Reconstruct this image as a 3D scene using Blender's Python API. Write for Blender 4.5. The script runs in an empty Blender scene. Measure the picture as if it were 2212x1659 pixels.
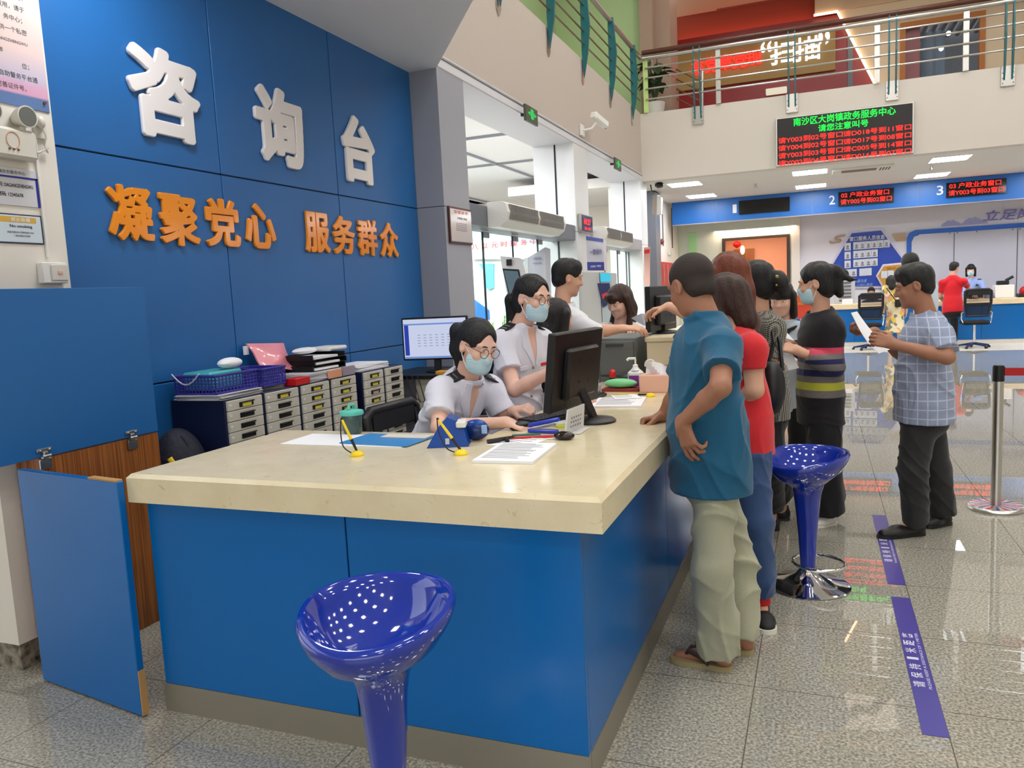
import bpy, math, random
import numpy as np
from mathutils import Vector, Matrix
R = math.radians
S = bpy.context.scene
COL = S.collection

# ---------------------------------------------------------------- camera
FPX, CAMH = 1688.0, 1.55
TH, PH, RO = R(-21.558), R(-6.586), R(-2.840)
FW = np.array([math.sin(TH)*math.cos(PH), math.cos(TH)*math.cos(PH), math.sin(PH)])
_rt = np.array([math.cos(TH), -math.sin(TH), 0.0]); _up = np.cross(_rt, FW)
RT = math.cos(RO)*_rt + math.sin(RO)*_up
UP = -math.sin(RO)*_rt + math.cos(RO)*_up
CP = np.array([0.0, 0.0, CAMH])
cam = bpy.data.cameras.new('camera'); camo = bpy.data.objects.new('camera', cam); COL.objects.link(camo)
cam.sensor_fit = 'HORIZONTAL'; cam.sensor_width = 36.0; cam.lens = FPX*36.0/2212.0
cam.clip_start = 0.05; cam.clip_end = 200
camo.matrix_world = Matrix(((RT[0], UP[0], -FW[0], 0), (RT[1], UP[1], -FW[1], 0), (RT[2], UP[2], -FW[2], CAMH), (0, 0, 0, 1)))
S.camera = camo
# ---------------------------------------------------------------- world, exposure, lights
S.view_settings.view_transform = 'Standard'; S.view_settings.look = 'None'
S.view_settings.gamma = 1.0; S.view_settings.use_curve_mapping = False
S.view_settings.exposure = -0.12
W = bpy.data.worlds.new('world'); S.world = W; W.use_nodes = True
bg = W.node_tree.nodes['Background']; bg.inputs[0].default_value = (0.93, 0.97, 1.0, 1); bg.inputs[1].default_value = 2.2

def area(name, loc, rot, sx, sy, power, col=(1, 1, 1)):
    l = bpy.data.lights.new(name, 'AREA'); l.shape = 'RECTANGLE'; l.size = sx; l.size_y = sy
    l.energy = power; l.color = col
    o = bpy.data.objects.new(name, l); COL.objects.link(o); o.location = loc; o.rotation_euler = rot
    return o
area('rear_fill_light', (1.5, -6.9, 3.2), (R(90), 0, 0), 9, 4, 230, (0.96, 0.98, 1.0))  # added fill behind the camera to brighten the counter front; no window there
area('entrance_hall_fill', (-6.5, 10.5, 3.8), (0, 0, 0), 4, 9, 1300, (0.97, 0.98, 1.0))  # fill added to brighten the hall and its ceiling, no fixture modelled
area('desk_canopy_light', (-2.75, 2.9, 3.53), (0, 0, 0), 0.35, 0.5, 26, (0.95, 0.97, 1.0))
area('upper_floor_light', (-0.5, 16.9, 7.5), (0, 0, 0), 5, 1.5, 24, (1.0, 0.86, 0.74))
area('upper_side_light', (-4.4, 10.5, 8.3), (0, 0, 0), 1.6, 8, 90, (0.95, 1.0, 0.9))
area('room_light', (-1.5, 21.6, 2.9), (0, 0, 0), 2, 1.6, 100, (1.0, 0.72, 0.55))

# ---------------------------------------------------------------- pixel rays and points (numbers read off the photograph)
def ray(x, y): return FW + RT*(x-1106.0)/FPX - UP*(y-829.5)/FPX
def pl(x, y, ax, v):
    d = ray(x, y); t = (v-CP[ax])/d[ax]; return CP+t*d
def pz(x, y, z=0.0): return pl(x, y, 2, z)
def px(x, y, v): return pl(x, y, 0, v)
def at(x, y, Y): return pl(x, y, 1, Y)

# ---------------------------------------------------------------- materials
def lin(c):
    c = c/255.0
    return c/12.92 if c <= 0.04045 else ((c+0.055)/1.055)**2.4
def rgb(r, g, b): return (lin(r), lin(g), lin(b), 1.0)
MATS = {}
def mat(name, col, rough=0.5, metal=0.0, spec=0.5, emit=None, estr=0.0, coat=0.0, noise=None, bump=None, alpha=1.0, trans=0.0, ior=1.45, sheen=0.0):
    """noise=(colour2, scale, stretch) mottles the base colour; bump=(scale, strength)"""
    if name in MATS: return MATS[name]
    m = bpy.data.materials.new(name); m.use_nodes = True; nt = m.node_tree
    b = nt.nodes['Principled BSDF']
    b.inputs['Base Color'].default_value = rgb(*col); b.inputs['Roughness'].default_value = rough
    b.inputs['Metallic'].default_value = metal; b.inputs['Specular IOR Level'].default_value = spec
    b.inputs['Coat Weight'].default_value = coat; b.inputs['Coat Roughness'].default_value = 0.05
    b.inputs['Alpha'].default_value = alpha; b.inputs['Transmission Weight'].default_value = trans; b.inputs['IOR'].default_value = ior
    b.inputs['Sheen Weight'].default_value = sheen
    if emit: b.inputs['Emission Color'].default_value = rgb(*emit); b.inputs['Emission Strength'].default_value = estr
    if noise or bump:
        tc = nt.nodes.new('ShaderNodeTexCoord')
    if noise:
        mp = nt.nodes.new('ShaderNodeMapping'); nt.links.new(tc.outputs['Object'], mp.inputs[0])
        mp.inputs['Scale'].default_value = noise[2] if len(noise) > 2 else (1, 1, 1)
        n = nt.nodes.new('ShaderNodeTexNoise'); n.inputs['Scale'].default_value = noise[1]; n.inputs['Detail'].default_value = 4
        nt.links.new(mp.outputs[0], n.inputs[0])
        cr = nt.nodes.new('ShaderNodeValToRGB'); cr.color_ramp.elements[0].position = 0.35; cr.color_ramp.elements[1].position = 0.65
        cr.color_ramp.elements[0].color = rgb(*col); cr.color_ramp.elements[1].color = rgb(*noise[0])
        nt.links.new(n.outputs[0], cr.inputs[0]); nt.links.new(cr.outputs[0], b.inputs['Base Color'])
    if bump:
        n2 = nt.nodes.new('ShaderNodeTexNoise'); n2.inputs['Scale'].default_value = bump[0]; n2.inputs['Detail'].default_value = 3
        mp2 = nt.nodes.new('ShaderNodeMapping'); nt.links.new(tc.outputs['Object'], mp2.inputs[0])
        if len(bump) > 2: mp2.inputs['Scale'].default_value = bump[2]
        nt.links.new(mp2.outputs[0], n2.inputs[0])
        bp = nt.nodes.new('ShaderNodeBump'); bp.inputs['Strength'].default_value = bump[1]; bp.inputs['Distance'].default_value = 0.02
        nt.links.new(n2.outputs[0], bp.inputs['Height']); nt.links.new(bp.outputs[0], b.inputs['Normal'])
    MATS[name] = m
    return m
def emis(name, col, s): return mat(name, (0, 0, 0), 0.6, emit=col, estr=s)

# ---------------------------------------------------------------- mesh builder
class MB:
    def __init__(s): s.v = []; s.f = []; s.mi = []; s.m = 0
    def add(s, vs, fs):
        b = len(s.v); s.v += [tuple(map(float, v)) for v in vs]; s.f += [tuple(b+i for i in f) for f in fs]; s.mi += [s.m]*len(fs)
        return s
    def box(s, lo, hi, bev=0.0, rot=None, piv=None):
        lo = np.minimum(lo, hi).astype(float) if False else np.array(lo, float); hi = np.array(hi, float)
        lo, hi = np.minimum(lo, hi), np.maximum(lo, hi)
        c = (lo+hi)/2; h = (hi-lo)/2; b = min(bev, h.min()*0.95)
        if b <= 0:
            vs = [c+h*np.array([x, y, z]) for x in (-1, 1) for y in (-1, 1) for z in (-1, 1)]
            fs = [(0, 1, 3, 2), (4, 6, 7, 5), (0, 4, 5, 1), (2, 3, 7, 6), (0, 2, 6, 4), (1, 5, 7, 3)]
        else:
            vs = []; idx = {}
            for x in (-1, 1):
                for y in (-1, 1):
                    for z in (-1, 1):
                        for ax in range(3):
                            q = h-b; q[ax] = h[ax]
                            idx[(x, y, z, ax)] = len(vs); vs.append(c+q*np.array([x, y, z]))
            fs = []
            def I(sg, ax): return idx[(sg[0], sg[1], sg[2], ax)]
            for ax in range(3):
                o = [a for a in range(3) if a != ax]
                for sgn in (-1, 1):
                    loop = []
                    for a_, b_ in ((-1, -1), (1, -1), (1, 1), (-1, 1)):
                        sg = [0, 0, 0]; sg[ax] = sgn; sg[o[0]] = a_; sg[o[1]] = b_; loop.append(I(sg, ax))
                    fs.append(tuple(loop))
            for ax in range(3):
                o = [a for a in range(3) if a != ax]
                for a_ in (-1, 1):
                    for b_ in (-1, 1):
                        s1 = [0, 0, 0]; s1[o[0]] = a_; s1[o[1]] = b_; s1[ax] = -1; s2 = list(s1); s2[ax] = 1
                        fs.append((I(s1, o[0]), I(s2, o[0]), I(s2, o[1]), I(s1, o[1])))
            for x in (-1, 1):
                for y in (-1, 1):
                    for z in (-1, 1):
                        fs.append((I((x, y, z), 0), I((x, y, z), 1), I((x, y, z), 2)))
        vs = np.array(vs)
        if rot is not None:
            p = c if piv is None else np.array(piv, float); vs = (vs-p) @ np.array(rot).T + p
        return s.add(vs, fs)
    def obox(s, c, ax, h, bev=0.0):
        """oriented box: centre, 3 unit axes (rows), half sizes"""
        t = MB(); t.box(-np.array(h, float), np.array(h, float), bev)
        v = np.array(t.v) @ np.array(ax, float) + np.array(c, float)
        return s.add(v, t.f)
    def prism(s, poly, d, cap=True):
        """poly: list of 3D points, extruded by vector d"""
        n = len(poly); p = np.array(poly, float); d = np.array(d, float)
        fs = [(i, (i+1) % n, n+(i+1) % n, n+i) for i in range(n)]
        if cap: fs += [tuple(range(n-1, -1, -1)), tuple(range(n, 2*n))]
        return s.add(list(p)+list(p+d), fs)
    def quad(s, *p): return s.add(p, [tuple(range(len(p)))])
    def tube(s, pts, r, n=10, closed=False, cap=True):
        P = [np.array(p, float) for p in pts]; m = len(P)
        rs = r if hasattr(r, '__len__') else [r]*m
        T = []
        for i in range(m):
            a = P[i-1] if (i > 0 or closed) else P[i]; b = P[(i+1) % m] if (i < m-1 or closed) else P[i]
            t = b-a; T.append(t/(np.linalg.norm(t)+1e-12))
        ref = np.array([0, 0, 1.0]) if abs(T[0][2]) < 0.9 else np.array([1.0, 0, 0])
        u = np.cross(T[0], ref); u /= np.linalg.norm(u); vs = []
        for i in range(m):
            u = u-T[i]*(u@T[i]); u /= (np.linalg.norm(u)+1e-12); w = np.cross(T[i], u)
            for k in range(n):
                a = 2*math.pi*k/n; vs.append(P[i]+rs[i]*(math.cos(a)*u+math.sin(a)*w))
        fs = []
        for i in range(m if closed else m-1):
            j = (i+1) % m
            for k in range(n): fs.append((i*n+k, i*n+(k+1) % n, j*n+(k+1) % n, j*n+k))
        if cap and not closed: fs += [tuple(range(n-1, -1, -1)), tuple((m-1)*n+k for k in range(n))]
        return s.add(vs, fs)
    def cyl(s, a, b, r, r2=None, n=20): return s.tube([a, b], [r, r if r2 is None else r2], n)
    def lathe(s, c, prof, n=32, axis=None):
        """prof: (radius, height) from bottom to top round a vertical axis at c"""
        c = np.array(c, float); vs = []; fs = []
        for (r, h) in prof:
            for k in range(n):
                a = 2*math.pi*k/n; vs.append(c+np.array([r*math.cos(a), r*math.sin(a), h]))
        m = len(prof)
        for i in range(m-1):
            for k in range(n): fs.append((i*n+k, i*n+(k+1) % n, (i+1)*n+(k+1) % n, (i+1)*n+k))
        if prof[0][0] > 1e-5: fs.append(tuple(range(n-1, -1, -1)))
        if prof[-1][0] > 1e-5: fs.append(tuple((m-1)*n+k for k in range(n)))
        return s.add(vs, fs)
    def ball(s, c, r, n=16, m=10, ax=None):
        r = np.array([r, r, r] if not hasattr(r, '__len__') else r, float); c = np.array(c, float); vs = []; fs = []
        A = np.eye(3) if ax is None else np.array(ax, float)
        for i in range(m+1):
            t = math.pi*i/m
            for k in range(n):
                a = 2*math.pi*k/n
                vs.append(c+(r*np.array([math.sin(t)*math.cos(a), math.sin(t)*math.sin(a), math.cos(t)])) @ A)
        for i in range(m):
            for k in range(n): fs.append((i*n+k, (i+1)*n+k, (i+1)*n+(k+1) % n, i*n+(k+1) % n))
        return s.add(vs, fs)
    def grid(s, fn, nu, nv):
        vs = [fn(i/(nu-1), j/(nv-1)) for i in range(nu) for j in range(nv)]
        fs = [(i*nv+j, (i+1)*nv+j, (i+1)*nv+j+1, i*nv+j+1) for i in range(nu-1) for j in range(nv-1)]
        return s.add(vs, fs)
    def build(s, name, m, parent=None, smooth=True, ang=38):
        off = worldloc(parent)
        me = bpy.data.meshes.new(name)
        me.from_pydata([(v[0]-off[0], v[1]-off[1], v[2]-off[2]) for v in s.v], [], s.f); me.update()
        ms = m if isinstance(m, (list, tuple)) else [m]
        for q in ms: me.materials.append(q)
        if len(ms) > 1: me.polygons.foreach_set('material_index', s.mi)
        if smooth:
            me.polygons.foreach_set('use_smooth', [True]*len(me.polygons))
            me.set_sharp_from_angle(angle=R(ang))
        o = bpy.data.objects.new(name, me); COL.objects.link(o)
        if parent: o.parent = parent
        return o
def worldloc(o):
    p = np.zeros(3)
    while o is not None: p = p+np.array(o.location); o = o.parent
    return p
def tag(o, label=None, cat=None, group=None, kind=None):
    if label: o['label'] = label
    if cat: o['category'] = cat
    if group: o['group'] = group
    if kind: o['kind'] = kind
    return o
def empty(name, loc, label, cat, group=None):
    o = bpy.data.objects.new(name, None); COL.objects.link(o); o.location = [float(q) for q in loc]; o.empty_display_size = 0.05
    return tag(o, label, cat, group)
def struct(name, mb, m, label=None, smooth=False, parent=None):
    o = mb.build(name, m, parent, smooth)
    if parent is None: o['kind'] = 'structure'
    if label: o['label'] = label
    return o
def copy_tree(o, dloc=(0, 0, 0), parent=None):
    c = o.copy(); COL.objects.link(c)
    if parent is not None:
        c.parent = parent
    else:
        c.location = [c.location[i]+dloc[i] for i in range(3)]
    for ch in list(o.children): copy_tree(ch, (0, 0, 0), c)
    return c
def rotz(a): c, s_ = math.cos(a), math.sin(a); return np.array([[c, -s_, 0], [s_, c, 0], [0, 0, 1.0]])
def rotax(axis, a):
    return np.array(Matrix.Rotation(a, 3, Vector([float(q) for q in axis])))

# text -> mesh.  right / up are world unit vectors, fit=(w,h) makes the glyphs' box that size, centred at loc
def text(name, body, m, loc, right, up, fit=None, size=None, extrude=0.001, bold=0.0, parent=None, align='C', shear=0.0, flip=False):
    cu = bpy.data.curves.new('t', 'FONT'); cu.body = body; cu.extrude = 0.5; cu.offset = min(bold, 0.01); cu.shear = shear; cu.resolution_u = 4
    o = bpy.data.objects.new('t', cu); COL.objects.link(o)
    dg = bpy.context.evaluated_depsgraph_get(); dg.update()
    me = bpy.data.meshes.new_from_object(o.evaluated_get(dg)); bpy.data.objects.remove(o); bpy.data.curves.remove(cu)
    n = len(me.vertices); co = np.zeros(n*3); me.vertices.foreach_get('co', co); co = co.reshape(-1, 3)
    lo = co.min(0); hi = co.max(0); c = (lo+hi)/2
    if fit:
        sx = fit[0]/max(hi[0]-lo[0], 1e-6); sy = fit[1]/max(hi[1]-lo[1], 1e-6)
    else:
        sx = sy = size
    right = np.array(right, float); up = np.array(up, float); nn = np.cross(right, up)
    if align == 'L': c[0] = lo[0]
    q = co-c
    if flip: q[:, 0] *= -1
    off = worldloc(parent)
    w = np.array(loc, float)+np.outer(q[:, 0]*sx, right)+np.outer(q[:, 1]*sy, up)+np.outer((q[:, 2]+0.5)*extrude, nn)-off
    me.vertices.foreach_set('co', w.ravel()); 
    if flip: me.flip_normals()
    me.update(); me.name = name; me.materials.clear(); me.materials.append(m)
    ob = bpy.data.objects.new(name, me); COL.objects.link(ob)
    if parent: ob.parent = parent
    return ob
XA, YA, ZA = np.eye(3)
# ================================================================ materials
M_white = mat('white_plaster', (226, 220, 210), 0.75)
M_mezz = mat('warm_white_paint', (204, 196, 188), 0.7)
M_side = mat('beige_paint', (184, 173, 164), 0.7)
M_ceil = mat('ceiling_white', (214, 212, 208), 0.8)
M_canopy = mat('canopy_grey', (228, 229, 232), 0.8)
M_blue = mat('blue_panel', (28, 98, 164), 0.38, spec=0.6)
M_blued = mat('blue_counter_laminate', (4, 98, 172), 0.24, spec=0.4)
M_fascia = mat('blue_fascia_paint', (20, 98, 178), 0.35)
M_joint = mat('dark_joint', (12, 22, 42), 0.6)
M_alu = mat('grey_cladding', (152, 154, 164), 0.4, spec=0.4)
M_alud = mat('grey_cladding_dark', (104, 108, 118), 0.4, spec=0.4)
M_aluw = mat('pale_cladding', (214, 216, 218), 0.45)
M_steel = mat('stainless', (190, 188, 184), 0.28, 1.0)
M_brush = mat('brushed_steel', (150, 145, 132), 0.45, 0.55, bump=(60, 0.05, (1, 1, 12)))
M_chrome = mat('chrome', (225, 225, 228), 0.06, 1.0)
M_black = mat('black_plastic', (18, 18, 20), 0.42)
M_blacks = mat('black_screen', (8, 8, 10), 0.12)
M_wood = mat('wood_laminate', (168, 104, 50), 0.4, noise=((118, 64, 26), 4.0, (30, 30, 0.5)))
M_woodraw = mat('raw_wood_edge', (176, 136, 84), 0.7)
M_whitep = mat('white_plastic', (228, 226, 222), 0.4)
M_offw = mat('ivory_plastic', (214, 210, 200), 0.45)
M_paper = mat('white_paper', (232, 232, 236), 0.7)
M_paper2 = mat('grey_paper', (200, 200, 204), 0.7)
M_ink = mat('printed_ink', (92, 92, 98), 0.7)
M_black_ink = mat('black_ink', (28, 28, 34), 0.6)
M_red = mat('red_plastic', (196, 26, 30), 0.35)
M_yellow = mat('yellow_plastic', (238, 204, 20), 0.35)
M_navy = mat('navy_steel', (22, 30, 66), 0.45)
M_drawer = mat('drawer_grey', (196, 192, 180), 0.5)
M_redled = emis('red_led', (255, 34, 26), 3.4)
M_greenled = emis('green_led', (12, 255, 66), 2.8)
M_light = emis('lamp_panel', (255, 252, 247), 56.0)
def stone(name, c1, c2, c3, rough):
    m = bpy.data.materials.new(name); m.use_nodes = True; nt = m.node_tree; b = nt.nodes['Principled BSDF']
    tc = nt.nodes.new('ShaderNodeTexCoord')
    n = nt.nodes.new('ShaderNodeTexNoise'); n.inputs['Scale'].default_value = 7; n.inputs['Detail'].default_value = 8; n.inputs['Roughness'].default_value = 0.65
    nt.links.new(tc.outputs['Object'], n.inputs[0])
    cr = nt.nodes.new('ShaderNodeValToRGB'); e = cr.color_ramp.elements; e[0].position = 0.3; e[1].position = 0.75
    e[0].color = rgb(*c1); e[1].color = rgb(*c2); nt.links.new(n.outputs[0], cr.inputs[0])
    v = nt.nodes.new('ShaderNodeTexNoise'); v.inputs['Scale'].default_value = 26; v.inputs['Detail'].default_value = 3; v.inputs['Distortion'].default_value = 1.2
    nt.links.new(tc.outputs['Object'], v.inputs[0])
    r2 = nt.nodes.new('ShaderNodeValToRGB'); r2.color_ramp.elements[0].position = 0.66; r2.color_ramp.elements[1].position = 0.74
    nt.links.new(v.outputs[0], r2.inputs[0])
    mx = nt.nodes.new('ShaderNodeMix'); mx.data_type = 'RGBA'; nt.links.new(r2.outputs[0], mx.inputs[0]); nt.links.new(cr.outputs[0], mx.inputs[6])
    mx.inputs[7].default_value = rgb(*c3); nt.links.new(mx.outputs[2], b.inputs['Base Color'])
    b.inputs['Roughness'].default_value = rough
    return m
M_slab = stone('cream_marble', (214, 200, 166), (226, 214, 182), (200, 184, 146), 0.16)
M_beige = stone('beige_laminate', (206, 192, 160), (214, 200, 168), (198, 184, 152), 0.4)

def floor_mat():
    m = bpy.data.materials.new('polished_granite_tiles'); m.use_nodes = True; nt = m.node_tree; b = nt.nodes['Principled BSDF']
    L = nt.links.new; N = nt.nodes.new
    tc = N('ShaderNodeTexCoord')
    n1 = N('ShaderNodeTexNoise'); n1.inputs['Scale'].default_value = 95; n1.inputs['Detail'].default_value = 3; L(tc.outputs['Object'], n1.inputs[0])
    cr = N('ShaderNodeValToRGB'); cr.color_ramp.elements[0].position = 0.36; cr.color_ramp.elements[1].position = 0.66
    cr.color_ramp.elements[0].color = rgb(120, 117, 107); cr.color_ramp.elements[1].color = rgb(186, 182, 170)
    L(n1.outputs[0], cr.inputs[0])
    n2 = N('ShaderNodeTexNoise'); n2.inputs['Scale'].default_value = 210; L(tc.outputs['Object'], n2.inputs[0])
    r2 = N('ShaderNodeValToRGB'); r2.color_ramp.elements[0].position = 0.62; r2.color_ramp.elements[1].position = 0.7; L(n2.outputs[0], r2.inputs[0])
    mx = N('ShaderNodeMix'); mx.data_type = 'RGBA'; L(r2.outputs[0], mx.inputs[0]); L(cr.outputs[0], mx.inputs[6]); mx.inputs[7].default_value = rgb(92, 88, 82)
    sep = N('ShaderNodeSeparateXYZ'); L(tc.outputs['Object'], sep.inputs[0])
    def joint(out, off, per):
        a = N('ShaderNodeMath'); a.operation = 'SUBTRACT'; L(out, a.inputs[0]); a.inputs[1].default_value = off-per/2
        w = N('ShaderNodeMath'); w.operation = 'PINGPONG'; L(a.outputs[0], w.inputs[0]); w.inputs[1].default_value = per/2
        g = N('ShaderNodeMath'); g.operation = 'GREATER_THAN'; L(w.outputs[0], g.inputs[0]); g.inputs[1].default_value = per/2-0.0022
        return g
    gx = joint(sep.outputs[0], 0.405, 0.64); gy = joint(sep.outputs[1], 2.978, 0.618)
    mm = N('ShaderNodeMath'); mm.operation = 'MAXIMUM'; L(gx.outputs[0], mm.inputs[0]); L(gy.outputs[0], mm.inputs[1])
    m2 = N('ShaderNodeMix'); m2.data_type = 'RGBA'; L(mm.outputs[0], m2.inputs[0]); L(mx.outputs[2], m2.inputs[6]); m2.inputs[7].default_value = rgb(92, 88, 80)
    L(m2.outputs[2], b.inputs['Base Color'])
    b.inputs['Roughness'].default_value = 0.004; b.inputs['Specular IOR Level'].default_value = 0.6; b.inputs['IOR'].default_value = 1.62
    return m
M_floor = floor_mat()

# ================================================================ the setting
YB = 21.2                                   # back wall of the service zone
struct('floor', MB().box((-14, -7, -0.1), (12, 26, 0)), M_floor, 'speckled polished granite floor tiles')
struct('trim_1', MB().box((-3.0, 17.5, 0.0), (12, 19.0, 0.006)), mat('cream_border', (212, 204, 190), 0.35), 'cream floor border along the far service counter')
# left: white pillar with the signs, then the blue wall
struct('wall_left', MB().box((-4.2, 2.25, 0.12), (-3.28, 2.71, 4.2)), M_white, 'white pillar with signs at the left edge')
struct('baseboard_left', MB().box((-4.19, 2.258, 0), (-3.287, 2.705, 0.12)), mat('worn_stone_skirting', (150, 142, 126), 0.8, noise=((40, 36, 32), 22)), 'stained stone skirting under the white pillar')
w = MB(); w.m = 1; w.box((-3.6, 2.71, 0), (-3.412, 6.48, 3.58)); w.m = 0
ys = [2.71, 3.94, 5.21, 6.48]; zs = [0.0, 1.152, 2.362, 3.58]
for i in range(3):
    for j in range(3): w.box((-3.43, ys[i]+0.004, zs[j]+0.004), (-3.402, ys[i+1]-0.004, zs[j+1]-0.004), 0.003)
struct('wall_blue', w, [M_blue, M_joint], 'blue panelled wall behind the enquiry desk')
def pillar(name, y0, y1, x0, label, split=None, mt=None):
    p = MB(); zj = 2.365
    p.box((x0, y0, 0), (-3.13, y1, zj-0.003)); p.box((x0, y0, zj+0.003), (-3.13, y1, 3.575)); p.m = 1
    p.box((x0+.01, y0+.01, zj-.01), (-3.14, y1-.01, zj+.01))
    if split: p.m = 1; p.box((split-0.012, y0-0.003, 0), (split+0.012, y0+0.01, 3.57))
    return struct(name, p, [mt or M_alu, M_joint], label)
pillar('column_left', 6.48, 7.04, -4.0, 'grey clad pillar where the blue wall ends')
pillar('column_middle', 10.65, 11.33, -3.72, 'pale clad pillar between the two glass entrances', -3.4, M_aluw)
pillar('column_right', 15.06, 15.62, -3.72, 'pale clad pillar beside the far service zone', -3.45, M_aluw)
struct('wall_side', MB().box((-3.72, 5.6, 3.69), (-3.13, 15.25, 4.83)).box((-3.72, 5.6, 4.83), (-3.6, 15.25, 4.84)), M_side, 'beige upper wall above the glass entrances')
struct('trim_2', MB().box((-3.72, 6.3, 3.572), (-3.122, 15.22, 3.66), 0.01).box((-3.2, 6.3, 3.668), (-3.11, 15.22, 3.69), 0.008), mat('lintel_hall_lit', (206, 206, 212), 0.5), 'grey lintel band over the glass entrances')  # pale colour stands in for hall light on the underside
struct('ceiling_canopy', MB().prism([(-3.6, -5, 3.56), (-1.2, -5, 3.56), (-1.2, 3.8, 3.56), (-2.414, 5.487, 3.56), (-3.128, 6.478, 3.56), (-3.6, 6.478, 3.56)], (0, 0, 0.12)), M_canopy, 'grey soffit over the enquiry desk')
cf = MB()
for a_, b_ in (((-1.2, -5), (-1.2, 3.8)), ((-1.2, 3.8), (-3.128, 6.478))):
    d = np.array([b_[0]-a_[0], b_[1]-a_[1], 0.0]); nrm = np.array([d[1], -d[0], 0])/np.linalg.norm(d)*-0.06
    cf.prism([(a_[0], a_[1], 3.68), (b_[0], b_[1], 3.68), (b_[0]+nrm[0], b_[1]+nrm[1], 3.68), (a_[0]+nrm[0], a_[1]+nrm[1], 3.68)], (0, 0, 1.15))
struct('wall_canopy', cf, M_mezz, 'white upstand above the desk soffit')
# mezzanine
struct('wall_mezzanine', MB().box((-3.13, 15.22, 3.56), (12, 15.5, 4.81)), M_mezz, 'white mezzanine front under the railing')
struct('ceiling_service', MB().box((-6, 15.5, 3.56), (12, YB+0.6, 3.75)), M_ceil, 'white ceiling of the far service zone')
struct('floor_upper', MB().box((-8, 15.5, 4.7), (12, 21, 4.8)), mat('upper_tiles', (170, 160, 150), 0.3), 'tiled floor of the upper gallery')
struct('floor_gallery', MB().box((-8, 5.6, 4.7), (-3.72, 15.5, 4.8)), mat('upper_tiles', (170, 160, 150), 0.3), 'floor of the side gallery')
# atrium shell
struct('ceiling', MB().box((-8, -7, 8.6), (12, 19.4, 8.8)), M_ceil, 'high white atrium ceiling')
struct('wall_right', MB().box((12, -7, 0), (12.3, 24, 8.8)), M_white, 'white wall on the far right of the hall')
struct('wall_behind', MB().box((-14, -7.3, 0), (12.3, -7, 8.8)), M_white, 'white wall behind the photographer')
struct('wall_gallery', MB().box((-5.3, 5.0, 4.8), (-5.1, 16.6, 8.6)).box((-5.1, 16.4, 4.8), (at(1386, 60, 16.4)[0], 16.6, 8.6)), mat('green_tinted_wall', (168, 190, 140), 0.4), 'pale green wall of the side gallery')
gp = MB()
for y in (9.9, 12.4): gp.box((-5.1, y, 4.8), (-4.9, y+0.45, 8.6))
struct('trim_3', gp, mat('pink_grey_paint', (176, 158, 146), 0.6), 'pinkish grey posts of the side gallery')
struct('wall_left_rear', MB().box((-14, 2.71, 0), (-4.2, 2.9, 3.9)).box((-14, -7, 3.9), (-8, 26, 4.1)), M_white)
# recessed panel lamps in the atrium ceiling
for i, x in enumerate((-1.2, 1.4, 4.0, 6.6)):
    for j, y in enumerate((-3.0, 0.3, 3.6, 6.9, 10.2, 13.5)):
        l = MB(); l.m = 1; l.box((x-0.32, y-0.32, 8.575), (x+0.32, y+0.32, 8.6)); l.m = 0; l.box((x-0.29, y-0.29, 8.565), (x+0.29, y+0.29, 8.58))
        tag(l.build('ceiling_lamp', [M_light, M_whitep]), 'square recessed lamp in the high atrium ceiling', 'lamp', 'square lamps of the high atrium ceiling')
# entrance hall beyond the glass
struct('ceiling_hall', MB().box((-14, 2.9, 3.9), (-3.72, 20, 4.0)), mat('hall_ceiling', (232, 232, 232), 0.7))
hc = MB()
for y in (6.2, 8.6, 11.0, 13.4): hc.box((-14, y, 3.86), (-3.8, y+0.03, 3.9))
for x in (-5.4, -7.8): hc.box((x, 2.9, 3.86), (x+0.03, 20, 3.9))
struct('trim_4', hc, M_alu)
struct('wall_hall_far', MB().box((-14, 19.0, 0), (-3.72, 19.3, 3.9)), M_white)
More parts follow.
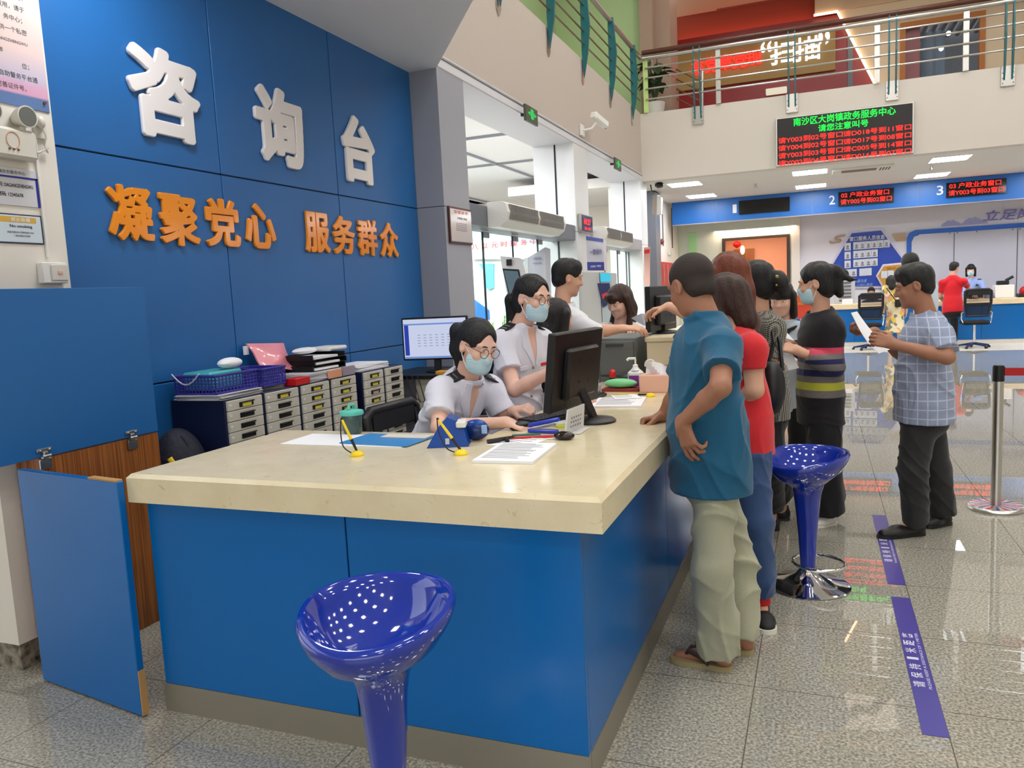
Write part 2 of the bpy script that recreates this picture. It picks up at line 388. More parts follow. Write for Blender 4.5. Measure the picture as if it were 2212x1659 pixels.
# door transoms and frameless glass doors
M_glass = bpy.data.materials.new('clear_glass'); M_glass.use_nodes = True
nt = M_glass.node_tree; nt.nodes.clear(); o_ = nt.nodes.new('ShaderNodeOutputMaterial'); t_ = nt.nodes.new('ShaderNodeBsdfTransparent'); g_ = nt.nodes.new('ShaderNodeBsdfGlossy')
t_.inputs[0].default_value = (0.93, 0.97, 0.95, 1); g_.inputs['Roughness'].default_value = 0.02; mx_ = nt.nodes.new('ShaderNodeMixShader'); mx_.inputs[0].default_value = 0.08
nt.links.new(t_.outputs[0], mx_.inputs[1]); nt.links.new(g_.outputs[0], mx_.inputs[2]); nt.links.new(mx_.outputs[0], o_.inputs[0])
M_gedge = mat('glass_edge', (40, 60, 58), 0.3)
for n_, (y0, y1) in enumerate(((7.04, 10.65), (11.33, 15.06))):
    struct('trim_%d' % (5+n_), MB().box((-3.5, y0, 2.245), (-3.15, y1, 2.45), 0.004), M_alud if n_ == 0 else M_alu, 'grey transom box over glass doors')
    d = empty('door_%d' % (n_+1), (-3.4, (y0+y1)/2, 0), None, None); d['kind'] = 'structure'; d['label'] = 'frameless glass doors of the %s entrance' % ('near' if n_ == 0 else 'far')
    k = 4; wd = (y1-y0)/k
    for i in range(k):
        g = MB(); a_ = y0+i*wd+0.008; b_ = y0+(i+1)*wd-0.008
        g.box((-3.405, a_, 0.02), (-3.393, b_, 2.235))
        p = g.build('glass_pane', M_glass, d, False)
        e = MB(); e.box((-3.407, a_-0.004, 0.02), (-3.391, a_+0.004, 2.235)); e.box((-3.407, b_-0.004, 0.02), (-3.391, b_+0.004, 2.235))
        e.build('pane_edge', M_gedge, p, False)
        f = MB(); f.box((-3.415, a_, 2.17), (-3.383, a_+0.16, 2.235), 0.004); f.build('patch_fitting', M_steel, p, False)
        if i in (1, 2):
            yy = b_-0.1 if i == 1 else a_+0.1
            hdl = MB().tube([(-3.35, yy, 0.75), (-3.35, yy, 1.55)], 0.016, 12).tube([(-3.40, yy, 0.9), (-3.35, yy, 0.9)], 0.009, 8).tube([(-3.40, yy, 1.4), (-3.35, yy, 1.4)], 0.009, 8)
            hdl.build('door_handle', M_steel, d)
# far service zone
struct('wall_back', MB().box((-0.42, YB, 0), (12, YB+0.2, 3.56)), mat('pale_lilac_wall', (224, 222, 232), 0.5), 'white back wall with the notice boards')
struct('trim_7', MB().box((-0.62, YB-0.12, 0), (-0.42, YB+0.2, 3.56)), M_white, 'white post beside the notice board wall')
struct('wall_far_left', MB().box((-3.9, 15.62, 0), (-3.45, YB, 3.56)), M_white, 'white wall left of the service windows')
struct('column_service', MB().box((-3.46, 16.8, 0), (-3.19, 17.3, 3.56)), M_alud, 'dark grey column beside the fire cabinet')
w = MB(); a_ = at(1565, 522, YB); b_ = at(1701, 511, YB); zt = b_[2]
w.box((-3.5, YB, 0), (a_[0], YB+0.1, 3.56)); w.box((b_[0], YB, 0), (-0.62, YB+0.1, 3.56)); w.box((a_[0], YB, zt), (b_[0], YB+0.1, 3.56))
struct('wall_back_left', w, mat('pale_green_wall', (206, 214, 200), 0.4), 'pale greenish partition with the open doorway')
struct('trim_8', MB().box((-3.18, YB-0.02, 0), (-2.96, YB, 2.9)), mat('green_frosted_strip', (168, 222, 160), 0.3), 'light green frosted strip at the partition edge')
d = struct('door_3', MB().box((a_[0]-0.06, YB-0.05, 0), (a_[0]+0.02, YB+0.12, zt+0.06)).box((b_[0]-0.02, YB-0.05, 0), (b_[0]+0.06, YB+0.12, zt+0.06)).box((a_[0]+0.02, YB-0.05, zt), (b_[0]-0.02, YB+0.12, zt+0.06)), mat('dark_bronze_frame', (58, 44, 34), 0.4), 'dark framed doorway to a warm lit room')
rm = MB(); rm.box((-3.6, 23.4, 0), (1, 23.6, 3.4)); rm.box((-3.7, YB+0.1, 0), (-3.6, 23.5, 3.4)); rm.box((0.6, YB+0.2, 0), (0.7, 23.5, 3.4)); rm.box((-3.7, YB+0.1, 3.3), (0.7, 23.5, 3.4))
struct('wall_inner_room', rm, mat('pink_beige_paint', (226, 170, 140), 0.6), 'pinkish walls of the room behind the doorway')
c_ = at(1605, 565, 23.3)
tag(MB().box((c_[0]-0.25, 23.3, 0.0), (c_[0]+0.3, 23.36, c_[2]+0.35)).build('wood_screen', M_wood, None, False), 'brown slatted screen seen through the dark framed doorway', 'screen')
tag(MB().ball(at(1604, 540, 22.9), (0.06, 0.06, 0.12)).build('wall_lamp', emis('warm_bulb', (255, 214, 150), 9)), 'small glowing warm lamp in the room behind the doorway', 'lamp')
c_ = at(1592, 528, 22.6)
tag(MB().tube([(c_[0], 22.6, c_[2]+0.2), (c_[0], 22.6, c_[2]+0.09), (c_[0], 22.6, c_[2]+0.06), (c_[0], 22.6, c_[2]), (c_[0], 22.6, c_[2]-0.06), (c_[0], 22.6, c_[2]-0.1)], [0.01, 0.02, 0.08, 0.12, 0.08, 0.02], 14).build('red_lantern', mat('red_silk', (214, 24, 26), 0.5)), 'red lantern hanging in the room behind the doorway', 'lantern')
# fascia over the service windows
fs = MB(); xs = [-3.33, -2.29, -0.12, 2.07, 4.3, 6.5, 8.7, 12]
for i in range(len(xs)-1): fs.box((xs[i]+0.004, 19.65, 3.03), (xs[i+1]-0.004, 19.8, 3.557))
fs.m = 1; fs.box((-3.32, 19.66, 3.035), (12, 19.79, 3.55)); fs.box((-3.33, 19.66, 3.005), (12, 19.82, 3.03))
struct('trim_9', fs, [M_fascia, M_alu], 'blue fascia band carrying window numbers')
# upper gallery back wall
M_redw = mat('red_lacquer', (128, 16, 22), 0.3)
struct('wall_upper_red', MB().box((-3.2, 19.0, 4.8), (2, 19.3, 7.15)), M_redw, 'glossy red feature wall of the upper floor')
struct('wall_upper_cove_lit', MB().box((-3.2, 19.3, 7.0), (2, 19.4, 8.6)), mat('red_wall_cove_lit', (172, 72, 52), 0.5), 'recess above the red wall, its cove light painted in as orange')  # red wall; the orange of the cove light is put into its colour
tag(MB().box((-3.05, 19.12, 7.15), (-0.06, 19.2, 7.175)).build('cove_light', emis('cove_orange', (255, 120, 70), 3.5), None, False), 'glowing orange cove light strip above the red wall', 'light strip')
sf = MB().box((-3.2, 16.0, 7.66), (-2.1, 19.0, 7.8)).box((-2.1, 16.0, 7.66), (12, 18.9, 7.8)).box((-0.04, 18.8, 7.17), (12, 18.95, 7.66))
struct('ceiling_upper', sf, mat('beige_soffit', (206, 178, 150), 0.7), 'beige soffit over the upper gallery')
ww = at(1945, 50, 18.8); wx = at(2130, 22, 18.8)
bw = MB(); bw.prism([(0.44, 18.85, 7.17), (1.52, 18.85, 4.8), (ww[0], 18.85, 4.8), (ww[0], 18.85, 7.17)], (0, 0.1, 0))
bw.box((ww[0], 18.85, ww[2]), (wx[0], 18.95, 7.17)); bw.box((wx[0], 18.85, 4.8), (4.05, 18.95, 7.17))
struct('wall_upper_beige', bw, mat('cream_wall', (214, 194, 166), 0.6), 'cream wall with a slanted lit edge')
dd = np.array([1.52-0.44, 0, 4.8-7.17]); dd /= np.linalg.norm(dd); M_strip = emis('warm_led_strip', (255, 214, 170), 6)
sl = empty('edge_light', (0.44, 18.86, 7.17), 'warm glowing strip along the slanted cream wall edge', 'light strip')
MB().tube([(0.42, 18.81, 7.13), (1.49, 18.81, 4.8)], 0.025, 8).build('slanted_strip', M_strip, sl)
MB().tube([(-0.06, 18.77, 7.14), (0.42, 18.77, 7.14)], 0.025, 8).build('top_strip', M_strip, sl)
o_w = mat('orange_wood', (170, 104, 40), 0.5)
f = MB(); t_ = 0.1
f.box((ww[0], 18.8, 4.8), (ww[0]+t_, 18.95, ww[2])).box((wx[0]-t_, 18.8, 4.8), (wx[0], 18.95, ww[2])).box((ww[0]+t_, 18.8, ww[2]-t_), (wx[0]-t_, 18.95, ww[2]))
wi = struct('window_1', f, o_w, 'orange wood framed opening on the upper floor')
gl = MB().box((ww[0]+t_, 18.9, 4.8), (wx[0]-t_, 18.91, ww[2]-t_)).build('pane', mat('thin_pane', (235, 240, 245), 0.5, alpha=0.04), wi, False)
ih = MB(); ih.box((ww[0]-1, 22.5, 4.8), (5.5, 22.6, 7.6)); ih.box((ww[0]-1, 18.95, 4.8), (ww[0]-0.9, 22.5, 7.6)); ih.box((5.4, 18.95, 4.8), (5.5, 22.5, 7.6))
struct('wall_upper_room', ih, mat('dim_grey_wall', (96, 104, 118), 0.6), 'dim grey walls of the room behind the upper window')
rc = MB()
for i in range(14): rc.box((ww[0]-0.5+0.2*i, 19.1, 7.2), (ww[0]-0.42+0.2*i, 22.4, 7.34))
struct('ceiling_upper_room', rc, M_black, 'black baffle ceiling behind the upper window')
for q in ((2049, 72), (2033, 105)):
    p = at(q[0], q[1], 21.0); tag(MB().ball(p, 0.05).build('spot_lamp', emis('spot_glow', (255, 240, 220), 12)), 'small bright %s spotlight behind the orange window frame' % ('upper' if q[1] < 90 else 'lower'), 'lamp')
cl = MB()
for q in (2005, 2025): p = at(q, 140, 21.8); cl.cyl((p[0], 21.8, 4.8), (p[0], 21.8, 7.2), 0.16, n=18)
struct('column_upper_room', cl, mat('blue_grey_column', (110, 140, 170), 0.4), 'round bluish columns behind the upper window')
struct('wall_upper_right', MB().box((4.05, 18.4, 4.8), (12, 18.5, 7.66)), mat('smoky_panel', (120, 116, 112), 0.15), 'smoky grey panel at the upper right')
p = at(1418, 100, 16.6); q = at(1450, 100, 16.6)
struct('column_upper', MB().box((at(1381, 60, 16.2)[0], 16.2, 4.8), (p[0], 17.2, 8.6)).box((p[0], 16.5, 4.8), (q[0], 17.4, 8.6)), mat('brownish_paint', (158, 132, 116), 0.6), 'brownish columns at the gallery corner')
p = at(1567, 4, 17.2)
tag(MB().cyl((p[0], 17.2, 7.62), (p[0], 17.2, 7.66), 0.07).build('down_lamp', emis('lamp_down', (255, 246, 230), 9)), 'round downlight in the soffit above the red wall', 'lamp')
# gold sign on the red wall
sg = empty('gold_sign', (-1.3, 18.98, 6.3), 'gold backed wall sign with red and white glowing characters', 'sign')
a_ = at(1462, 195, 19); b_ = at(1805, 134, 19); t1 = at(1801, 70, 19)
MB().box((-3.0, 18.93, a_[2]-0.05), (b_[0], 18.99, t1[2]+0.05), 0.01).build('gold_panel', mat('gold_panel', (146, 116, 62), 0.5), sg, False)
for ch, (l, t, r, b) in zip('拿党章党规', ((1496, 131, 1521, 161), (1525, 125, 1549, 156), (1554, 120, 1580, 150), (1585, 116, 1611, 146), (1614, 111, 1642, 140))):
    c0 = at((l+r)/2, (t+b)/2, 18.9); sc = 18.9/FPX
    text('red_character', ch, M_redled, c0-np.array([0, 0, 0]), XA, ZA, fit=((r-l)*sc*1.03, (b-t)*sc*0.98), extrude=0.04, bold=0.012, parent=sg)
M_wled = emis('white_glow', (255, 255, 255), 1.8)
for ch, (l, t, r, b) in zip('“扫描”', ((1645, 92, 1665, 112), (1668, 92, 1714, 136), (1722, 83, 1768, 128), (1770, 72, 1790, 95))):
    c0 = at((l+r)/2, (t+b)/2, 18.9); sc = 18.9/FPX
    text('white_character', ch, M_wled, c0, XA, ZA, fit=((r-l)*sc*1.03, (b-t)*sc*0.98), extrude=0.04, bold=0.02, parent=sg)
# ================================================================ enquiry counter and what is round it
CT = 0.95
ctr = empty('enquiry_counter', (-1.5, 2.6, 0), 'long L-shaped enquiry counter with cream marble top and blue panels', 'counter')
def slab(poly, z0, z1, b=0.008):
    P = np.array(poly, float); n = len(P); c = []
    for i in range(n):
        a, p, q = P[i-1], P[i], P[(i+1) % n]
        e1 = (p-a)/np.linalg.norm(p-a); e2 = (q-p)/np.linalg.norm(q-p); n1 = np.array([-e1[1], e1[0]]); n2 = np.array([-e2[1], e2[0]])
        c.append(p+b*(n1+n2)/(1+n1@n2))
    c = np.array(c); mb = MB(); vs = [(*p, z0) for p in P]+[(*p, z1-b) for p in P]+[(*p, z1-b*0.3) for p in (P*0.3+c*0.7)]+[(*p, z1) for p in c]
    fs = [(k*n+i, k*n+(i+1) % n, (k+1)*n+(i+1) % n, (k+1)*n+i) for k in range(3) for i in range(n)]
    fs += [tuple(range(n-1, -1, -1)), tuple(range(3*n, 4*n))]
    return mb.add(vs, fs)
slab([(-2.417, 2.138), (-.585, 2.138), (-.585, 4.94), (-1.33, 4.94), (-1.33, 3.08), (-2.417, 3.08)], 0.843, CT, 0.014).build('worktop', M_slab, ctr, True, 30)
xj = float(at(744, 1118, 2.18)[0])
b = MB(); b.box((-2.372, 2.18, 0.113), (xj-0.003, 2.205, 0.843), 0.002).box((xj+0.003, 2.18, 0.113), (-0.667, 2.205, 0.843), 0.002)
b.m = 1; b.box((-2.36, 2.19, 0.12), (-0.69, 2.21, 0.84)); b.build('front_panel', [M_blued, M_joint], ctr)
MB().box((-0.692, 2.206, 0.113), (-0.667, 3.58, 0.843), 0.002).box((-0.692, 3.586, 0.113), (-0.667, 4.92, 0.843), 0.002).build('side_panel', M_blued, ctr)
MB().box((-2.372, 2.206, 0.113), (-2.347, 3.04, 0.843), 0.002).build('end_panel', M_blued, ctr)
MB().box((-2.38, 2.178, 0), (-0.665, 2.2, 0.113)).box((-0.69, 2.2, 0), (-0.663, 4.92, 0.113)).box((-2.38, 2.2, 0), (-2.355, 3.04, 0.113)).build('plinth', M_brush, ctr, False)
MB().box((-1.31, 3.1, 0), (-1.285, 4.92, 0.843)).build('inner_panel', M_blued, ctr, False)

fl = empty('counter_flap', (-3.1, 2.5, CT), 'large blue flap panel raised against the white pillar at left', 'counter flap')
MB().box((-3.128, 1.95, 0.952), (-3.1, 2.966, 1.672), 0.002).build('panel', M_blue, fl)
for q in ((97, 985), (285, 945)):
    p = px(q[0], q[1], -3.095)
    h = MB(); y, z = p[1], p[2]
    h.box((-3.1, y-0.035, z+0.018), (-3.092, y+0.035, z+0.034), 0.002).box((-3.1, y-0.012, z-0.02), (-3.082, y+0.012, z+0.02), 0.004).box((-3.1, y-0.028, z-0.055), (-3.088, y+0.028, z-0.01), 0.003).cyl((-3.086, y-0.02, z), (-3.086, y+0.02, z), 0.008)
    for s_ in (-0.022, 0.022): h.ball((-3.09, y+s_, z+0.026), 0.005, 8, 6)
    tag(h.build('hinge', M_steel, fl), 'chrome hinge')
sc = empty('side_cabinet', (-3.2, 2.65, 0), 'brown wood grain cabinet side under the raised blue flap', 'cabinet')
MB().box((-3.27, 2.33, 0), (-3.103, 2.966, 0.945), 0.002).build('wood_panel', M_wood, sc)
gt = empty('swing_gate', (-3.1, 2.205, 0), 'blue half height swing gate between the pillar and the counter', 'gate')
gd = np.array([-2.42+3.095, 2.097-2.205, 0]); gl_ = np.linalg.norm(gd); gd /= gl_; gn = np.array([-gd[1], gd[0], 0])
g = MB(); g.obox(np.array([-3.095, 2.222, 0.468])+gd*gl_/2, [gd, gn, ZA], (gl_/2, 0.014, 0.46), 0.003); g.build('panel', M_blued, gt)
g = MB(); g.obox(np.array([-3.095, 2.222, 0.10])+gd*(gl_+0.002), [gd, gn, ZA], (0.003, 0.013, 0.09)); g.build('worn_edge', M_woodraw, gt, False)
g = MB(); g.obox(np.array([-3.095, 2.222, 0.93])+gd*gl_*0.86, [gd, gn, ZA], (gl_*0.13, 0.0142, 0.004), 0.001); g.build('worn_top', M_woodraw, gt, False)

# letters on the blue wall (sizes and places; built further down)
big = (('咨', 3.53, 2.745, .518, .50), ('询', 4.533, 2.742, .51, .523), ('台', 5.517, 2.737, .467, .522))
M_letw = mat('white_acrylic', (232, 226, 224), 0.12); M_leto = mat('orange_acrylic', (236, 142, 30), 0.12)
sm = ((3.207, 2.072), (3.548, 2.057), (3.90, 2.066), (4.249, 2.066), (4.877, 2.062), (5.22, 2.058), (5.561, 2.056), (5.905, 2.053))
# low bench, file cabinets
bn = empty('low_bench', (-3.2, 4.3, 0), 'low blue bench under the file cabinets', 'bench')
MB().box((-3.40, 3.0, 0.0), (-3.0, 5.34, 0.36)).build('body', M_navy, bn, False); MB().box((-3.40, 3.0, 0.36), (-2.98, 5.34, 0.385)).build('top', M_blued, bn, False)
yb_ = ((3.349, 3.662), (3.672, 4.004), (4.012, 4.334), (4.342, 4.655), (4.735, 5.026), (5.034, 5.316))
lab = ((0,), (0,), (0, 1, 2), (0, 1, 2, 3, 4), (0, 1, 2, 3, 5), ())
desc = ('nearest grey drawer cabinet with a long navy side', 'second grey drawer cabinet, one yellow label on its top drawer', 'third grey drawer cabinet with three yellow labels', 'fourth grey drawer cabinet with five yellow labels', 'fifth grey drawer cabinet with one pink label among the yellow', 'farthest grey drawer cabinet without labels')
M_tag = mat('yellow_label', (222, 206, 60), 0.6); M_ptag = mat('pink_label', (214, 170, 160), 0.6)
for i, (y0, y1) in enumerate(yb_):
    x1 = -3.0; c = empty('file_cabinet', (-3.2, (y0+y1)/2, 0.385), desc[i], 'cabinet', 'drawer cabinets along the blue wall')
    MB().box((-3.39, y0, 0.386), (x1-0.012, y1, 1.05), 0.004).build('case', M_navy, c)
    nd = 11; ph = 0.0595; fw = y1-y0
    for k in range(nd):
        zt_ = 1.042-k*ph
        d_ = MB(); d_.box((x1-0.014, y0+0.012, zt_-ph+0.003), (x1, y1-0.012, zt_), 0.003); dr = d_.build('drawer', M_drawer, c)
        yc = y0+fw*0.52; hh = MB()
        hh.box((x1-0.002, yc-0.058, zt_-0.045), (x1+0.004, yc+0.058, zt_-0.017), 0.002); hh.box((x1+0.002, yc-0.058, zt_-0.022), (x1+0.014, yc+0.058, zt_-0.015), 0.002)
        hh.build('handle', M_black, dr)
        if k in lab[i]: MB().box((x1+0.003, yc-0.036, zt_-0.043), (x1+0.0065, yc+0.036, zt_-0.023)).build('label_card', M_ptag if (i == 4 and k == 2) else M_tag, dr, False)
        MB().box((x1-0.001, y0+0.025, zt_-0.03), (x1+0.002, y0+0.04, zt_-0.018)).build('number_tag', M_whitep, dr, False)
ZC = 1.05
def bundle(name, c, sx, sy, n, rz, m, label, cat, group=None, th=0.004):
    mb = MB(); random.seed(hash(label) % 99 if False else len(label))
    for i in range(n):
        a = rz+random.uniform(-0.07, 0.07); A = rotz(a).T
        mb.obox(np.array(c)+np.array([random.uniform(-.008, .008), random.uniform(-.008, .008), th*(i+0.5)]), A, (sx/2, sy/2, th/2-0.0004), 0.0008)
    o = mb.build(name, m); return tag(o, label, cat, group)
bundle('paper_stack', (-3.17, 3.50, ZC), 0.3, 0.36, 8, 0.05, M_paper2, 'loose paper stack under the near blue basket', 'paper')
bundle('paper_stack', (-3.19, 3.83, ZC), 0.24, 0.21, 5, -0.1, mat('kraft_grey', (170, 160, 150), 0.7), 'grey file stack under the second blue basket', 'paper')
def basket(c, sx, sy, h, label):
    z0 = c[2]; t = empty('storage_basket', c, label, 'basket', 'blue plastic baskets on the cabinets')
    Mb_ = mat('violet_blue_plastic', (62, 60, 156), 0.4); w = MB()
    x0, x1, y0, y1 = c[0]-sx/2, c[0]+sx/2, c[1]-sy/2, c[1]+sy/2
    w.box((x0, y0, z0), (x1, y1, z0+0.005))
    rows = 5
    for k in range(rows+1):
        z = z0+0.004+(h-0.012)*k/rows; th = 0.006 if k < rows else 0.012
        w.box((x0, y0, z), (x1, y0+0.005, z+th)).box((x0, y1-0.005, z), (x1, y1, z+th)).box((x0, y0+0.005, z), (x0+0.005, y1-0.005, z+th)).box((x1-0.005, y0+0.005, z), (x1, y1-0.005, z+th))
    for k in range(13):
        f_ = k/12; y = y0+(sy-0.008)*f_; x = x0+(sx-0.008)*f_
        w.box((x0+0.001, y, z0), (x0+0.004, y+0.008, z0+h)).box((x1-0.004, y, z0), (x1-0.001, y+0.008, z0+h)).box((x, y0+0.001, z0), (x+0.008, y0+0.004, z0+h)).box((x, y1-0.004, z0), (x+0.008, y1-0.001, z0+h))
    w.build('woven_body', Mb_, t, False)
    MB().box((x0-0.006, y0-0.006, z0+h-0.004), (x1+0.006, y0+0.006, z0+h+0.008), 0.003).box((x0-0.006, y1-0.006, z0+h-0.004), (x1+0.006, y1+0.006, z0+h+0.008), 0.003).box((x0-0.006, y0+0.006, z0+h-0.004), (x0+0.006, y1-0.006, z0+h+0.008), 0.003).box((x1-0.006, y0+0.006, z0+h-0.004), (x1+0.006, y1-0.006, z0+h+0.008), 0.003).build('rim', Mb_, t)
    return t
bk = basket((-3.185, 3.50, ZC+0.034), 0.29, 0.34, 0.10, 'blue lattice basket filled with papers and a clear cord, nearest on the cabinets')
MB().tube([(-3.33+0.024*i, 3.318, ZC+0.15-0.06*math.sin(i*math.pi/8)) for i in range(9)], 0.004, 8).build('cord', mat('clear_cord', (214, 206, 214), 0.3), bk)
basket((-3.185, 3.835, ZC+0.022), 0.27, 0.22, 0.105, 'smaller blue lattice basket standing behind the pink folder bag')
tag(MB().box((-3.30, 3.36, ZC+0.05), (-3.10, 3.62, ZC+0.152), 0.01).build('teal_folder', mat('teal_clear_plastic', (70, 170, 176), 0.3)), 'teal plastic folder lying in the near blue basket', 'folder')
random.seed(4)
tag(MB().ball((-3.15, 3.58, ZC+0.185), (0.05, 0.09, 0.032), 14, 8).build('crumpled_paper', M_paper), 'crumpled white paper on top of the near blue basket', 'paper')
# pink bag leaning on the wall
pkm = MB(); cs = [np.array(px(*q, X_)) for q, X_ in (((533, 742), -3.36), ((612, 741), -3.36), ((640, 800), -3.22), ((566, 790), -3.25))]
def pkf(u, v):
    p = (cs[0]*(1-u)+cs[1]*u)*(1-v)+(cs[3]*(1-u)+cs[2]*u)*v
    return p+np.array([0.035*math.sin(math.pi*u)*math.sin(math.pi*v)+0.008*math.sin(9*u+5*v), 0, 0])
pkm.grid(pkf, 14, 14); nv = len(pkm.v); pkm.add([np.array(v)-np.array([0.012, 0, 0]) for v in pkm.v], [tuple(f[::-1]) for f in pkm.f])
ed = [i*14 for i in range(14)]+[13*14+j for j in range(1, 14)]+[i*14+13 for i in range(12, -1, -1)]+[j for j in range(12, 0, -1)]
pkm.f += [(ed[i], ed[(i+1) % len(ed)], ed[(i+1) % len(ed)]+nv, ed[i]+nv) for i in range(len(ed))]; pkm.mi = [0]*len(pkm.f)
pb = empty('folder_bag', cs[3], 'pink plastic folder bag standing in the second blue basket', 'folder'); pkm.build('bag', mat('pink_plastic', (226, 138, 152), 0.3, coat=0.4), pb)
MB().box((cs[0][0]-0.004, cs[0][1]-0.035, cs[0][2]-0.07), (cs[0][0]+0.006, cs[0][1]+0.006, cs[0][2]-0.015)).build('paper_tab', M_paper, pb, False)
# stack of black trays with papers, further along
tr = [('black_tray', 0.0, 0.035), ('black_tray', 0.036, 0.035), ('black_tray', 0.073, 0.034)]
y0 = 4.16
bundle('paper_stack', (-3.17, 4.37, ZC), 0.30, 0.5, 7, 0.02, M_paper2, 'wide grey file stack under the black trays', 'paper', None, 0.008)
for i, (nm, dz, h) in enumerate(tr):
    t = empty(nm, (-3.2, 4.40, ZC+0.057+dz), ('bottom', 'middle', 'top')[i]+' black document tray of the stack on the cabinets', 'tray', 'black document trays')
    w = MB(); zz = ZC+0.0575+dz; o_ = 0.02*(i % 2)
    w.box((-3.30, 4.24+o_, zz), (-3.06, 4.62+o_, zz+0.005)).box((-3.30, 4.24+o_, zz+0.005), (-3.29, 4.62+o_, zz+h)).box((-3.29, 4.24+o_, zz+0.005), (-3.06, 4.25+o_, zz+h)).box((-3.29, 4.61+o_, zz+0.005), (-3.06, 4.62+o_, zz+h))
    w.build('shell', M_black, t, False)
    MB().box((-3.28, 4.255+o_, zz+0.006), (-3.052, 4.52+o_, zz+0.02)).build('papers', M_paper, t, False)
tag(MB().ball((-3.2, 4.36, ZC+0.19), (0.06, 0.12, 0.022), 16, 8).build('white_bag', M_paper), 'crumpled white bag lying on the black trays', 'bag')
tag(MB().box((-3.28, 4.5, ZC+0.172), (-3.1, 4.72, ZC+0.2), 0.01).build('white_notebook', M_whitep), 'white booklet lying on the far end of the black trays', 'booklet')
tag(MB().box((-3.09, 3.97, ZC), (-3.0, 4.12, ZC+0.045), 0.004).build('red_box', M_red), 'small red box on the third drawer cabinet', 'box')
tag(MB().box((-3.12, 4.12, ZC+0.0), (-2.99, 4.30, ZC+0.05), 0.003).build('paper_pack', mat('pale_pack', (206, 200, 190), 0.6)), 'pale paper pack beside the small red box', 'box') if False else None
tag(MB().box((-3.016, 4.33, ZC), (-3.0, 4.48, ZC+0.055), 0.003).build('peach_card_box', mat('peach_card', (222, 158, 124), 0.6)), 'peach card box in front of the file stack', 'box')
tag(MB().box((-3.016, 4.49, ZC), (-3.0, 4.64, ZC+0.062), 0.003).build('lilac_card_box', mat('lilac_card', (150, 138, 158), 0.6)), 'lilac card box beside the peach one', 'box')
bundle('paper_stack', (-3.18, 4.95, ZC), 0.28, 0.42, 7, 0.0, M_paper, 'white paper stack on the two farthest drawer cabinets', 'paper', None, 0.006)
# backpack
bp_ = empty('backpack', (-3.2, 3.18, 0.386), 'dark navy backpack with yellow trim beside the first drawer cabinet', 'bag')
M_bag = mat('navy_nylon', (26, 28, 44), 0.7, bump=(40, 0.3))
MB().ball((-3.19, 3.17, 0.657), (0.15, 0.15, 0.27), 24, 16).build('body', M_bag, bp_); MB().ball((-3.13, 3.08, 0.56), (0.09, 0.09, 0.13), 20, 12).build('front_pocket', M_bag, bp_)
MB().tube([(-3.14+0.05*math.cos(a), 3.14, 0.83+0.06*math.sin(a)) for a in np.linspace(0, math.pi, 9)], 0.009, 8).build('carry_loop', M_bag, bp_)
MB().tube([(-3.09, 3.05, 0.72), (-3.08, 3.03, 0.76), (-3.1, 3.02, 0.8)], 0.014, 8).build('yellow_trim', M_yellow, bp_)

# monitors
def unit(v): v = np.array(v, float); return v/(np.linalg.norm(v)+1e-12)
def monitor(loc, yaw, w, h, label, screen=True, tilt=0.0, group=None, base=0.2, stand=0.12, slim=0.018, fwd=0.0):
    """loc = foot centre on the surface; the screen faces the local -Y direction turned by yaw"""
    loc = np.array(loc, float); A = rotz(yaw); t = empty('monitor', loc, label, 'monitor', group)
    X, Y = A[:, 0], A[:, 1]; Tn = rotax(X, -tilt); Yt = Tn @ Y; Zt = Tn @ ZA; rows = [X, Yt, Zt]
    cz = loc+ZA*(stand+h/2)-Y*fwd
    o = MB(); o.obox(cz, rows, (w/2, slim, h/2), 0.005); o.build('bezel', M_black, t)
    o = MB(); o.obox(cz-Zt*0.01+Yt*(slim+0.012), rows, (w*0.31, 0.02, h*0.33), 0.012)
    for k in (-1, 1):
        for j in (-1, 1): o.obox(cz+Yt*(slim+0.032)+X*k*0.05+Zt*j*0.05, rows, (0.004, 0.002, 0.004))
    o.build('back_housing', M_black, t)
    if screen:
        o = MB(); o.obox(cz-Yt*(slim+0.001), rows, (w/2-0.014, 0.0015, h/2-0.014)); sc_ = o.build('screen', emis('screen_white', (214, 222, 250), 0.9), t, False)
        o = MB(); o.obox(cz-Yt*(slim+0.0032)-X*(w/2-0.04)-Zt*0.01, rows, (0.018, 0.0006, h/2-0.05)); o.build('side_menu', emis('screen_blue', (40, 70, 190), 0.8), sc_, False)
        o = MB(); o.obox(cz-Yt*(slim+0.0032)+Zt*(h/2-0.055), rows, (w/2-0.016, 0.0006, 0.006)); o.obox(cz-Yt*(slim+0.0032)-Zt*(h/2-0.022), rows, (w/2-0.016, 0.0006, 0.007)); o.build('menu_bar', emis('screen_lightblue', (120, 160, 230), 0.8), sc_, False)
        o = MB()
        for i in range(5):
            for j in range(6): o.obox(cz-Yt*(slim+0.003)+X*(-w*0.24+j*w*0.09)+Zt*(0.03-i*0.022), rows, (0.012, 0.0004, 0.0022))
        o.build('screen_text', emis('screen_grey', (150, 156, 176), 0.7), sc_, False)
    else:
        o = MB(); o.obox(cz-Yt*(slim+0.001), rows, (w/2-0.014, 0.0015, h/2-0.014)); o.build('screen', M_blacks, t, False)
    o = MB(); e0 = loc+ZA*0.012+Y*0.02; e1 = cz+Yt*(slim+0.014)-Zt*(h*0.22); d = unit(e1-e0); o.obox((e0+e1)/2, [X, np.cross(d, X), d], (0.03, 0.011, np.linalg.norm(e1-e0)/2+0.005), 0.006); o.build('neck', M_black, t)
    o = MB()
    for (r, z) in (): pass
    o.lathe(loc+Y*0.02, [(base/2, 0.0), (base/2, 0.008), (base/2*0.9, 0.016), (0.03, 0.022), (0, 0.022)], 32); o.build('foot', M_black, t)
    return t
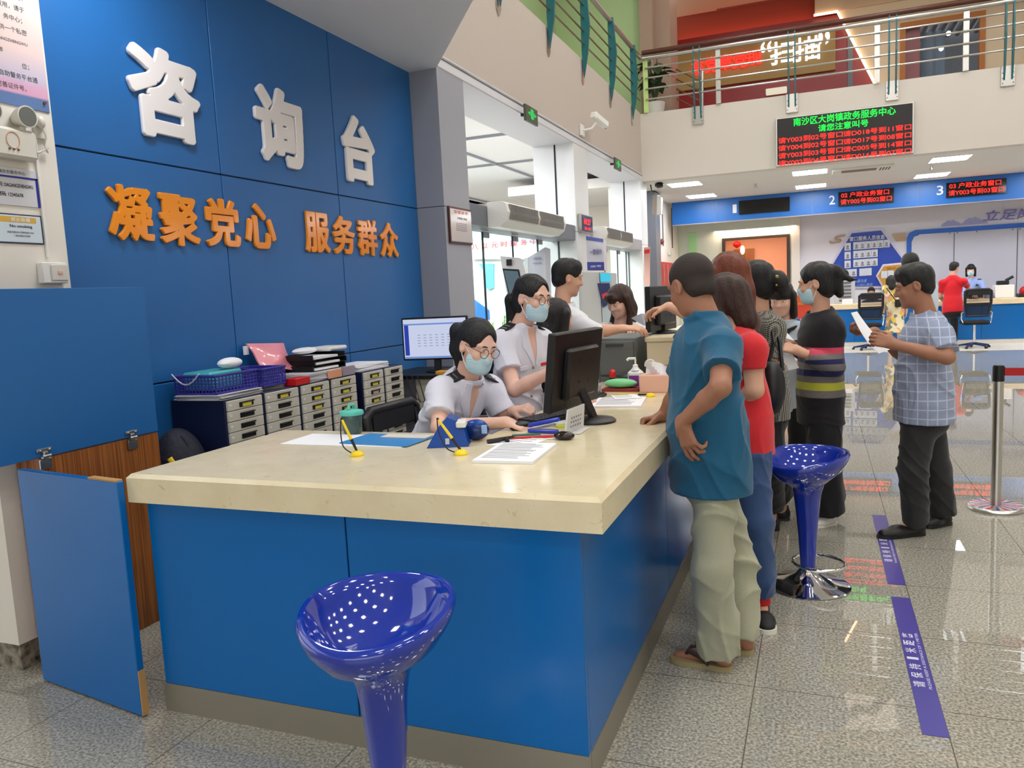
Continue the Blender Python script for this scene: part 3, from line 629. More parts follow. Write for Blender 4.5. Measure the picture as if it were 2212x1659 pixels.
monitor((-0.975, 3.42, CT+0.001), R(-99), 0.50, 0.352, 'black monitor seen from behind on the counter front corner', True, R(7), None, 0.2, 0.068, 0.02, 0.07)
bd = empty('back_desk', (-2.75, 5.75, 0), 'dark topped back desk carrying the lit monitor', 'desk')
MB().box((-3.3, 5.4, 0.92), (-2.1, 6.1, 0.95), 0.004).build('desk_top', M_black, bd); MB().box((-2.98, 5.46, 0), (-2.6, 6.05, 0.92), 0.004).build('pedestal', mat('beige_metal', (196, 188, 170), 0.5), bd)
for x in (-3.25, -2.15): MB().box((x-0.025, 5.5, 0), (x+0.025, 6.0, 0.92)).build('leg', M_navy, bd, False)
monitor((-2.88, 5.66, CT+0.001), R(9), 0.555, 0.345, 'lit desktop monitor with white screen behind the seated officers', True, 0, None, 0.2, 0.10)
tag(MB().box((-2.78, 5.42, CT), (-2.52, 5.5, CT+0.03), 0.006).build('yellow_tray', mat('amber_plastic', (222, 160, 40), 0.5)), 'amber yellow tray in front of the lit monitor', 'tray')
tag(MB().box((-2.5, 5.55, CT), (-2.2, 5.8, CT+0.12), 0.01).build('desk_printer', M_black), 'black printer beside the lit monitor', 'printer')
cb = MB()
for k in range(3): cb.tube([(-3.02+0.05*k, 5.385, CT+0.0), (-3.0+0.05*k, 5.38, CT-0.05), (-2.96+0.06*k, 5.37, CT-0.16-0.05*k), (-2.9+0.04*k, 5.38, CT-0.2)], 0.004, 6)
tag(cb.build('cable_bundle', M_black), 'black cables hanging from the back desk edge', 'cable')

# ---------- things lying on the counter
def sheet(c, sx, sy, rz, name, m, label, cat='paper', n=1, th=0.0012, lines=0, group=None, z=CT):
    A = rotz(rz).T; mb = MB(); c = np.array([c[0], c[1], z])
    mb.obox(c+ZA*(n*th/2+0.0004), A, (sx/2, sy/2, n*th/2), 0.0003)
    if not lines:
        return tag(mb.build(name, m), label, cat, group)
    t = empty(name, c, label, cat, group); mb.build('sheets', m, t)
    ln = MB(); random.seed(lines)
    for i in range(lines):
        w_ = sx*random.uniform(0.28, 0.4); yy = sy*(0.42-0.84*i/lines)
        ln.obox(c+ZA*(n*th+0.0009)+(A[1]*yy)+A[0]*(-sx*0.42+w_), A, (w_, 0.0016, 0.0003))
    ln.build('printed_lines', M_ink, t, False); return t
sheet((-1.88, 2.86), 0.60, 0.24, 0.0, 'white_sheet', M_paper, 'wide white paper sheet under the blue folder', n=2)
sheet((-1.72, 2.87), 0.34, 0.22, -0.08, 'blue_folder', mat('blue_plastic_sleeve', (62, 140, 206), 0.25), 'light blue plastic folder lying on white paper', 'folder', n=4, z=CT+0.003)
sheet((-1.66, 2.93), 0.22, 0.07, -0.02, 'cream_card', M_offw, 'pale card strip on the light blue folder', 'card', n=3, z=CT+0.0085)
sheet((-1.06, 2.69), 0.23, 0.33, 0.06, 'document_stack', M_paper, 'printed document stack in front of the card readers', n=9, lines=14)
sheet((-1.14, 2.92), 0.18, 0.2, -0.25, 'receipt_sheet', M_paper, 'white receipt sheet behind the printed document stack', lines=5)
sheet((-0.98, 4.0), 0.26, 0.32, 0.12, 'form_stack', M_paper, 'printed form stack beyond the counter monitor', n=7, lines=12)
sheet((-0.98, 4.16), 0.14, 0.16, 0.4, 'form_sheet', M_paper, 'loose form sheet overlapping the far form stack', n=2, z=CT+0.0095, lines=4)
sheet((-1.2, 3.4), 0.21, 0.29, 0.5, 'note_sheet', M_paper, 'white note paper under the seated officer\'s hand', lines=6)
def penset(c, top, label, ctrl):
    c = np.array([c[0], c[1], CT]); t = empty('desk_pen', c, label, 'pen', 'tethered yellow counter pens'); top = np.array(top)
    MB().lathe(c, [(0.026, 0), (0.027, 0.006), (0.022, 0.015), (0.012, 0.021), (0.0, 0.022)], 24).build('base', M_yellow, t)
    d = top-(c+ZA*0.018); b0 = c+ZA*0.018
    MB().tube([b0, b0+d*0.36], [0.0045, 0.0065], 10).build('holder', M_black, t)
    p = MB().tube([b0+d*0.36, b0+d*0.94], [0.0062, 0.0048], 10).build('barrel', M_yellow, t); MB().tube([b0+d*0.94, b0+d], 0.0045, 10).build('cap', M_black, t)
    pts = [b0+d*0.98]; q = [b0+d]+[np.array(k) for k in ctrl]+[c+np.array([-0.02, 0, 0.008])]
    n = len(q); out = []
    for i in range(25):
        u = i/24*(n-1); k = min(int(u), n-2); f_ = u-k
        p0, p1, p2, p3 = q[max(k-1, 0)], q[k], q[k+1], q[min(k+2, n-1)]
        out.append(0.5*((2*p1)+(-p0+p2)*f_+(2*p0-5*p1+4*p2-p3)*f_**2+(-p0+3*p1-3*p2+p3)*f_**3))
    MB().tube(out, 0.0025, 6).build('cord', M_black, t)
penset((-1.68, 2.57), at(737, 903, 2.57), 'yellow tethered pen standing before the light blue folder', [at(736, 935, 2.57), at(742, 965, 2.57)])
penset((-1.27, 2.65), at(944, 903, 2.65), 'yellow tethered pen standing before the blue card reader', [at(948, 935, 2.65), at(965, 968, 2.65)])
pt = empty('desk_pen', (-0.88, 4.27, CT), 'yellow tethered pen lying down near the tissue box', 'pen', 'tethered yellow counter pens')
MB().lathe((-0.86, 4.24, CT), [(0.026, 0), (0.027, 0.006), (0.022, 0.015), (0.0, 0.022)], 20).build('base', M_yellow, pt)
MB().tube([(-0.88, 4.24, CT+0.012), (-0.93, 4.25, CT+0.01)], 0.0055, 8).build('holder', M_black, pt); MB().tube([(-0.93, 4.25, CT+0.01), (-1.06, 4.27, CT+0.008)], 0.006, 8).build('barrel', M_yellow, pt)
# blue card readers
M_dev = mat('blue_device_plastic', (10, 66, 150), 0.3)
cr_ = empty('card_reader', (-1.4, 2.88, CT), 'blue wedge shaped card reader beside the near yellow pen', 'card reader')
A = rotz(0.35)
pr = [(-0.085, -0.075, 0), (0.085, -0.075, 0), (0.06, -0.03, 0.085), (0.0, -0.03, 0.115), (-0.04, -0.04, 0.075)]
b0 = np.array([-1.41, 2.84, CT+0.001]); mb = MB().prism([A @ np.array(p)+b0 for p in pr], A @ np.array([0, 0.11, 0.0])); mb.build('body', M_dev, cr_, True, 25)
mb = MB(); mb.obox(b0+A @ np.array([0.055, -0.01, 0.085]), A.T, (0.02, 0.045, 0.012), 0.004); mb.build('card_slot', M_whitep, cr_)
mb = MB(); mb.obox(b0+A @ np.array([0.0, -0.0765, 0.025]), A.T, (0.008, 0.001, 0.012)); mb.build('emblem', mat('pale_print', (190, 200, 220), 0.5), cr_, False)
c2 = empty('fingerprint_reader', (-1.29, 2.98, CT), 'rounded dark blue device behind the wedge card reader', 'card reader')
mb = MB(); mb.ball((-1.335, 2.94, CT+0.042), (0.06, 0.045, 0.042), 24, 14, rotz(0.15).T); mb.build('body', mat('navy_device', (14, 44, 104), 0.25), c2)
mb = MB(); mb.ball((-1.33, 2.935, CT+0.066), (0.045, 0.03, 0.022), 18, 10, rotz(0.15).T); mb.build('lid', M_dev, c2)
mb = MB(); mb.obox((-1.285, 2.915, CT+0.05), rotz(0.5).T, (0.012, 0.004, 0.018), 0.002); mb.build('sticker', mat('pale_blue_sticker', (150, 180, 220), 0.5), c2)
tag(MB().tube([(-1.25, 2.86, CT+0.008), (-1.2, 2.9, CT+0.014), (-1.16, 2.93, CT+0.02)], [0.011, 0.009, 0.005], 8).tube([(-1.17, 2.88, CT+0.01), (-1.19, 2.91, CT+0.014)], 0.009, 8).build('black_clip', M_black), 'small black clip lying before the rounded blue device', 'clip')
ms = empty('computer_mouse', (-1.235, 3.2, CT), 'black computer mouse under the seated officer\'s hand', 'mouse')
MB().ball((-1.235, 3.2, CT+0.014), (0.034, 0.055, 0.022), 18, 10, rotz(-0.6).T).build('shell', M_black, ms)
st = empty('stapler', (-1.1, 3.13, CT), 'blue open stapler in front of the keyboard', 'stapler')
A = rotz(-0.1).T; mb = MB(); mb.obox((-1.1, 3.12, CT+0.009), A, (0.07, 0.013, 0.008), 0.004); mb.build('base', mat('stapler_blue', (46, 62, 180), 0.35), st)
A2 = (rotz(-0.1) @ rotax(YA, -0.22)).T; mb = MB(); mb.obox((-1.095, 3.12, CT+0.047), A2, (0.075, 0.012, 0.009), 0.006); mb.build('arm', mat('stapler_blue', (46, 62, 180), 0.35), st)
mb = MB(); mb.obox((-1.10, 3.12, CT+0.027), A2, (0.06, 0.007, 0.004), 0.001); mb.build('magazine', M_steel, st)
rn = empty('red_ruler', (-1.13, 3.0, CT), 'red and black ruler strip near the stapler', 'ruler')
A = rotz(0.35).T; mb = MB(); mb.obox((-1.12, 3.0, CT+0.004), A, (0.1, 0.014, 0.003), 0.001); mb.build('red_strip', M_red, rn)
mb = MB(); mb.obox((-1.14, 3.02, CT+0.011), A, (0.06, 0.012, 0.003), 0.001); mb.build('green_strip', mat('bottle_green', (40, 110, 90), 0.4), rn)
us = empty('card_holder', (-0.97, 2.99, CT), 'shiny dark card holder with a white cable before the name stand', 'card holder')
MB().ball((-0.965, 2.99, CT+0.016), (0.045, 0.03, 0.018), 18, 10).build('body', mat('dark_gloss', (36, 26, 24), 0.12), us)
MB().tube([(-1.0, 2.985, CT+0.006), (-1.05, 2.97, CT+0.004), (-1.1, 2.975, CT+0.004)], 0.003, 6).build('cable', M_whitep, us)
ns = empty('name_stand', (-0.97, 3.18, CT), 'clear white desk name stand before the counter monitor', 'desk sign')
p0, p1, p2, p3 = [np.array(k) for k in ((-0.985, 3.07, CT), (-0.955, 3.24, CT), at(1263, 872, 3.26), at(1228, 886, 3.09))]
nn = np.array([-0.03, 0.005, 0]); MB().prism([p0, p1, p2, p3], nn*0.25).build('plate', mat('frosted_acrylic', (206, 206, 206), 0.3), ns, False)
nl = MB()
for i in range(3):
    for j in range(5):
        a_ = 0.2+0.13*j; b_ = 0.3+0.17*i
        c = (p0*(1-a_)+p1*a_)*(1-b_)+(p3*(1-a_)+p2*a_)*b_-nn*0.05
        nl.ball(c+np.array([0.004, -0.002, 0]), (0.002, 0.006, 0.004), 6, 4)
nl.build('printed_rows', M_ink, ns)
MB().box((-0.975, 3.1, CT), (-0.93, 3.25, CT+0.006), 0.002).build('foot', mat('frosted_acrylic', (206, 206, 206), 0.3), ns)
sheet((-1.06, 3.28), 0.07, 0.07, 0.6, 'sticky_note', mat('lime_note', (200, 206, 80), 0.6), 'lime green sticky notes behind the stapler', 'sticky note', n=6)
def keyboard(c, rz, label):
    c = np.array([c[0], c[1], CT]); t = empty('keyboard', c, label, 'keyboard', 'black keyboards'); A = rotz(rz).T
    mb = MB(); mb.obox(c+ZA*0.011, A, (0.22, 0.07, 0.009), 0.004); mb.build('case', M_black, t)
    k = MB()
    for i in range(17):
        for j in range(5): k.obox(c+ZA*0.023+A[0]*(-0.2+0.025*i)+A[1]*(-0.05+0.024*j), A, (0.0105, 0.0098, 0.004), 0.002)
    k.build('keys', mat('key_black', (34, 34, 38), 0.5), t); return t
keyboard((-1.165, 3.5, ), R(68), 'black keyboard in front of the seated officer')
keyboard((-1.2, 4.05), R(85), 'black keyboard in front of the second officer')
cp = empty('drinks_tumbler', (-1.985, 3.015, CT), 'clear tumbler with teal lid at the back edge of the counter', 'tumbler')
MB().lathe((-1.985, 3.015, CT), [(0.036, 0.0), (0.042, 0.008), (0.047, 0.085), (0.045, 0.09), (0.04, 0.012), (0.0, 0.008)], 28).build('cup', mat('smoky_clear', (120, 150, 146), 0.1, trans=0.75), cp)
MB().lathe((-1.985, 3.015, CT+0.088), [(0.053, 0), (0.056, 0.008), (0.053, 0.018), (0.03, 0.024), (0, 0.026)], 28).build('lid', mat('teal_plastic', (96, 196, 178), 0.35), cp)
MB().tube([(-1.985, 2.99, CT+0.112), (-1.985, 3.0, CT+0.135), (-1.985, 3.035, CT+0.132), (-1.985, 3.045, CT+0.11)], 0.007, 8).build('loop', mat('teal_plastic', (96, 196, 178), 0.35), cp)
# far end of the counter
tb = empty('tissue_box', (-0.875, 4.45, CT), 'peach pink tissue box beside the hand sanitiser', 'tissue box')
MB().box((-0.955, 4.40, CT), (-0.76, 4.52, CT+0.1), 0.004).build('carton', mat('peach_carton', (226, 178, 156), 0.6), tb)
ts = MB().grid(lambda u, v: np.array([-0.93+0.13*u, 4.46+0.02*math.sin(7*u+3*v), CT+0.1+0.075*v*(0.75+0.25*math.sin(3*u+1))]), 10, 6); ts.add([np.array(v)+np.array([0, 0.01, 0]) for v in ts.v], [tuple(f[::-1]) for f in ts.f])
ts.build('tissue', M_paper, tb)
sn = empty('sanitiser_bottle', (-1.01, 4.56, CT), 'white hand sanitiser pump bottle with purple label', 'bottle')
MB().box((-1.055, 4.53, CT), (-0.965, 4.59, CT+0.115), 0.016).build('bottle', M_whitep, sn); MB().lathe((-1.01, 4.56, CT+0.114), [(0.03, 0), (0.016, 0.018), (0.016, 0.03), (0.012, 0.032), (0.006, 0.036), (0.006, 0.06), (0, 0.06)], 18).build('collar', M_whitep, sn)
MB().tube([(-1.01, 4.56, CT+0.172), (-1.01, 4.56, CT+0.183), (-1.045, 4.545, CT+0.184), (-1.056, 4.54, CT+0.174)], 0.008, 10).build('pump', M_whitep, sn)
sl_ = MB().box((-1.045, 4.527, CT+0.022), (-0.985, 4.531, CT+0.085)).build('label_panel', mat('purple_print', (128, 30, 140), 0.5), sn, False)
gtray = empty('green_packet', (-1.09, 4.5, CT), 'green wrapped packet on a red box near the sanitiser', 'packet')
MB().box((-1.19, 4.44, CT), (-0.97, 4.54, CT+0.018), 0.003).build('red_base', mat('dark_red', (140, 44, 40), 0.5), gtray); MB().ball((-1.085, 4.49, CT+0.045), (0.1, 0.05, 0.028), 18, 10).build('green_wrap', mat('mint_wrap', (120, 200, 140), 0.3), gtray)
sp = empty('rubber_stamp', (-1.19, 4.72, CT), 'red handled rubber stamp beyond the green packet', 'stamp')
MB().lathe((-1.19, 4.72, CT), [(0.02, 0), (0.02, 0.03), (0.009, 0.035), (0.009, 0.05), (0.0, 0.05)], 16).build('die', M_black, sp); MB().ball((-1.19, 4.72, CT+0.075), (0.022, 0.022, 0.028), 14, 10).build('knob', M_red, sp)
tag(MB().ball((-1.12, 4.82, CT+0.035), (0.12, 0.05, 0.035), 18, 10, rotz(0.2).T).build('black_pouch', mat('black_leather', (20, 20, 22), 0.3)), 'black glossy pouch behind the hand sanitiser', 'pouch')
tp = empty('tape_dispenser', (-0.93, 4.7, CT), 'white cable reel gadget behind the tissue box', 'gadget')
MB().tube([(-0.95+0.03*math.cos(a), 4.7, CT+0.13+0.03*math.sin(a)) for a in np.linspace(-0.3, math.pi+0.3, 12)], 0.006, 8).build('loop', M_whitep, tp); MB().box((-0.96, 4.67, CT), (-0.9, 4.73, CT+0.12), 0.015).build('body', M_whitep, tp)
gc = empty('ink_pad', (-1.23, 4.47, CT), 'grey clear plastic case beside the green packet', 'case'); MB().box((-1.265, 4.42, CT), (-1.205, 4.5, CT+0.045), 0.006).build('shell', mat('clear_grey', (190, 196, 204), 0.15), gc)
# rear raised section
rc_ = empty('rear_cabinet', (-0.85, 5.2, 0), 'beige raised cabinet closing the far end of the counter', 'cabinet')
MB().box((-1.02, 4.95, 0), (-0.585, 6.9, 1.20), 0.004).build('body', M_beige, rc_); MB().box((-1.03, 4.94, 1.20), (-0.57, 6.92, 1.232), 0.006).build('top', M_beige, rc_)
MB().box((-1.02, 4.945, 1.05), (-0.585, 4.951, 1.053)).build('panel_joint', M_ink, rc_, False)
gk = empty('steel_cabinet', (-1.2, 5.2, 0), 'grey steel drawer cabinet between the monitors', 'cabinet')
MB().box((-1.37, 5.05, 0), (-1.11, 5.6, 1.225), 0.004).build('case', mat('mid_grey_steel', (112, 116, 114), 0.5), gk)
for k in range(3):
    d_ = MB().box((-1.355, 5.035, 0.98-0.24*k), (-1.125, 5.05, 1.205-0.24*k), 0.004).build('drawer', mat('mid_grey_steel', (112, 116, 114), 0.5), gk)
    MB().box((-1.31, 5.028, 1.17-0.24*k), (-1.19, 5.036, 1.19-0.24*k), 0.002).build('handle', mat('dark_grey_steel', (70, 72, 72), 0.5), d_)
monitor((-0.99, 5.32, 1.233), R(-100), 0.5, 0.30, 'black monitor seen edge on beside the beige cabinet', True, 0, None, 0.18, 0.02)
# ================================================================ stools, tape, stanchion
M_stool = mat('glossy_blue_plastic', (14, 44, 150), 0.07, spec=0.6, coat=0.6)
def stool(loc, rz, zrim, label, leg=0.0):
    """bombo stool: scooped seat that funnels into the stem, chrome column, foot ring and base; rz turns the low front lip"""
    loc = np.array(loc, float); t = empty('bar_stool', loc, label, 'stool', 'glossy blue bar stools')
    A = rotz(rz); n = 48
    def rim(a):
        rx, ry = 0.205, 0.19; c, s_ = math.cos(a), math.sin(a)
        z = zrim-0.03-0.022*c+0.018*s_*s_   # low in front (+x), raised at the sides
        return np.array([rx*c, ry*s_, z])
    prof_out = [(1.0, 0.0), (1.03, -0.012), (0.97, -0.045), (0.82, -0.085), (0.6, -0.115), (0.42, -0.14), (0.35, -0.18), (0.31, -0.235)]
    prof_in = [(0.93, 0.002), (0.86, -0.022), (0.74, -0.052), (0.55, -0.078), (0.33, -0.09), (0.12, -0.094)]
    v = []; f = []
    rings = [('i', r, z) for r, z in reversed(prof_in)]+[('o', r, z) for r, z in prof_out]
    for kind, r, z in rings:
        for k in range(n):
            a = 2*math.pi*k/n; p = rim(a); d = min(1, r)**1.5
            zz = (zrim-0.035)*(1-d)+p[2]*d+z
            v.append(A @ np.array([p[0]*r, p[1]*r, zz])+loc)
    zb = zrim-0.035-0.235
    for (r, z) in ((0.054, zb-0.07), (0.046, zb-0.16), (0.039, zb-0.27), (0.034, zb-0.36)):
        for k in range(n):
            a = 2*math.pi*k/n; v.append(A @ np.array([r*math.cos(a), r*math.sin(a), z])+loc)
    m = len(v)//n
    for i in range(m-1):
        for k in range(n): f.append((i*n+k, (i+1)*n+k, (i+1)*n+(k+1) % n, i*n+(k+1) % n))
    f.append(tuple(range(n))); f.append(tuple((m-1)*n+k for k in range(n-1, -1, -1)))
    s_ = MB().add(v, f).build('seat_shell', M_stool, t, True, 60)
    zl = zb-0.36
    MB().cyl(loc+ZA*(0.05), loc+ZA*(zl+0.02), 0.026, n=24).cyl(loc+ZA*(zl-0.015), loc+ZA*(zl+0.005), 0.04, n=24).build('gas_column', M_chrome, t)
    MB().lathe(loc, [(0.2, 0.0), (0.205, 0.006), (0.19, 0.014), (0.12, 0.032), (0.06, 0.065), (0.03, 0.10), (0.027, 0.11)], 48).build('base', M_chrome, t)
    zr = zl*0.55+0.06; pts = [A @ np.array([-0.09+0.12*math.cos(a), 0.13*math.sin(a), 0])+loc+ZA*zr for a in np.linspace(0, 2*math.pi, 25)[:-1]]
    MB().tube(pts, 0.009, 10, True).cyl(loc+ZA*(zr-0.02), loc+ZA*(zr+0.02), 0.034, n=20).build('foot_ring', M_chrome, t)
    return t
stool((-1.02, 1.6, 0), R(-80), 0.82, 'glossy blue bar stool in the foreground before the counter front')
stool((-0.054, 4.10, 0), R(-125), 0.70, 'glossy blue bar stool with chrome base behind the man in the blue polo')
M_tape = mat('purple_floor_tape', (64, 56, 142), 0.35); M_tw = mat('tape_white', (208, 206, 226), 0.5)
for k, (y0, y1) in enumerate(((2.80, 4.04), (4.21, 5.46))):
    t = empty('floor_tape', (0.363, (y0+y1)/2, 0.001), ('near' if k == 0 else 'far')+' purple floor tape strip with white lettering'+('' if k == 0 else ' under the plaid man\'s shoe'), 'floor tape', 'purple waiting line strips')
    MB().box((0.323, y0, 0.0005), (0.405, y1, 0.002)).build('strip', M_tape, t, False)
    for i, ch in enumerate('请保持1米距离'): text('white_lettering', ch, M_tw, (0.352, y0+0.36+0.073*i, 0.0022), YA, -XA, fit=(0.045 if ch != '1' else 0.02, 0.042), extrude=0.0006, bold=0.02, parent=t)
    text('small_lettering', 'PLEASE KEEP A DISTANCE OF 1 METER', M_tw, (0.388, y0+0.58, 0.0022), YA, -XA, fit=(0.5, 0.011), extrude=0.0005, parent=t)
sn_ = empty('queue_stanchion', (1.075, 5.76, 0), 'chrome queue post with red belt at the right edge', 'queue post')
MB().lathe((1.075, 5.76, 0), [(0.165, 0.0), (0.167, 0.012), (0.16, 0.024), (0.15, 0.028)], 48).build('base', M_steel, sn_)
bm = MB(); n = 32
for k in range(n):
    bm.m = (0, 1, 0, 2, 0, 1, 0, 2)[k % 8]; a0, a1 = 2*math.pi*k/n, 2*math.pi*(k+1)/n
    bm.quad((1.075, 5.76, 0.029), (1.075+0.15*math.cos(a0), 5.76+0.15*math.sin(a0), 0.0285), (1.075+0.15*math.cos(a1), 5.76+0.15*math.sin(a1), 0.0285))
bm.build('base_disc', [mat('silver_disc', (200, 196, 196), 0.25, 0.6), mat('disc_red', (170, 24, 36), 0.3), mat('disc_blue', (40, 44, 120), 0.3)], sn_, False)
MB().cyl((1.075, 5.76, 0.028), (1.075, 5.76, 0.86), 0.031, n=28).build('post', M_steel, sn_)
MB().cyl((1.075, 5.76, 0.84), (1.075, 5.76, 0.935), 0.034, n=28).cyl((1.075, 5.76, 0.935), (1.075, 5.76, 0.942), 0.03, n=28).build('belt_head', M_black, sn_)
MB().box((1.105, 5.757, 0.875), (3.2, 5.762, 0.925)).build('belt', mat('red_belt', (170, 18, 24), 0.6), sn_, False)

# ================================================================ fittings on the white pillar (x = -3.28, facing +x)
def plate(c, w, h, th=0.004, x=-3.279):
    return MB().box((x, c[0]-w/2, c[1]-h/2), (x+th, c[0]+w/2, c[1]+h/2), 0.002)
po = empty('notice_poster', (-3.28, 2.5, 2.8), 'pastel notice poster at the top left corner', 'poster')
m = bpy.data.materials.new('pastel_print'); m.use_nodes = True; nt = m.node_tree; b = nt.nodes['Principled BSDF']; b.inputs['Roughness'].default_value = 0.3
tc = nt.nodes.new('ShaderNodeTexCoord'); sp_ = nt.nodes.new('ShaderNodeSeparateXYZ'); nt.links.new(tc.outputs['Object'], sp_.inputs[0])
mr = nt.nodes.new('ShaderNodeMapRange'); mr.inputs[1].default_value = -0.32; mr.inputs[2].default_value = 0.3; nt.links.new(sp_.outputs[2], mr.inputs[0])
cr = nt.nodes.new('ShaderNodeValToRGB'); e = cr.color_ramp.elements; e[0].position = 0.0; e[0].color = rgb(96, 124, 172); e[1].position = 1.0; e[1].color = rgb(206, 210, 214)
for p_, c_ in ((0.075, (96, 124, 172)), (0.09, (216, 164, 192)), (0.15, (216, 168, 196)), (0.2, (196, 188, 210)), (0.4, (226, 200, 196)), (0.6, (222, 202, 196))): q = e.new(p_); q.color = rgb(*c_)
nt.links.new(mr.outputs[0], cr.inputs[0]); nt.links.new(cr.outputs[0], b.inputs['Base Color'])
plate((2.455, 2.79), 0.49, 0.63).build('sheet', m, po)
for i, s_ in enumerate(('政务服务中心', '只提供充电，不提供', '快递公众取用，请于', '务中心；', '号，仅提供一个私密', '编号：DAGANGZHENGWU', '12345678', '位；', '状，可自助警务平台通', '单，完善证件号。')):
    text('printed_line', s_, M_ink, (-3.2745, 2.645, 3.0-0.049*i), YA, ZA, size=0.026 if len(s_) < 13 else 0.0185, extrude=0.0004, align='L', parent=po).location.y -= min(0.03*len(s_), 0.25)
MB().cyl((-3.276, 2.675, 2.515), (-3.268, 2.675, 2.515), 0.007, n=12).build('screw_cap', mat('brass', (180, 120, 60), 0.3, 1.0), po)
em = empty('emergency_lamp', (-3.27, 2.47, 2.32), 'twin head ivory emergency lamp box on the white pillar', 'emergency lamp')
MB().box((-3.28, 2.33, 2.235), (-3.215, 2.575, 2.365), 0.014).build('box', M_offw, em)
for yy in (2.37, 2.53):
    l = MB(); l.tube([(-3.245, yy, 2.365), (-3.245, yy, 2.39)], 0.012, 10); l.tube([(-3.275, yy, 2.415), (-3.24, yy, 2.42), (-3.205, yy, 2.42)], [0.03, 0.042, 0.047], 24); h_ = l.build('lamp_head', M_offw, em)
    MB().tube([(-3.206, yy, 2.42), (-3.2035, yy, 2.42)], 0.041, 24).build('lens', mat('lamp_lens', (110, 112, 108), 0.08), h_)
MB().tube([(-3.214, 2.455+0.03*math.cos(a), 2.31+0.035*math.sin(a)) for a in np.linspace(0, 2*math.pi, 20)[:-1]], 0.0018, 6, True).build('badge_ring', mat('badge_orange', (214, 150, 110), 0.5), em)
dots = MB()
for k in (-1, 0, 1): dots.ball((-3.214, 2.455+0.02*k, 2.272), 0.005, 8, 6)
dots.build('status_dots', M_ink, em)
so = empty('wall_socket', (-3.27, 2.64, 2.385), 'small ivory socket with plug and coiled cord beside the emergency lamp', 'socket')
plate((2.635, 2.385), 0.06, 0.07, 0.012).build('plate', M_offw, so); MB().ball((-3.255, 2.63, 2.42), (0.018, 0.02, 0.028), 12, 8).build('plug', M_offw, so)
MB().tube([(-3.25, 2.63, 2.4), (-3.25, 2.645, 2.36), (-3.26, 2.64, 2.32), (-3.262, 2.655, 2.29), (-3.262, 2.63, 2.30), (-3.262, 2.66, 2.315), (-3.262, 2.61, 2.285), (-3.262, 2.585, 2.28)], 0.004, 8).build('cord', M_offw, so)
MB().box((-3.279, 2.597, 1.82), (-3.268, 2.61, 2.36)).build('trunking', M_whitep, so, False)
s1 = empty('account_sign', (-3.28, 2.45, 2.12), 'grey sign with blue border reading DAGANGZHENGWU 12345678', 'sign')
plate((2.43, 2.122), 0.33, 0.165, 0.004).build('panel', mat('sign_grey', (204, 204, 210), 0.15), s1)
MB().box((-3.276, 2.27, 2.160), (-3.273, 2.595, 2.168)).box((-3.276, 2.585, 2.04), (-3.273, 2.595, 2.168)).build('blue_border', mat('sign_blue', (38, 40, 150), 0.4), s1, False)
text('sign_text', '账号: DAGANGZHENGWU', M_black_ink, (-3.2745, 2.485, 2.128), YA, ZA, fit=(0.17, 0.02), extrude=0.0006, bold=0.01, parent=s1)
text('sign_text', '密码: 12345678', M_black_ink, (-3.2745, 2.46, 2.088), YA, ZA, fit=(0.115, 0.02), extrude=0.0006, bold=0.01, parent=s1)
text('sign_text', '大岗镇政务服务中心', M_ink, (-3.2745, 2.46, 2.184), YA, ZA, fit=(0.16, 0.016), extrude=0.0006, parent=s1)
s2 = empty('no_smoking_sign', (-3.28, 2.45, 1.94), 'pale no smoking sign with a gold heading bar', 'sign')
plate((2.43, 1.94), 0.33, 0.13, 0.003).build('frame', mat('sign_dark_frame', (56, 62, 86), 0.4), s2); plate((2.43, 1.94), 0.318, 0.118, 0.0045).build('panel', mat('sign_pale_blue', (204, 216, 226), 0.2), s2)
MB().box((-3.2748, 2.28, 1.968), (-3.2738, 2.565, 1.992)).build('gold_bar', mat('sign_gold', (212, 170, 70), 0.4), s2, False)
text('sign_text', '禁止吸烟', M_paper, (-3.2735, 2.49, 1.98), YA, ZA, fit=(0.09, 0.017), extrude=0.0004, bold=0.02, parent=s2)
text('sign_text', 'No smoking', M_black_ink, (-3.2735, 2.49, 1.95), YA, ZA, fit=(0.105, 0.016), extrude=0.0004, bold=0.02, parent=s2)
text('sign_text', '违者罚款50元 举报电话12345', M_ink, (-3.2735, 2.485, 1.925), YA, ZA, fit=(0.125, 0.009), extrude=0.0004, parent=s2)
text('sign_text', '广州市控烟办公室监制', M_ink, (-3.2735, 2.49, 1.91), YA, ZA, fit=(0.075, 0.008), extrude=0.0004, parent=s2)
cb_ = empty('call_button', (-3.27, 2.62, 1.745), 'white call button box low on the white pillar', 'switch')
MB().box((-3.28, 2.545, 1.70), (-3.245, 2.672, 1.795), 0.004).build('back_box', M_whitep, cb_); MB().box((-3.246, 2.585, 1.712), (-3.238, 2.668, 1.785), 0.003).build('face_plate', M_offw, cb_); MB().box((-3.239, 2.615, 1.74), (-3.235, 2.642, 1.757), 0.002).build('button', mat('button_pink', (224, 170, 160), 0.4), cb_)

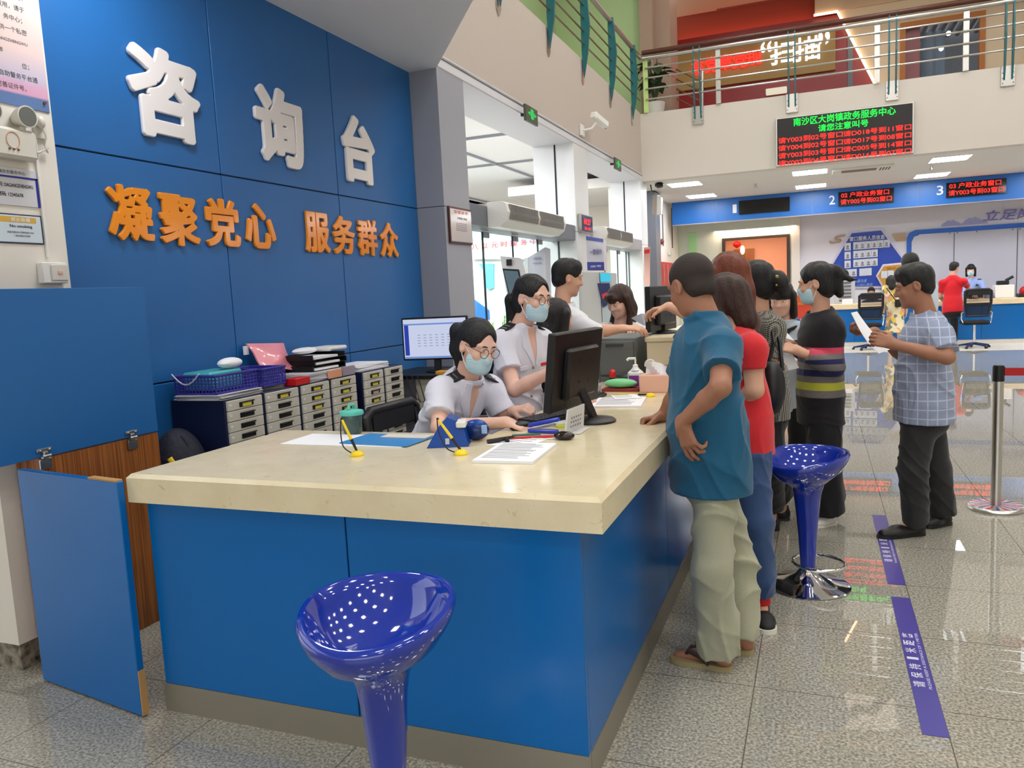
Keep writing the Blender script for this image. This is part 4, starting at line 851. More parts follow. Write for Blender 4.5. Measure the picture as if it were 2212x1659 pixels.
# ================================================================ side wall fittings (x = -3.13)
ct_ = empty('framed_certificate', (-3.13, 6.78, 2.2), 'framed certificate on the grey pillar', 'frame')
MB().box((-3.128, 6.53, 2.035), (-3.11, 7.03, 2.37), 0.006).build('frame', mat('dark_red_wood', (70, 26, 24), 0.35), ct_); MB().box((-3.112, 6.55, 2.055), (-3.107, 7.01, 2.35)).build('sheet', mat('certificate_grey', (196, 190, 186), 0.12), ct_, False)
text('red_heading', '荣誉证书', mat('print_red', (214, 60, 54), 0.5), (-3.1065, 6.78, 2.325), YA, ZA, fit=(0.3, 0.03), extrude=0.0006, parent=ct_)
text('certificate_text', '文明窗口单位', M_ink, (-3.1065, 6.80, 2.27), YA, ZA, fit=(0.22, 0.022), extrude=0.0006, parent=ct_)
ln = MB()
for k in range(5): ln.box((-3.1068, 6.66, 2.225-0.016*k), (-3.106, 6.9, 2.221-0.016*k))
ln.build('certificate_lines', M_ink, ct_, False)
ck = empty('led_clock', (-3.11, 11.0, 2.48), 'small dark LED calendar clock on the middle pillar', 'clock')
MB().box((-3.128, 10.72, 2.36), (-3.07, 11.3, 2.615), 0.006).build('case', M_steel, ck); MB().box((-3.072, 10.74, 2.375), (-3.066, 11.28, 2.6)).build('face', mat('dark_blue_face', (20, 22, 60), 0.2), ck, False)
text('clock_digits', '10:27', M_redled, (-3.065, 11.0, 2.515), YA, ZA, fit=(0.34, 0.08), extrude=0.002, parent=ck); text('clock_digits', '06-14', M_redled, (-3.065, 11.0, 2.42), YA, ZA, fit=(0.3, 0.04), extrude=0.002, parent=ck)
def curtain(y0, y1, zc, label):
    t = empty('air_curtain', (-3.05, (y0+y1)/2, zc), label, 'air curtain', 'air curtains over the glass entrances'); x = -3.148
    pr = [(0, -0.125), (0.12, -0.125), (0.2, -0.07), (0.225, 0.02), (0.2, 0.11), (0.15, 0.13), (0, 0.13)]
    MB().prism([(x+a, y0, zc+b_) for a, b_ in pr], (0, y1-y0, 0)).build('casing', M_whitep, t, True, 25)
    ym = (y0+y1)/2
    for a_, b_ in ((y0+0.07, ym-0.03), (ym+0.03, y1-0.07)):
        g = MB(); v0, v1 = np.array([x+0.209, 0, zc-0.045]), np.array([x+0.216, 0, zc+0.055])
        g.quad((x+0.2125, a_, zc-0.05), (x+0.2125, b_, zc-0.05), (x+0.2285, b_, zc+0.015), (x+0.2285, a_, zc+0.015)).quad((x+0.2285, a_, zc+0.015), (x+0.2285, b_, zc+0.015), (x+0.206, b_, zc+0.1), (x+0.206, a_, zc+0.1))
        for k in range(int((b_-a_)/0.035)):
            yy = a_+0.035*k; g.box((x+0.2125, yy, zc-0.05), (x+0.2325, yy+0.006, zc+0.1))
        g.build('grille', mat('grille_grey', (138, 134, 132), 0.5), t, False)
    return t
curtain(7.52, 9.5, 2.36, 'white air curtain over the near glass entrance'); curtain(11.55, 13.4, 2.36, 'white air curtain over the far glass entrance')
def exit_sign(y, z, label):
    t = empty('exit_sign', (-3.0, y, z), label, 'exit sign', 'green exit signs on the lintel')
    MB().box((-3.13, y-0.02, z-0.0), (-3.03, y+0.02, z+0.03)).build('bracket', M_black, t, False); MB().box((-3.03, y-0.2, z-0.09), (-3.0, y+0.2, z+0.09), 0.004).build('case', mat('exit_case', (70, 80, 66), 0.4), t)
    g = emis('exit_green', (60, 255, 120), 0.6); e = MB()
    e.box((-2.999, y-0.045, z-0.05), (-2.996, y+0.045, z+0.06)); e.build('door_symbol', g, t, False)
    e = MB(); e.prism([(-2.999, y-0.06, z-0.02), (-2.999, y-0.06, z+0.03), (-2.999, y-0.15, z+0.005)], (0.003, 0, 0)); e.prism([(-2.999, y+0.06, z-0.02), (-2.999, y+0.15, z+0.005), (-2.999, y+0.06, z+0.03)], (0.003, 0, 0)); e.build('arrow_symbol', g, t, False)
exit_sign(8.62, 3.54, 'green exit sign over the near glass entrance'); exit_sign(12.75, 3.54, 'green exit sign over the far glass entrance')
cm = empty('security_camera', (-3.05, 11.2, 3.85), 'white bullet security camera on the side wall', 'security camera')
MB().box((-3.13, 10.98, 3.72), (-3.09, 11.14, 3.88), 0.01).build('junction_box', M_whitep, cm); MB().tube([(-3.09, 11.06, 3.8), (-2.98, 11.1, 3.82), (-2.93, 11.16, 3.9)], 0.016, 8).build('arm', M_whitep, cm)
A = rotax(ZA, 0.0); c_ = MB(); c_.obox((-2.9, 11.25, 3.95), (rotz(-0.25) @ rotax(XA, -0.25)).T, (0.055, 0.19, 0.05), 0.018); c_.build('body', M_whitep, cm)
MB().tube([(-2.865, 11.42, 3.9), (-2.862, 11.44, 3.897)], 0.04, 14).build('lens', M_blacks, cm)
# self-service machines in front of the glass
k1 = empty('kiosk', (-3.0, 8.4, 0), 'leaning white self service kiosk with grey screen before the near entrance', 'kiosk')
def kp(x, y, Y=8.4): return np.array(at(x, y, Y))
M_kio = mat('kiosk_white', (206, 202, 206), 0.4)
q = [kp(1080, 553), kp(1122, 557), kp(1160, 720), kp(1110, 720)]
nk = np.array([-0.12, 0.42, 0.0]); MB().prism(q, nk).build('tilted_head', M_kio, k1, False)
q2 = [kp(1086, 580)-[0, .006, 0], kp(1121, 582)-[0, .006, 0], kp(1146, 690)-[0, .006, 0], kp(1111, 690)-[0, .006, 0]]; MB().prism(q2, np.array([0, 0.005, 0])).build('screen_frame', M_black, k1, False)
q3 = [kp(1089, 584)-[0, .012, 0], kp(1119, 586)-[0, .012, 0], kp(1143, 687)-[0, .012, 0], kp(1114, 687)-[0, .012, 0]]; MB().prism(q3, np.array([0, 0.005, 0])).build('screen', emis('kiosk_screen', (108, 136, 150), 0.55), k1, False)
a_ = kp(1100, 567); MB().box((a_[0]-0.03, 8.385, a_[2]-0.035), (a_[0]+0.03, 8.4, a_[2]+0.035)).build('camera_window', M_black, k1, False)
a_ = kp(1100, 720); MB().box((a_[0]-0.18, 8.42, 0), (a_[0]+0.2, 8.85, a_[2])).build('pedestal', M_kio, k1, False)
k2 = empty('guide_stand', (-3.0, 9.6, 0), 'grey and white service guide stand with slanted top between the kiosks', 'stand')
q = [at(1141, 556, 9.6), at(1178, 534, 9.6), at(1182, 720, 9.6), at(1146, 720, 9.6)]; MB().prism(q, (-0.1, 0.5, 0)).build('front_panel', mat('guide_grey', (178, 176, 190), 0.4), k2, False)
q = [at(1132, 557, 9.6), at(1140.6, 556.4, 9.6), at(1145.6, 720, 9.6), at(1136, 720, 9.6)]; MB().prism(q, (-0.1, 0.5, 0)).build('side_panel', M_kio, k2, False)
text('guide_heading', '办事指南', mat('guide_print', (110, 112, 140), 0.5), at(1160, 558, 9.585), XA, ZA, fit=(0.11, 0.035), extrude=0.002, parent=k2)
text('guide_subheading', 'Service Guide', mat('guide_print', (110, 112, 140), 0.5), at(1161, 568, 9.585), XA, ZA, fit=(0.11, 0.022), extrude=0.002, parent=k2)
a_ = at(1160, 720, 9.7); MB().box((a_[0]-0.12, 9.62, 0), (a_[0]+0.1, 10.0, a_[2]+0.02)).build('pedestal', M_kio, k2, False)
k3 = empty('service_machine', (-2.8, 10.3, 0), 'white service machine with blue display under a sign board', 'kiosk')
q0, q1, q2_, q3_ = at(1257, 588, 10.3), at(1294, 588, 10.3), at(1302, 720, 10.3), at(1254, 720, 10.3); MB().prism([q0, q1, q2_, q3_], (-0.05, 0.5, 0)).build('body', mat('machine_grey', (200, 198, 196), 0.45), k3, False)
q = [at(1296, 587, 10.28), at(1319, 590, 10.28), at(1322, 720, 10.28), at(1303, 720, 10.28)]; MB().prism(q, (-0.03, 0.45, 0)).build('face', mat('machine_face', (188, 196, 202), 0.4), k3, False)
q = [at(1296, 591, 10.26), at(1318, 591, 10.26), at(1318, 608, 10.26), at(1297, 608, 10.26)]; MB().prism(q, (0, 0.015, 0)).build('display', emis('cyan_display', (70, 206, 236), 1.0), k3, False)
q = [at(1290, 612, 10.26), at(1316, 612, 10.26), at(1322, 650, 10.26), at(1302, 665, 10.26)]; MB().prism(q, (0, 0.015, 0)).build('keypad_panel', mat('keypad_navy', (52, 58, 104), 0.4), k3, False)
q = [at(1300, 636, 10.245), at(1311, 631, 10.245), at(1312, 642, 10.245), at(1302, 646, 10.245)]; MB().prism(q, (0, 0.012, 0)).build('red_pad', emis('red_pad', (230, 70, 70), 0.7), k3, False)
a_ = at(1285, 720, 10.4); MB().box((a_[0]-0.2, 10.32, 0), (a_[0]+0.12, 10.8, a_[2])).build('pedestal', mat('machine_grey', (200, 198, 196), 0.45), k3, False)
sb = empty('sign_board', (-2.78, 10.4, 1.8), 'white and blue sign board standing on the white service machine', 'sign')
q = [at(1266, 512, 10.4), at(1303, 518, 10.4), at(1305, 584, 10.4), at(1269, 584, 10.4)]; MB().prism(q, (-0.02, 0.25, 0)).build('board', mat('sign_pale', (206, 204, 216), 0.4), sb, False)
q = [at(1266, 510, 10.39), at(1303, 516, 10.39), at(1303, 523, 10.39), at(1266, 518, 10.39)]; MB().prism(q, (0, 0.01, 0)).build('top_band', mat('sign_indigo', (84, 92, 160), 0.4), sb, False)
q = [at(1268, 566, 10.39), at(1304.5, 566, 10.39), at(1305, 584, 10.39), at(1269, 584, 10.39)]; MB().prism(q, (0, 0.01, 0)).build('bottom_band', mat('sign_indigo2', (66, 72, 150), 0.4), sb, False)
text('board_heading', '一键通办', mat('board_print', (90, 90, 150), 0.5), at(1287, 544, 10.385), XA, ZA, fit=(0.17, 0.075), extrude=0.003, parent=sb)
text('board_subheading', '全省通办 广州快办', M_paper, at(1287, 575, 10.385), XA, ZA, fit=(0.15, 0.03), extrude=0.003, parent=sb)
# bright wall graphics inside the entrance hall
bn_ = empty('hall_banner', (-6.0, 12.0, 2.4), 'cyan and white banner with red characters inside the entrance hall', 'banner')
def hq(name, pts, Y, m): MB().prism([at(x, y, Y) for x, y in pts], (0, 0.05, 0)).build(name, m, bn_, False)
hq('sky_print', [(1018, 490), (1166, 512), (1166, 528), (1018, 516)], 15.0, mat('cyan_print', (150, 222, 244), 0.5)); hq('white_print', [(1018, 516), (1166, 528), (1166, 560), (1018, 560)], 15.0, M_whitep)
for i, ch in enumerate('八以元时服务中'): text('red_character', ch, mat('banner_red', (206, 70, 76), 0.5), at(1026+21*i, 533-2*i, 14.98), XA, ZA, fit=(0.15, 0.12), extrude=0.01, bold=0.02, parent=bn_)
hs = empty('hall_mural', (-6.0, 12.0, 0), 'blue and white mural panel behind the near glass doors', 'mural')
def hq2(name, pts, Y, m): MB().prism([at(x, y, Y) for x, y in pts], (0, 0.05, 0)).build(name, m, hs, False)
hq2('white_panel', [(1014, 560), (1150, 560), (1150, 720), (1014, 720)], 15.1, mat('mural_pale', (214, 216, 214), 0.6)); hq2('cyan_shape', [(1034, 570), (1066, 570), (1066, 622), (1056, 626), (1047, 618), (1046, 588)], 15.05, mat('mural_cyan', (96, 196, 236), 0.5))
hq2('cyan_shape', [(1122, 566), (1132, 566), (1133, 590), (1126, 590)], 15.05, mat('mural_cyan', (96, 196, 236), 0.5)); hq2('blue_shape', [(1022, 646), (1055, 670), (1056, 690), (1022, 688)], 15.04, mat('mural_blue', (40, 110, 206), 0.5))
def plant(name, c, n, r, h, label, m, pot=True, seed=1):
    random.seed(seed); c = np.array(c, float); t = empty(name, c, label, 'plant')
    if pot: MB().lathe(c, [(r*0.35, 0), (r*0.45, h*0.25), (r*0.42, h*0.26), (0, h*0.24)], 20).build('pot', M_whitep, t)
    lf = MB(); stz = h*0.25 if pot else 0.0
    for i in range(n):
        a = random.uniform(0, 2*math.pi); l = r*random.uniform(0.6, 1.1); zz = h*random.uniform(0.55, 1.0); w_ = r*random.uniform(0.16, 0.28)
        d = np.array([math.cos(a), math.sin(a), 0]); s_ = np.array([-d[1], d[0], 0]); b0 = c+ZA*stz
        mid = b0+d*l*0.5+ZA*(zz-stz); tip = b0+d*l+ZA*(zz-stz)*random.uniform(0.6, 0.95)
        lf.tube([b0, (b0+mid)/2+ZA*0.05*h, mid-d*l*0.15], 0.006*h, 5)
        k = mid-d*l*0.2; lf.quad(k, (k+tip)/2+s_*w_+ZA*0.02, tip, (k+tip)/2-s_*w_+ZA*0.02)
    lf.build('leaves', m, t, False); return t
M_leaf = mat('fresh_leaf', (120, 190, 60), 0.5); M_leafd = mat('dark_leaf', (44, 66, 36), 0.5)
plant('potted_plant', at(1075, 735, 9.2)*[1, 1, 0], 26, 0.35, 1.3, 'bright green potted plant behind the officers at the near entrance', M_leaf, True, 3)
plant('potted_plant', at(1428, 690, 15.9)*[1, 1, 0], 26, 0.35, 1.0, 'green potted plant beside the far grey column', M_leaf, True, 5)
ph_ = empty('yellow_poster', (-3.4, 14.0, 1.4), 'yellow and pink poster beyond the far glass doors', 'poster')
q = [at(1330, 553, 16.5), at(1354, 556, 16.5), at(1354, 620, 16.5), at(1332, 620, 16.5)]; MB().prism(q, (0, 0.03, 0)).build('sheet', mat('poster_yellow', (226, 222, 150), 0.5), ph_, False)
q = [at(1334, 558, 16.48), at(1350, 560, 16.48), at(1350, 568, 16.48), at(1334, 567, 16.48)]; MB().prism(q, (0, 0.015, 0)).build('heading', mat('poster_pink', (232, 130, 120), 0.5), ph_, False)
# ================================================================ LED board, railings
lb = empty('led_board', (0.41, 15.2, 4.0), 'large LED queue board with green and red characters on the mezzanine', 'LED board')
MB().box((-0.69, 15.12, 3.575), (1.515, 15.219, 4.415), 0.004).build('case', M_steel, lb); MB().box((-0.665, 15.112, 3.60), (1.49, 15.121, 4.39)).build('face', mat('led_face', (22, 18, 20), 0.35), lb, False)
def led(s_, cx, cy, w_, h_, m, parent, Y=15.105):
    c = at(cx, cy, Y); k = (Y+0.0)/FPX*1.0
    sc = np.linalg.norm(at(cx+1, cy, Y)-at(cx, cy, Y))
    text('led_characters', s_, m, c, XA, ZA, fit=(w_*sc, h_*sc), extrude=0.003, bold=0.004, parent=parent)
led('南沙区大岗镇政务服务中心', 1822, 251.5, 219, 18, M_greenled, lb); led('请您注意叫号', 1821, 271, 107, 16, M_greenled, lb)
for i, (a_, b_) in enumerate((('请Y003到02号窗口', '请D018号到11窗口'), ('请Y004到02号窗口', '请D017号到08窗口'), ('请Y003到03号窗口', '请C005号到14窗口'), ('请Y002到04号窗口', '请D016号到07窗口'))):
    led(a_, 1750, 297+16.6*i, 138, 13, M_redled, lb); led(b_, 1894, 281.5+17*i, 146, 13, M_redled, lb)
rl = empty('gallery_railing', (1.0, 15.15, 4.8), 'steel and teal railing with brown handrail along the mezzanine', 'railing')
MB().tube([(-3.05, 15.15, 5.89), (6.5, 15.15, 5.885)], 0.045, 12).build('handrail', mat('brown_handrail', (78, 38, 24), 0.35), rl)
MB().tube([(-3.05, 15.15, 5.79), (6.5, 15.15, 5.785)], 0.038, 12).build('top_tube', M_steel, rl)
for z in (5.615, 5.43, 5.235, 5.045): MB().tube([(-3.0, 15.15, z), (6.5, 15.15, z)], 0.015, 8).build('rail_bar', M_steel, rl)
M_teal = mat('teal_metal', (24, 96, 104), 0.35)
pp = None
for x in (-2.05, -0.415, 1.185, 2.875, 4.5):
    for s_ in (-0.055, 0.055):
        f = MB().prism([(x+s_-0.012, 15.20, 4.55), (x+s_-0.012, 15.12, 4.85), (x+s_-0.012, 15.08, 5.3), (x+s_-0.012, 15.12, 5.86), (x+s_-0.012, 15.18, 5.86), (x+s_-0.012, 15.2, 4.85)], (0.024, 0, 0)).build('teal_blade', M_teal, rl, False)
    pt_ = MB().box((x-0.1, 15.19, 4.49), (x+0.1, 15.222, 4.815), 0.004).build('mount_plate', M_steel, rl)
    bl = MB()
    for sx in (-0.075, 0.075):
        for sz in (4.54, 4.62, 4.7): bl.ball((x+sx, 15.188, sz), 0.008, 8, 6)
    bl.build('bolts', M_black, pt_)
for x in (-3.0, -1.675, 0.95, 2.27): MB().box((x-0.045, 15.17, 4.81), (x+0.045, 15.185, 5.80), 0.003).build('steel_post', M_steel if x > -2 else mat('steel_post_green_lit', (190, 214, 140), 0.3), rl)  # leftmost steel post: green light falling on it is painted as lime
l2 = empty('side_railing', (-3.08, 11.5, 4.84), 'teal blade railing with steel bars along the side gallery', 'railing')
MB().tube([(-3.08, 7.0, 5.80), (-3.08, 15.1, 5.80)], 0.04, 12).build('handrail', M_steel, l2)
for z in (5.55, 5.37, 5.19, 5.01): MB().tube([(-3.08, 7.0, z), (-3.08, 15.05, z)], 0.012, 8).build('rail_bar', mat('bronze_bar', (130, 110, 92), 0.35, 0.8), l2)
for y in (8.05, 9.7, 11.25, 12.85, 14.45):
    MB().prism([(-3.10, y-0.02, 4.56), (-3.03, y-0.02, 4.9), (-2.99, y-0.02, 5.3), (-3.03, y-0.02, 5.85), (-3.12, y-0.02, 5.85), (-3.12, y-0.02, 4.9)], (0, 0.04, 0)).build('teal_blade', M_teal, l2, False)
    MB().prism([(-3.129, y-0.06, 4.80), (-3.129, y+0.06, 4.80), (-3.129, y+0.06, 4.52), (-3.129, y, 4.46), (-3.129, y-0.06, 4.52)], (0.014, 0, 0)).build('mount_plate', M_steel, l2, False)
p = at(1416, 235, 15.75)
plant('potted_plant', (p[0], 15.75, 4.8), 34, 0.42, 1.15, 'dark green potted plant behind the railing of the upper gallery', M_leafd, True, 8)
# inner railing and box on the upper floor
ir = empty('inner_railing', (-2.0, 17.2, 4.8), 'sloping stair railing behind the mezzanine rail at left', 'railing')
for k in range(4): MB().tube([at(1424+0, 131+21*k, 17.2), at(1517, 178+21*k, 17.0)], 0.016, 8).build('stair_bar', mat('bronze_bar', (130, 110, 92), 0.35, 0.8), ir)
MB().tube([at(1517, 150, 17.0), at(1517, 238, 17.0)], 0.03, 10).build('stair_post', M_steel, ir)
bx = at(1677, 196, 18.9); tag(MB().box((bx[0]-0.22, 18.85, bx[2]-0.06), (bx[0]+0.22, 18.998, bx[2]+0.06), 0.01).build('exit_light_box', emis('warm_box', (246, 236, 210), 0.9)), 'small white light box in front of the red feature wall', 'light box')

# ================================================================ far service zone ceiling
def panel_light(x, y, label):
    t = empty('panel_lamp', (x, y, 3.55), label, 'lamp', 'square panel lamps of the service zone')
    MB().box((x-0.315, y-0.315, 3.548), (x+0.315, y+0.315, 3.56)).build('frame', M_whitep, t, False); MB().box((x-0.3, y-0.3, 3.545), (x+0.3, y+0.3, 3.549)).build('diffuser', emis('panel_glow', (252, 253, 255), 38), t, False)
names = ('far left', 'left middle', 'right middle', 'far right', 'off to the right', 'farthest right')
for i, x in enumerate((-2.47, -0.135, 2.2, 4.55, 6.9, 9.25)):
    for j, y in enumerate((16.2, 18.6)): panel_light(x, y, '%s panel lamp of the %s row over the service windows' % (names[i], 'front' if j == 0 else 'rear'))
ac = empty('ceiling_air_vent', (0.78, 16.4, 3.55), 'long white ceiling air conditioner vent below the LED board', 'vent')
MB().box((0.26, 16.15, 3.52), (1.3, 16.8, 3.56), 0.006).build('frame', M_offw, ac); MB().box((0.42, 16.22, 3.512), (1.02, 16.5, 3.521)).build('slot', mat('slot_brown', (120, 104, 88), 0.6), ac, False)
v = MB()
for k in range(4): v.box((1.08+0.05*k, 16.24, 3.512), (1.10+0.05*k, 16.6, 3.521))
v.build('slats', M_ink, ac, False)
for i, (a_, b_) in enumerate(((1633, 398), (2012, 358))):
    p = pz(a_, b_, 3.55); tag(MB().cyl((p[0], p[1], 3.5), (p[0], p[1], 3.56), 0.02, n=10).cyl((p[0], p[1], 3.48), (p[0], p[1], 3.5), 0.035, n=10).build('sprinkler', M_steel), 'small sprinkler head %s on the service ceiling' % ('left of the air vent' if i == 0 else 'right of the air vent'), 'sprinkler')
p = pz(1424, 401, 3.5); tag(MB().ball((p[0], p[1], 3.51), (0.09, 0.09, 0.06), 16, 8).build('dome_camera', M_blacks), 'black dome camera at the corner of the service ceiling', 'security camera')
sp_ = empty('wall_speaker', (-3.0, 15.75, 3.2), 'white wall speaker hanging beside the far service zone', 'speaker')
q = [at(1410, 421, 15.8), at(1419, 421, 15.8), at(1418, 464, 15.8), at(1408, 463, 15.8)]; MB().prism(q, (0.02, 0.16, 0)).build('grille_face', mat('speaker_grey', (170, 160, 150), 0.5), sp_, False)
q = [at(1419.2, 421, 15.8), at(1428, 426, 15.8), at(1428, 462, 15.8), at(1418.2, 464, 15.8)]; MB().prism(q, (0.0, 0.16, 0)).build('case', M_whitep, sp_, False)
MB().tube([at(1405, 398, 15.8), at(1408, 412, 15.8), at(1420, 416, 15.85)], 0.012, 8).build('bracket', M_black, sp_)
# fascia displays
M_num = mat('number_white', (226, 232, 240), 0.4)
def fdisp(n_, nx, ny, x0, x1, y0, y1, lines, label):
    a_ = at(x0, (y0+y1)/2, 19.6); b_ = at(x1, (y0+y1)/2, 19.6); t = empty('window_display', ((a_[0]+b_[0])/2, 19.6, 3.3), label, 'LED display', 'window displays on the blue fascia')
    MB().box((a_[0], 19.6, 3.15), (b_[0], 19.65, 3.465), 0.003).build('case', M_blacks, t)
    for i, s_ in enumerate(lines): text('led_characters', s_, M_redled, ((a_[0]+b_[0])/2-0.02+0.02*i, 19.597, 3.39-0.145*i), XA, ZA, fit=((b_[0]-a_[0])*(0.86+0.06*i), 0.115), extrude=0.003, bold=0.004, parent=t)
    o = text('window_number', n_, M_num, at(nx, ny, 19.645), XA, ZA, fit=(0.09 if n_ == '1' else 0.125, 0.2), extrude=0.006, bold=0.0 if n_ == '1' else 0.02); tag(o, 'white number %s on the blue fascia' % n_, 'number', 'window numbers')
fdisp('1', 1587, 451, 1596, 1706, 434, 458, (), 'blank black display of window 1'); fdisp('2', 1797.5, 432, 1811, 1931, 412, 442, ('02 户政业务窗口', '请Y005号到02窗口'), 'red lit display of window 2')
fdisp('3', 2030.5, 411, 2044, 2174, 393, 424, ('03 户政业务窗口', '请Y003号到03窗口'), 'red lit display of window 3')
# boards on the back wall
nb = empty('staff_board', (1.0, 21.1, 1.8), 'dark blue hexagonal staff board with small white photo cards', 'notice board')
def bp2(x, y, Y): return at(x, y, Y)
hexo = [(1796, 572), (1836, 502), (1846, 498), (1903, 492), (1912, 496), (1954, 565), (1922, 622), (1790, 622)]
MB().prism([bp2(*q, 21.19) for q in [(1794, 570), (1837, 499), (1906, 493), (1956, 562), (1925, 622), (1795, 624)]], (0, -0.03, 0)).build('white_border', mat('board_border', (214, 208, 230), 0.4), nb, False)
MB().prism([bp2(*q, 21.155) for q in [(1800, 570), (1840, 504), (1903, 498), (1950, 561), (1921, 617), (1800, 619)]], (0, -0.02, 0)).build('blue_panel', mat('board_blue', (30, 66, 168), 0.35), nb, False)
text('board_heading', '窗口服务人员信息', M_paper, bp2(1873, 514, 21.12), XA, ZA, fit=(0.78, 0.11), extrude=0.004, bold=0.02, parent=nb)
cards = [(1831, 533), (1850, 531), (1863, 530), (1876, 529), (1889, 528), (1902, 527), (1915, 526), (1831, 552), (1850, 550), (1863, 549), (1876, 548), (1889, 547), (1831, 571), (1850, 569), (1863, 568), (1876, 567), (1889, 566), (1831, 590), (1844, 589), (1863, 588), (1876, 587)]
for i, q in enumerate(cards):
    c = bp2(q[0], q[1], 21.12); o = MB().box((c[0]-0.07, 21.11, c[2]-0.09), (c[0]+0.07, 21.125, c[2]+0.09)).build('photo_card', mat('photo_card', (206, 212, 222), 0.4), nb, False)
    if i < 19: MB().ball((c[0], 21.108, c[2]+0.0), (0.03, 0.004, 0.035), 8, 6).box((c[0]-0.04, 21.105, c[2]-0.07), (c[0]+0.04, 21.11, c[2]-0.035)).build('portrait_print', mat('portrait_grey', (140, 134, 140), 0.5), o)
text('board_motto', '面对面沟通', mat('motto_blue', (150, 190, 240), 0.5), bp2(1855, 607, 21.12), XA, ZA, fit=(0.36, 0.08), extrude=0.004, parent=nb, shear=0.3)
text('board_motto', '心贴心服务', mat('motto_blue', (150, 190, 240), 0.5), bp2(1868, 615, 21.12), XA, ZA, fit=(0.36, 0.07), extrude=0.004, parent=nb, shear=0.3)
gb = empty('gold_board', (1.7, 21.05, 1.3), 'gold hexagonal notice board overlapping the blue staff board', 'notice board')
MB().prism([bp2(*q, 21.09) for q in [(1892, 596), (1907, 571), (1960, 566), (1975, 590), (1965, 626), (1910, 628)]], (0, -0.02, 0)).build('white_border', mat('board_border', (214, 208, 230), 0.4), gb, False)
MB().prism([bp2(*q, 21.065) for q in [(1896, 596), (1909, 575), (1958, 570), (1971, 591), (1962, 622), (1912, 624)]], (0, -0.015, 0)).build('gold_panel', mat('board_gold', (196, 146, 50), 0.4), gb, False)
for q in ((1910, 593), (1924, 592)):
    c = bp2(q[0], q[1], 21.04); MB().box((c[0]-0.065, 21.03, c[2]-0.085), (c[0]+0.065, 21.045, c[2]+0.085)).build('photo_card', mat('photo_card', (206, 212, 222), 0.4), gb, False)
text('board_heading', '值班人员', mat('gold_print', (150, 100, 30), 0.5), bp2(1925, 579, 21.045), XA, ZA, fit=(0.2, 0.06), extrude=0.004, parent=gb)
cw = empty('cloud_ornament', (0.3, 21.1, 2.3), 'tan cloud line ornament and bar beside the blue staff board', 'wall ornament')
MB().tube([bp2(*q, 21.17) for q in ((1826, 508), (1806, 511), (1803, 514), (1806, 517), (1814, 517), (1817, 520), (1814, 522), (1795, 525), (1792, 522), (1795, 521))], 0.022, 8).build('cloud_line', mat('tan_paint', (190, 164, 136), 0.5), cw)
MB().prism([bp2(*q, 21.19) for q in ((1926, 505), (1956, 502), (1956, 520), (1936, 522))], (0, -0.02, 0)).build('tan_bar', mat('tan_paint', (190, 164, 136), 0.5), cw, False)
bb = empty('display_board', (4.0, 21.1, 1.8), 'large grey display board with rounded blue frame on the back wall', 'notice board')
a_ = bp2(1959, 500, 21.15); xr = 7.2; zt = a_[2]+0.02; zb_ = 0.9
MB().prism([(a_[0], 21.18, zb_), (a_[0], 21.18, zt-0.18), (a_[0]+0.05, 21.18, zt-0.06), (a_[0]+0.18, 21.18, zt), (xr, 21.18, zt), (xr, 21.18, zb_)], (0, -0.04, 0)).build('blue_frame', mat('frame_blue', (20, 96, 196), 0.35), bb, False)
MB().prism([(a_[0]+0.1, 21.135, zb_), (a_[0]+0.1, 21.135, zt-0.28), (a_[0]+0.15, 21.135, zt-0.16), (a_[0]+0.28, 21.135, zt-0.11), (xr, 21.135, zt-0.11), (xr, 21.135, zb_)], (0, -0.02, 0)).build('glossy_panel', mat('panel_lilac_grey', (190, 190, 204), 0.08), bb, False)
for xx in (2060, 2196): p = bp2(xx, 600, 21.11); MB().box((p[0]-0.008, 21.108, zb_), (p[0]+0.008, 21.114, zt-0.12)).build('panel_joint', M_ink, bb, False)
sc_ = MB()
for xx in (1982, 2052, 2068, 2110, 2188, 2204):
    for yy in (508, 660): sc_.ball(bp2(xx, yy-(xx-1982)*0.06, 21.11), 0.014, 8, 6)
sc_.build('screw_caps', M_ink, bb)
hl = empty('hill_ornament', (3.2, 21.1, 2.8), 'pale violet hill silhouette on top of the big display board', 'wall ornament')
hp = [(2033, 489), (2036, 484), (2043, 480), (2048, 476), (2053, 478), (2059, 475), (2065, 479), (2070, 480), (2076, 484), (2080, 482), (2086, 476), (2094, 471), (2101, 473), (2106, 469), (2114, 472), (2120, 476), (2127, 474), (2133, 479), (2134, 482)]
MB().prism([bp2(*q, 21.19) for q in hp], (0, -0.03, 0)).build('hill_shape', mat('hill_violet', (158, 158, 204), 0.5), hl, False)
t = text('wall_slogan', '立足岗位', mat('slogan_violet', (120, 114, 190), 0.4), bp2(2196, 462, 21.17), XA, ZA, fit=(1.35, 0.24), extrude=0.02, bold=0.025, shear=0.25); tag(t, 'violet slogan lettering on the white wall above the big board', 'wall lettering')
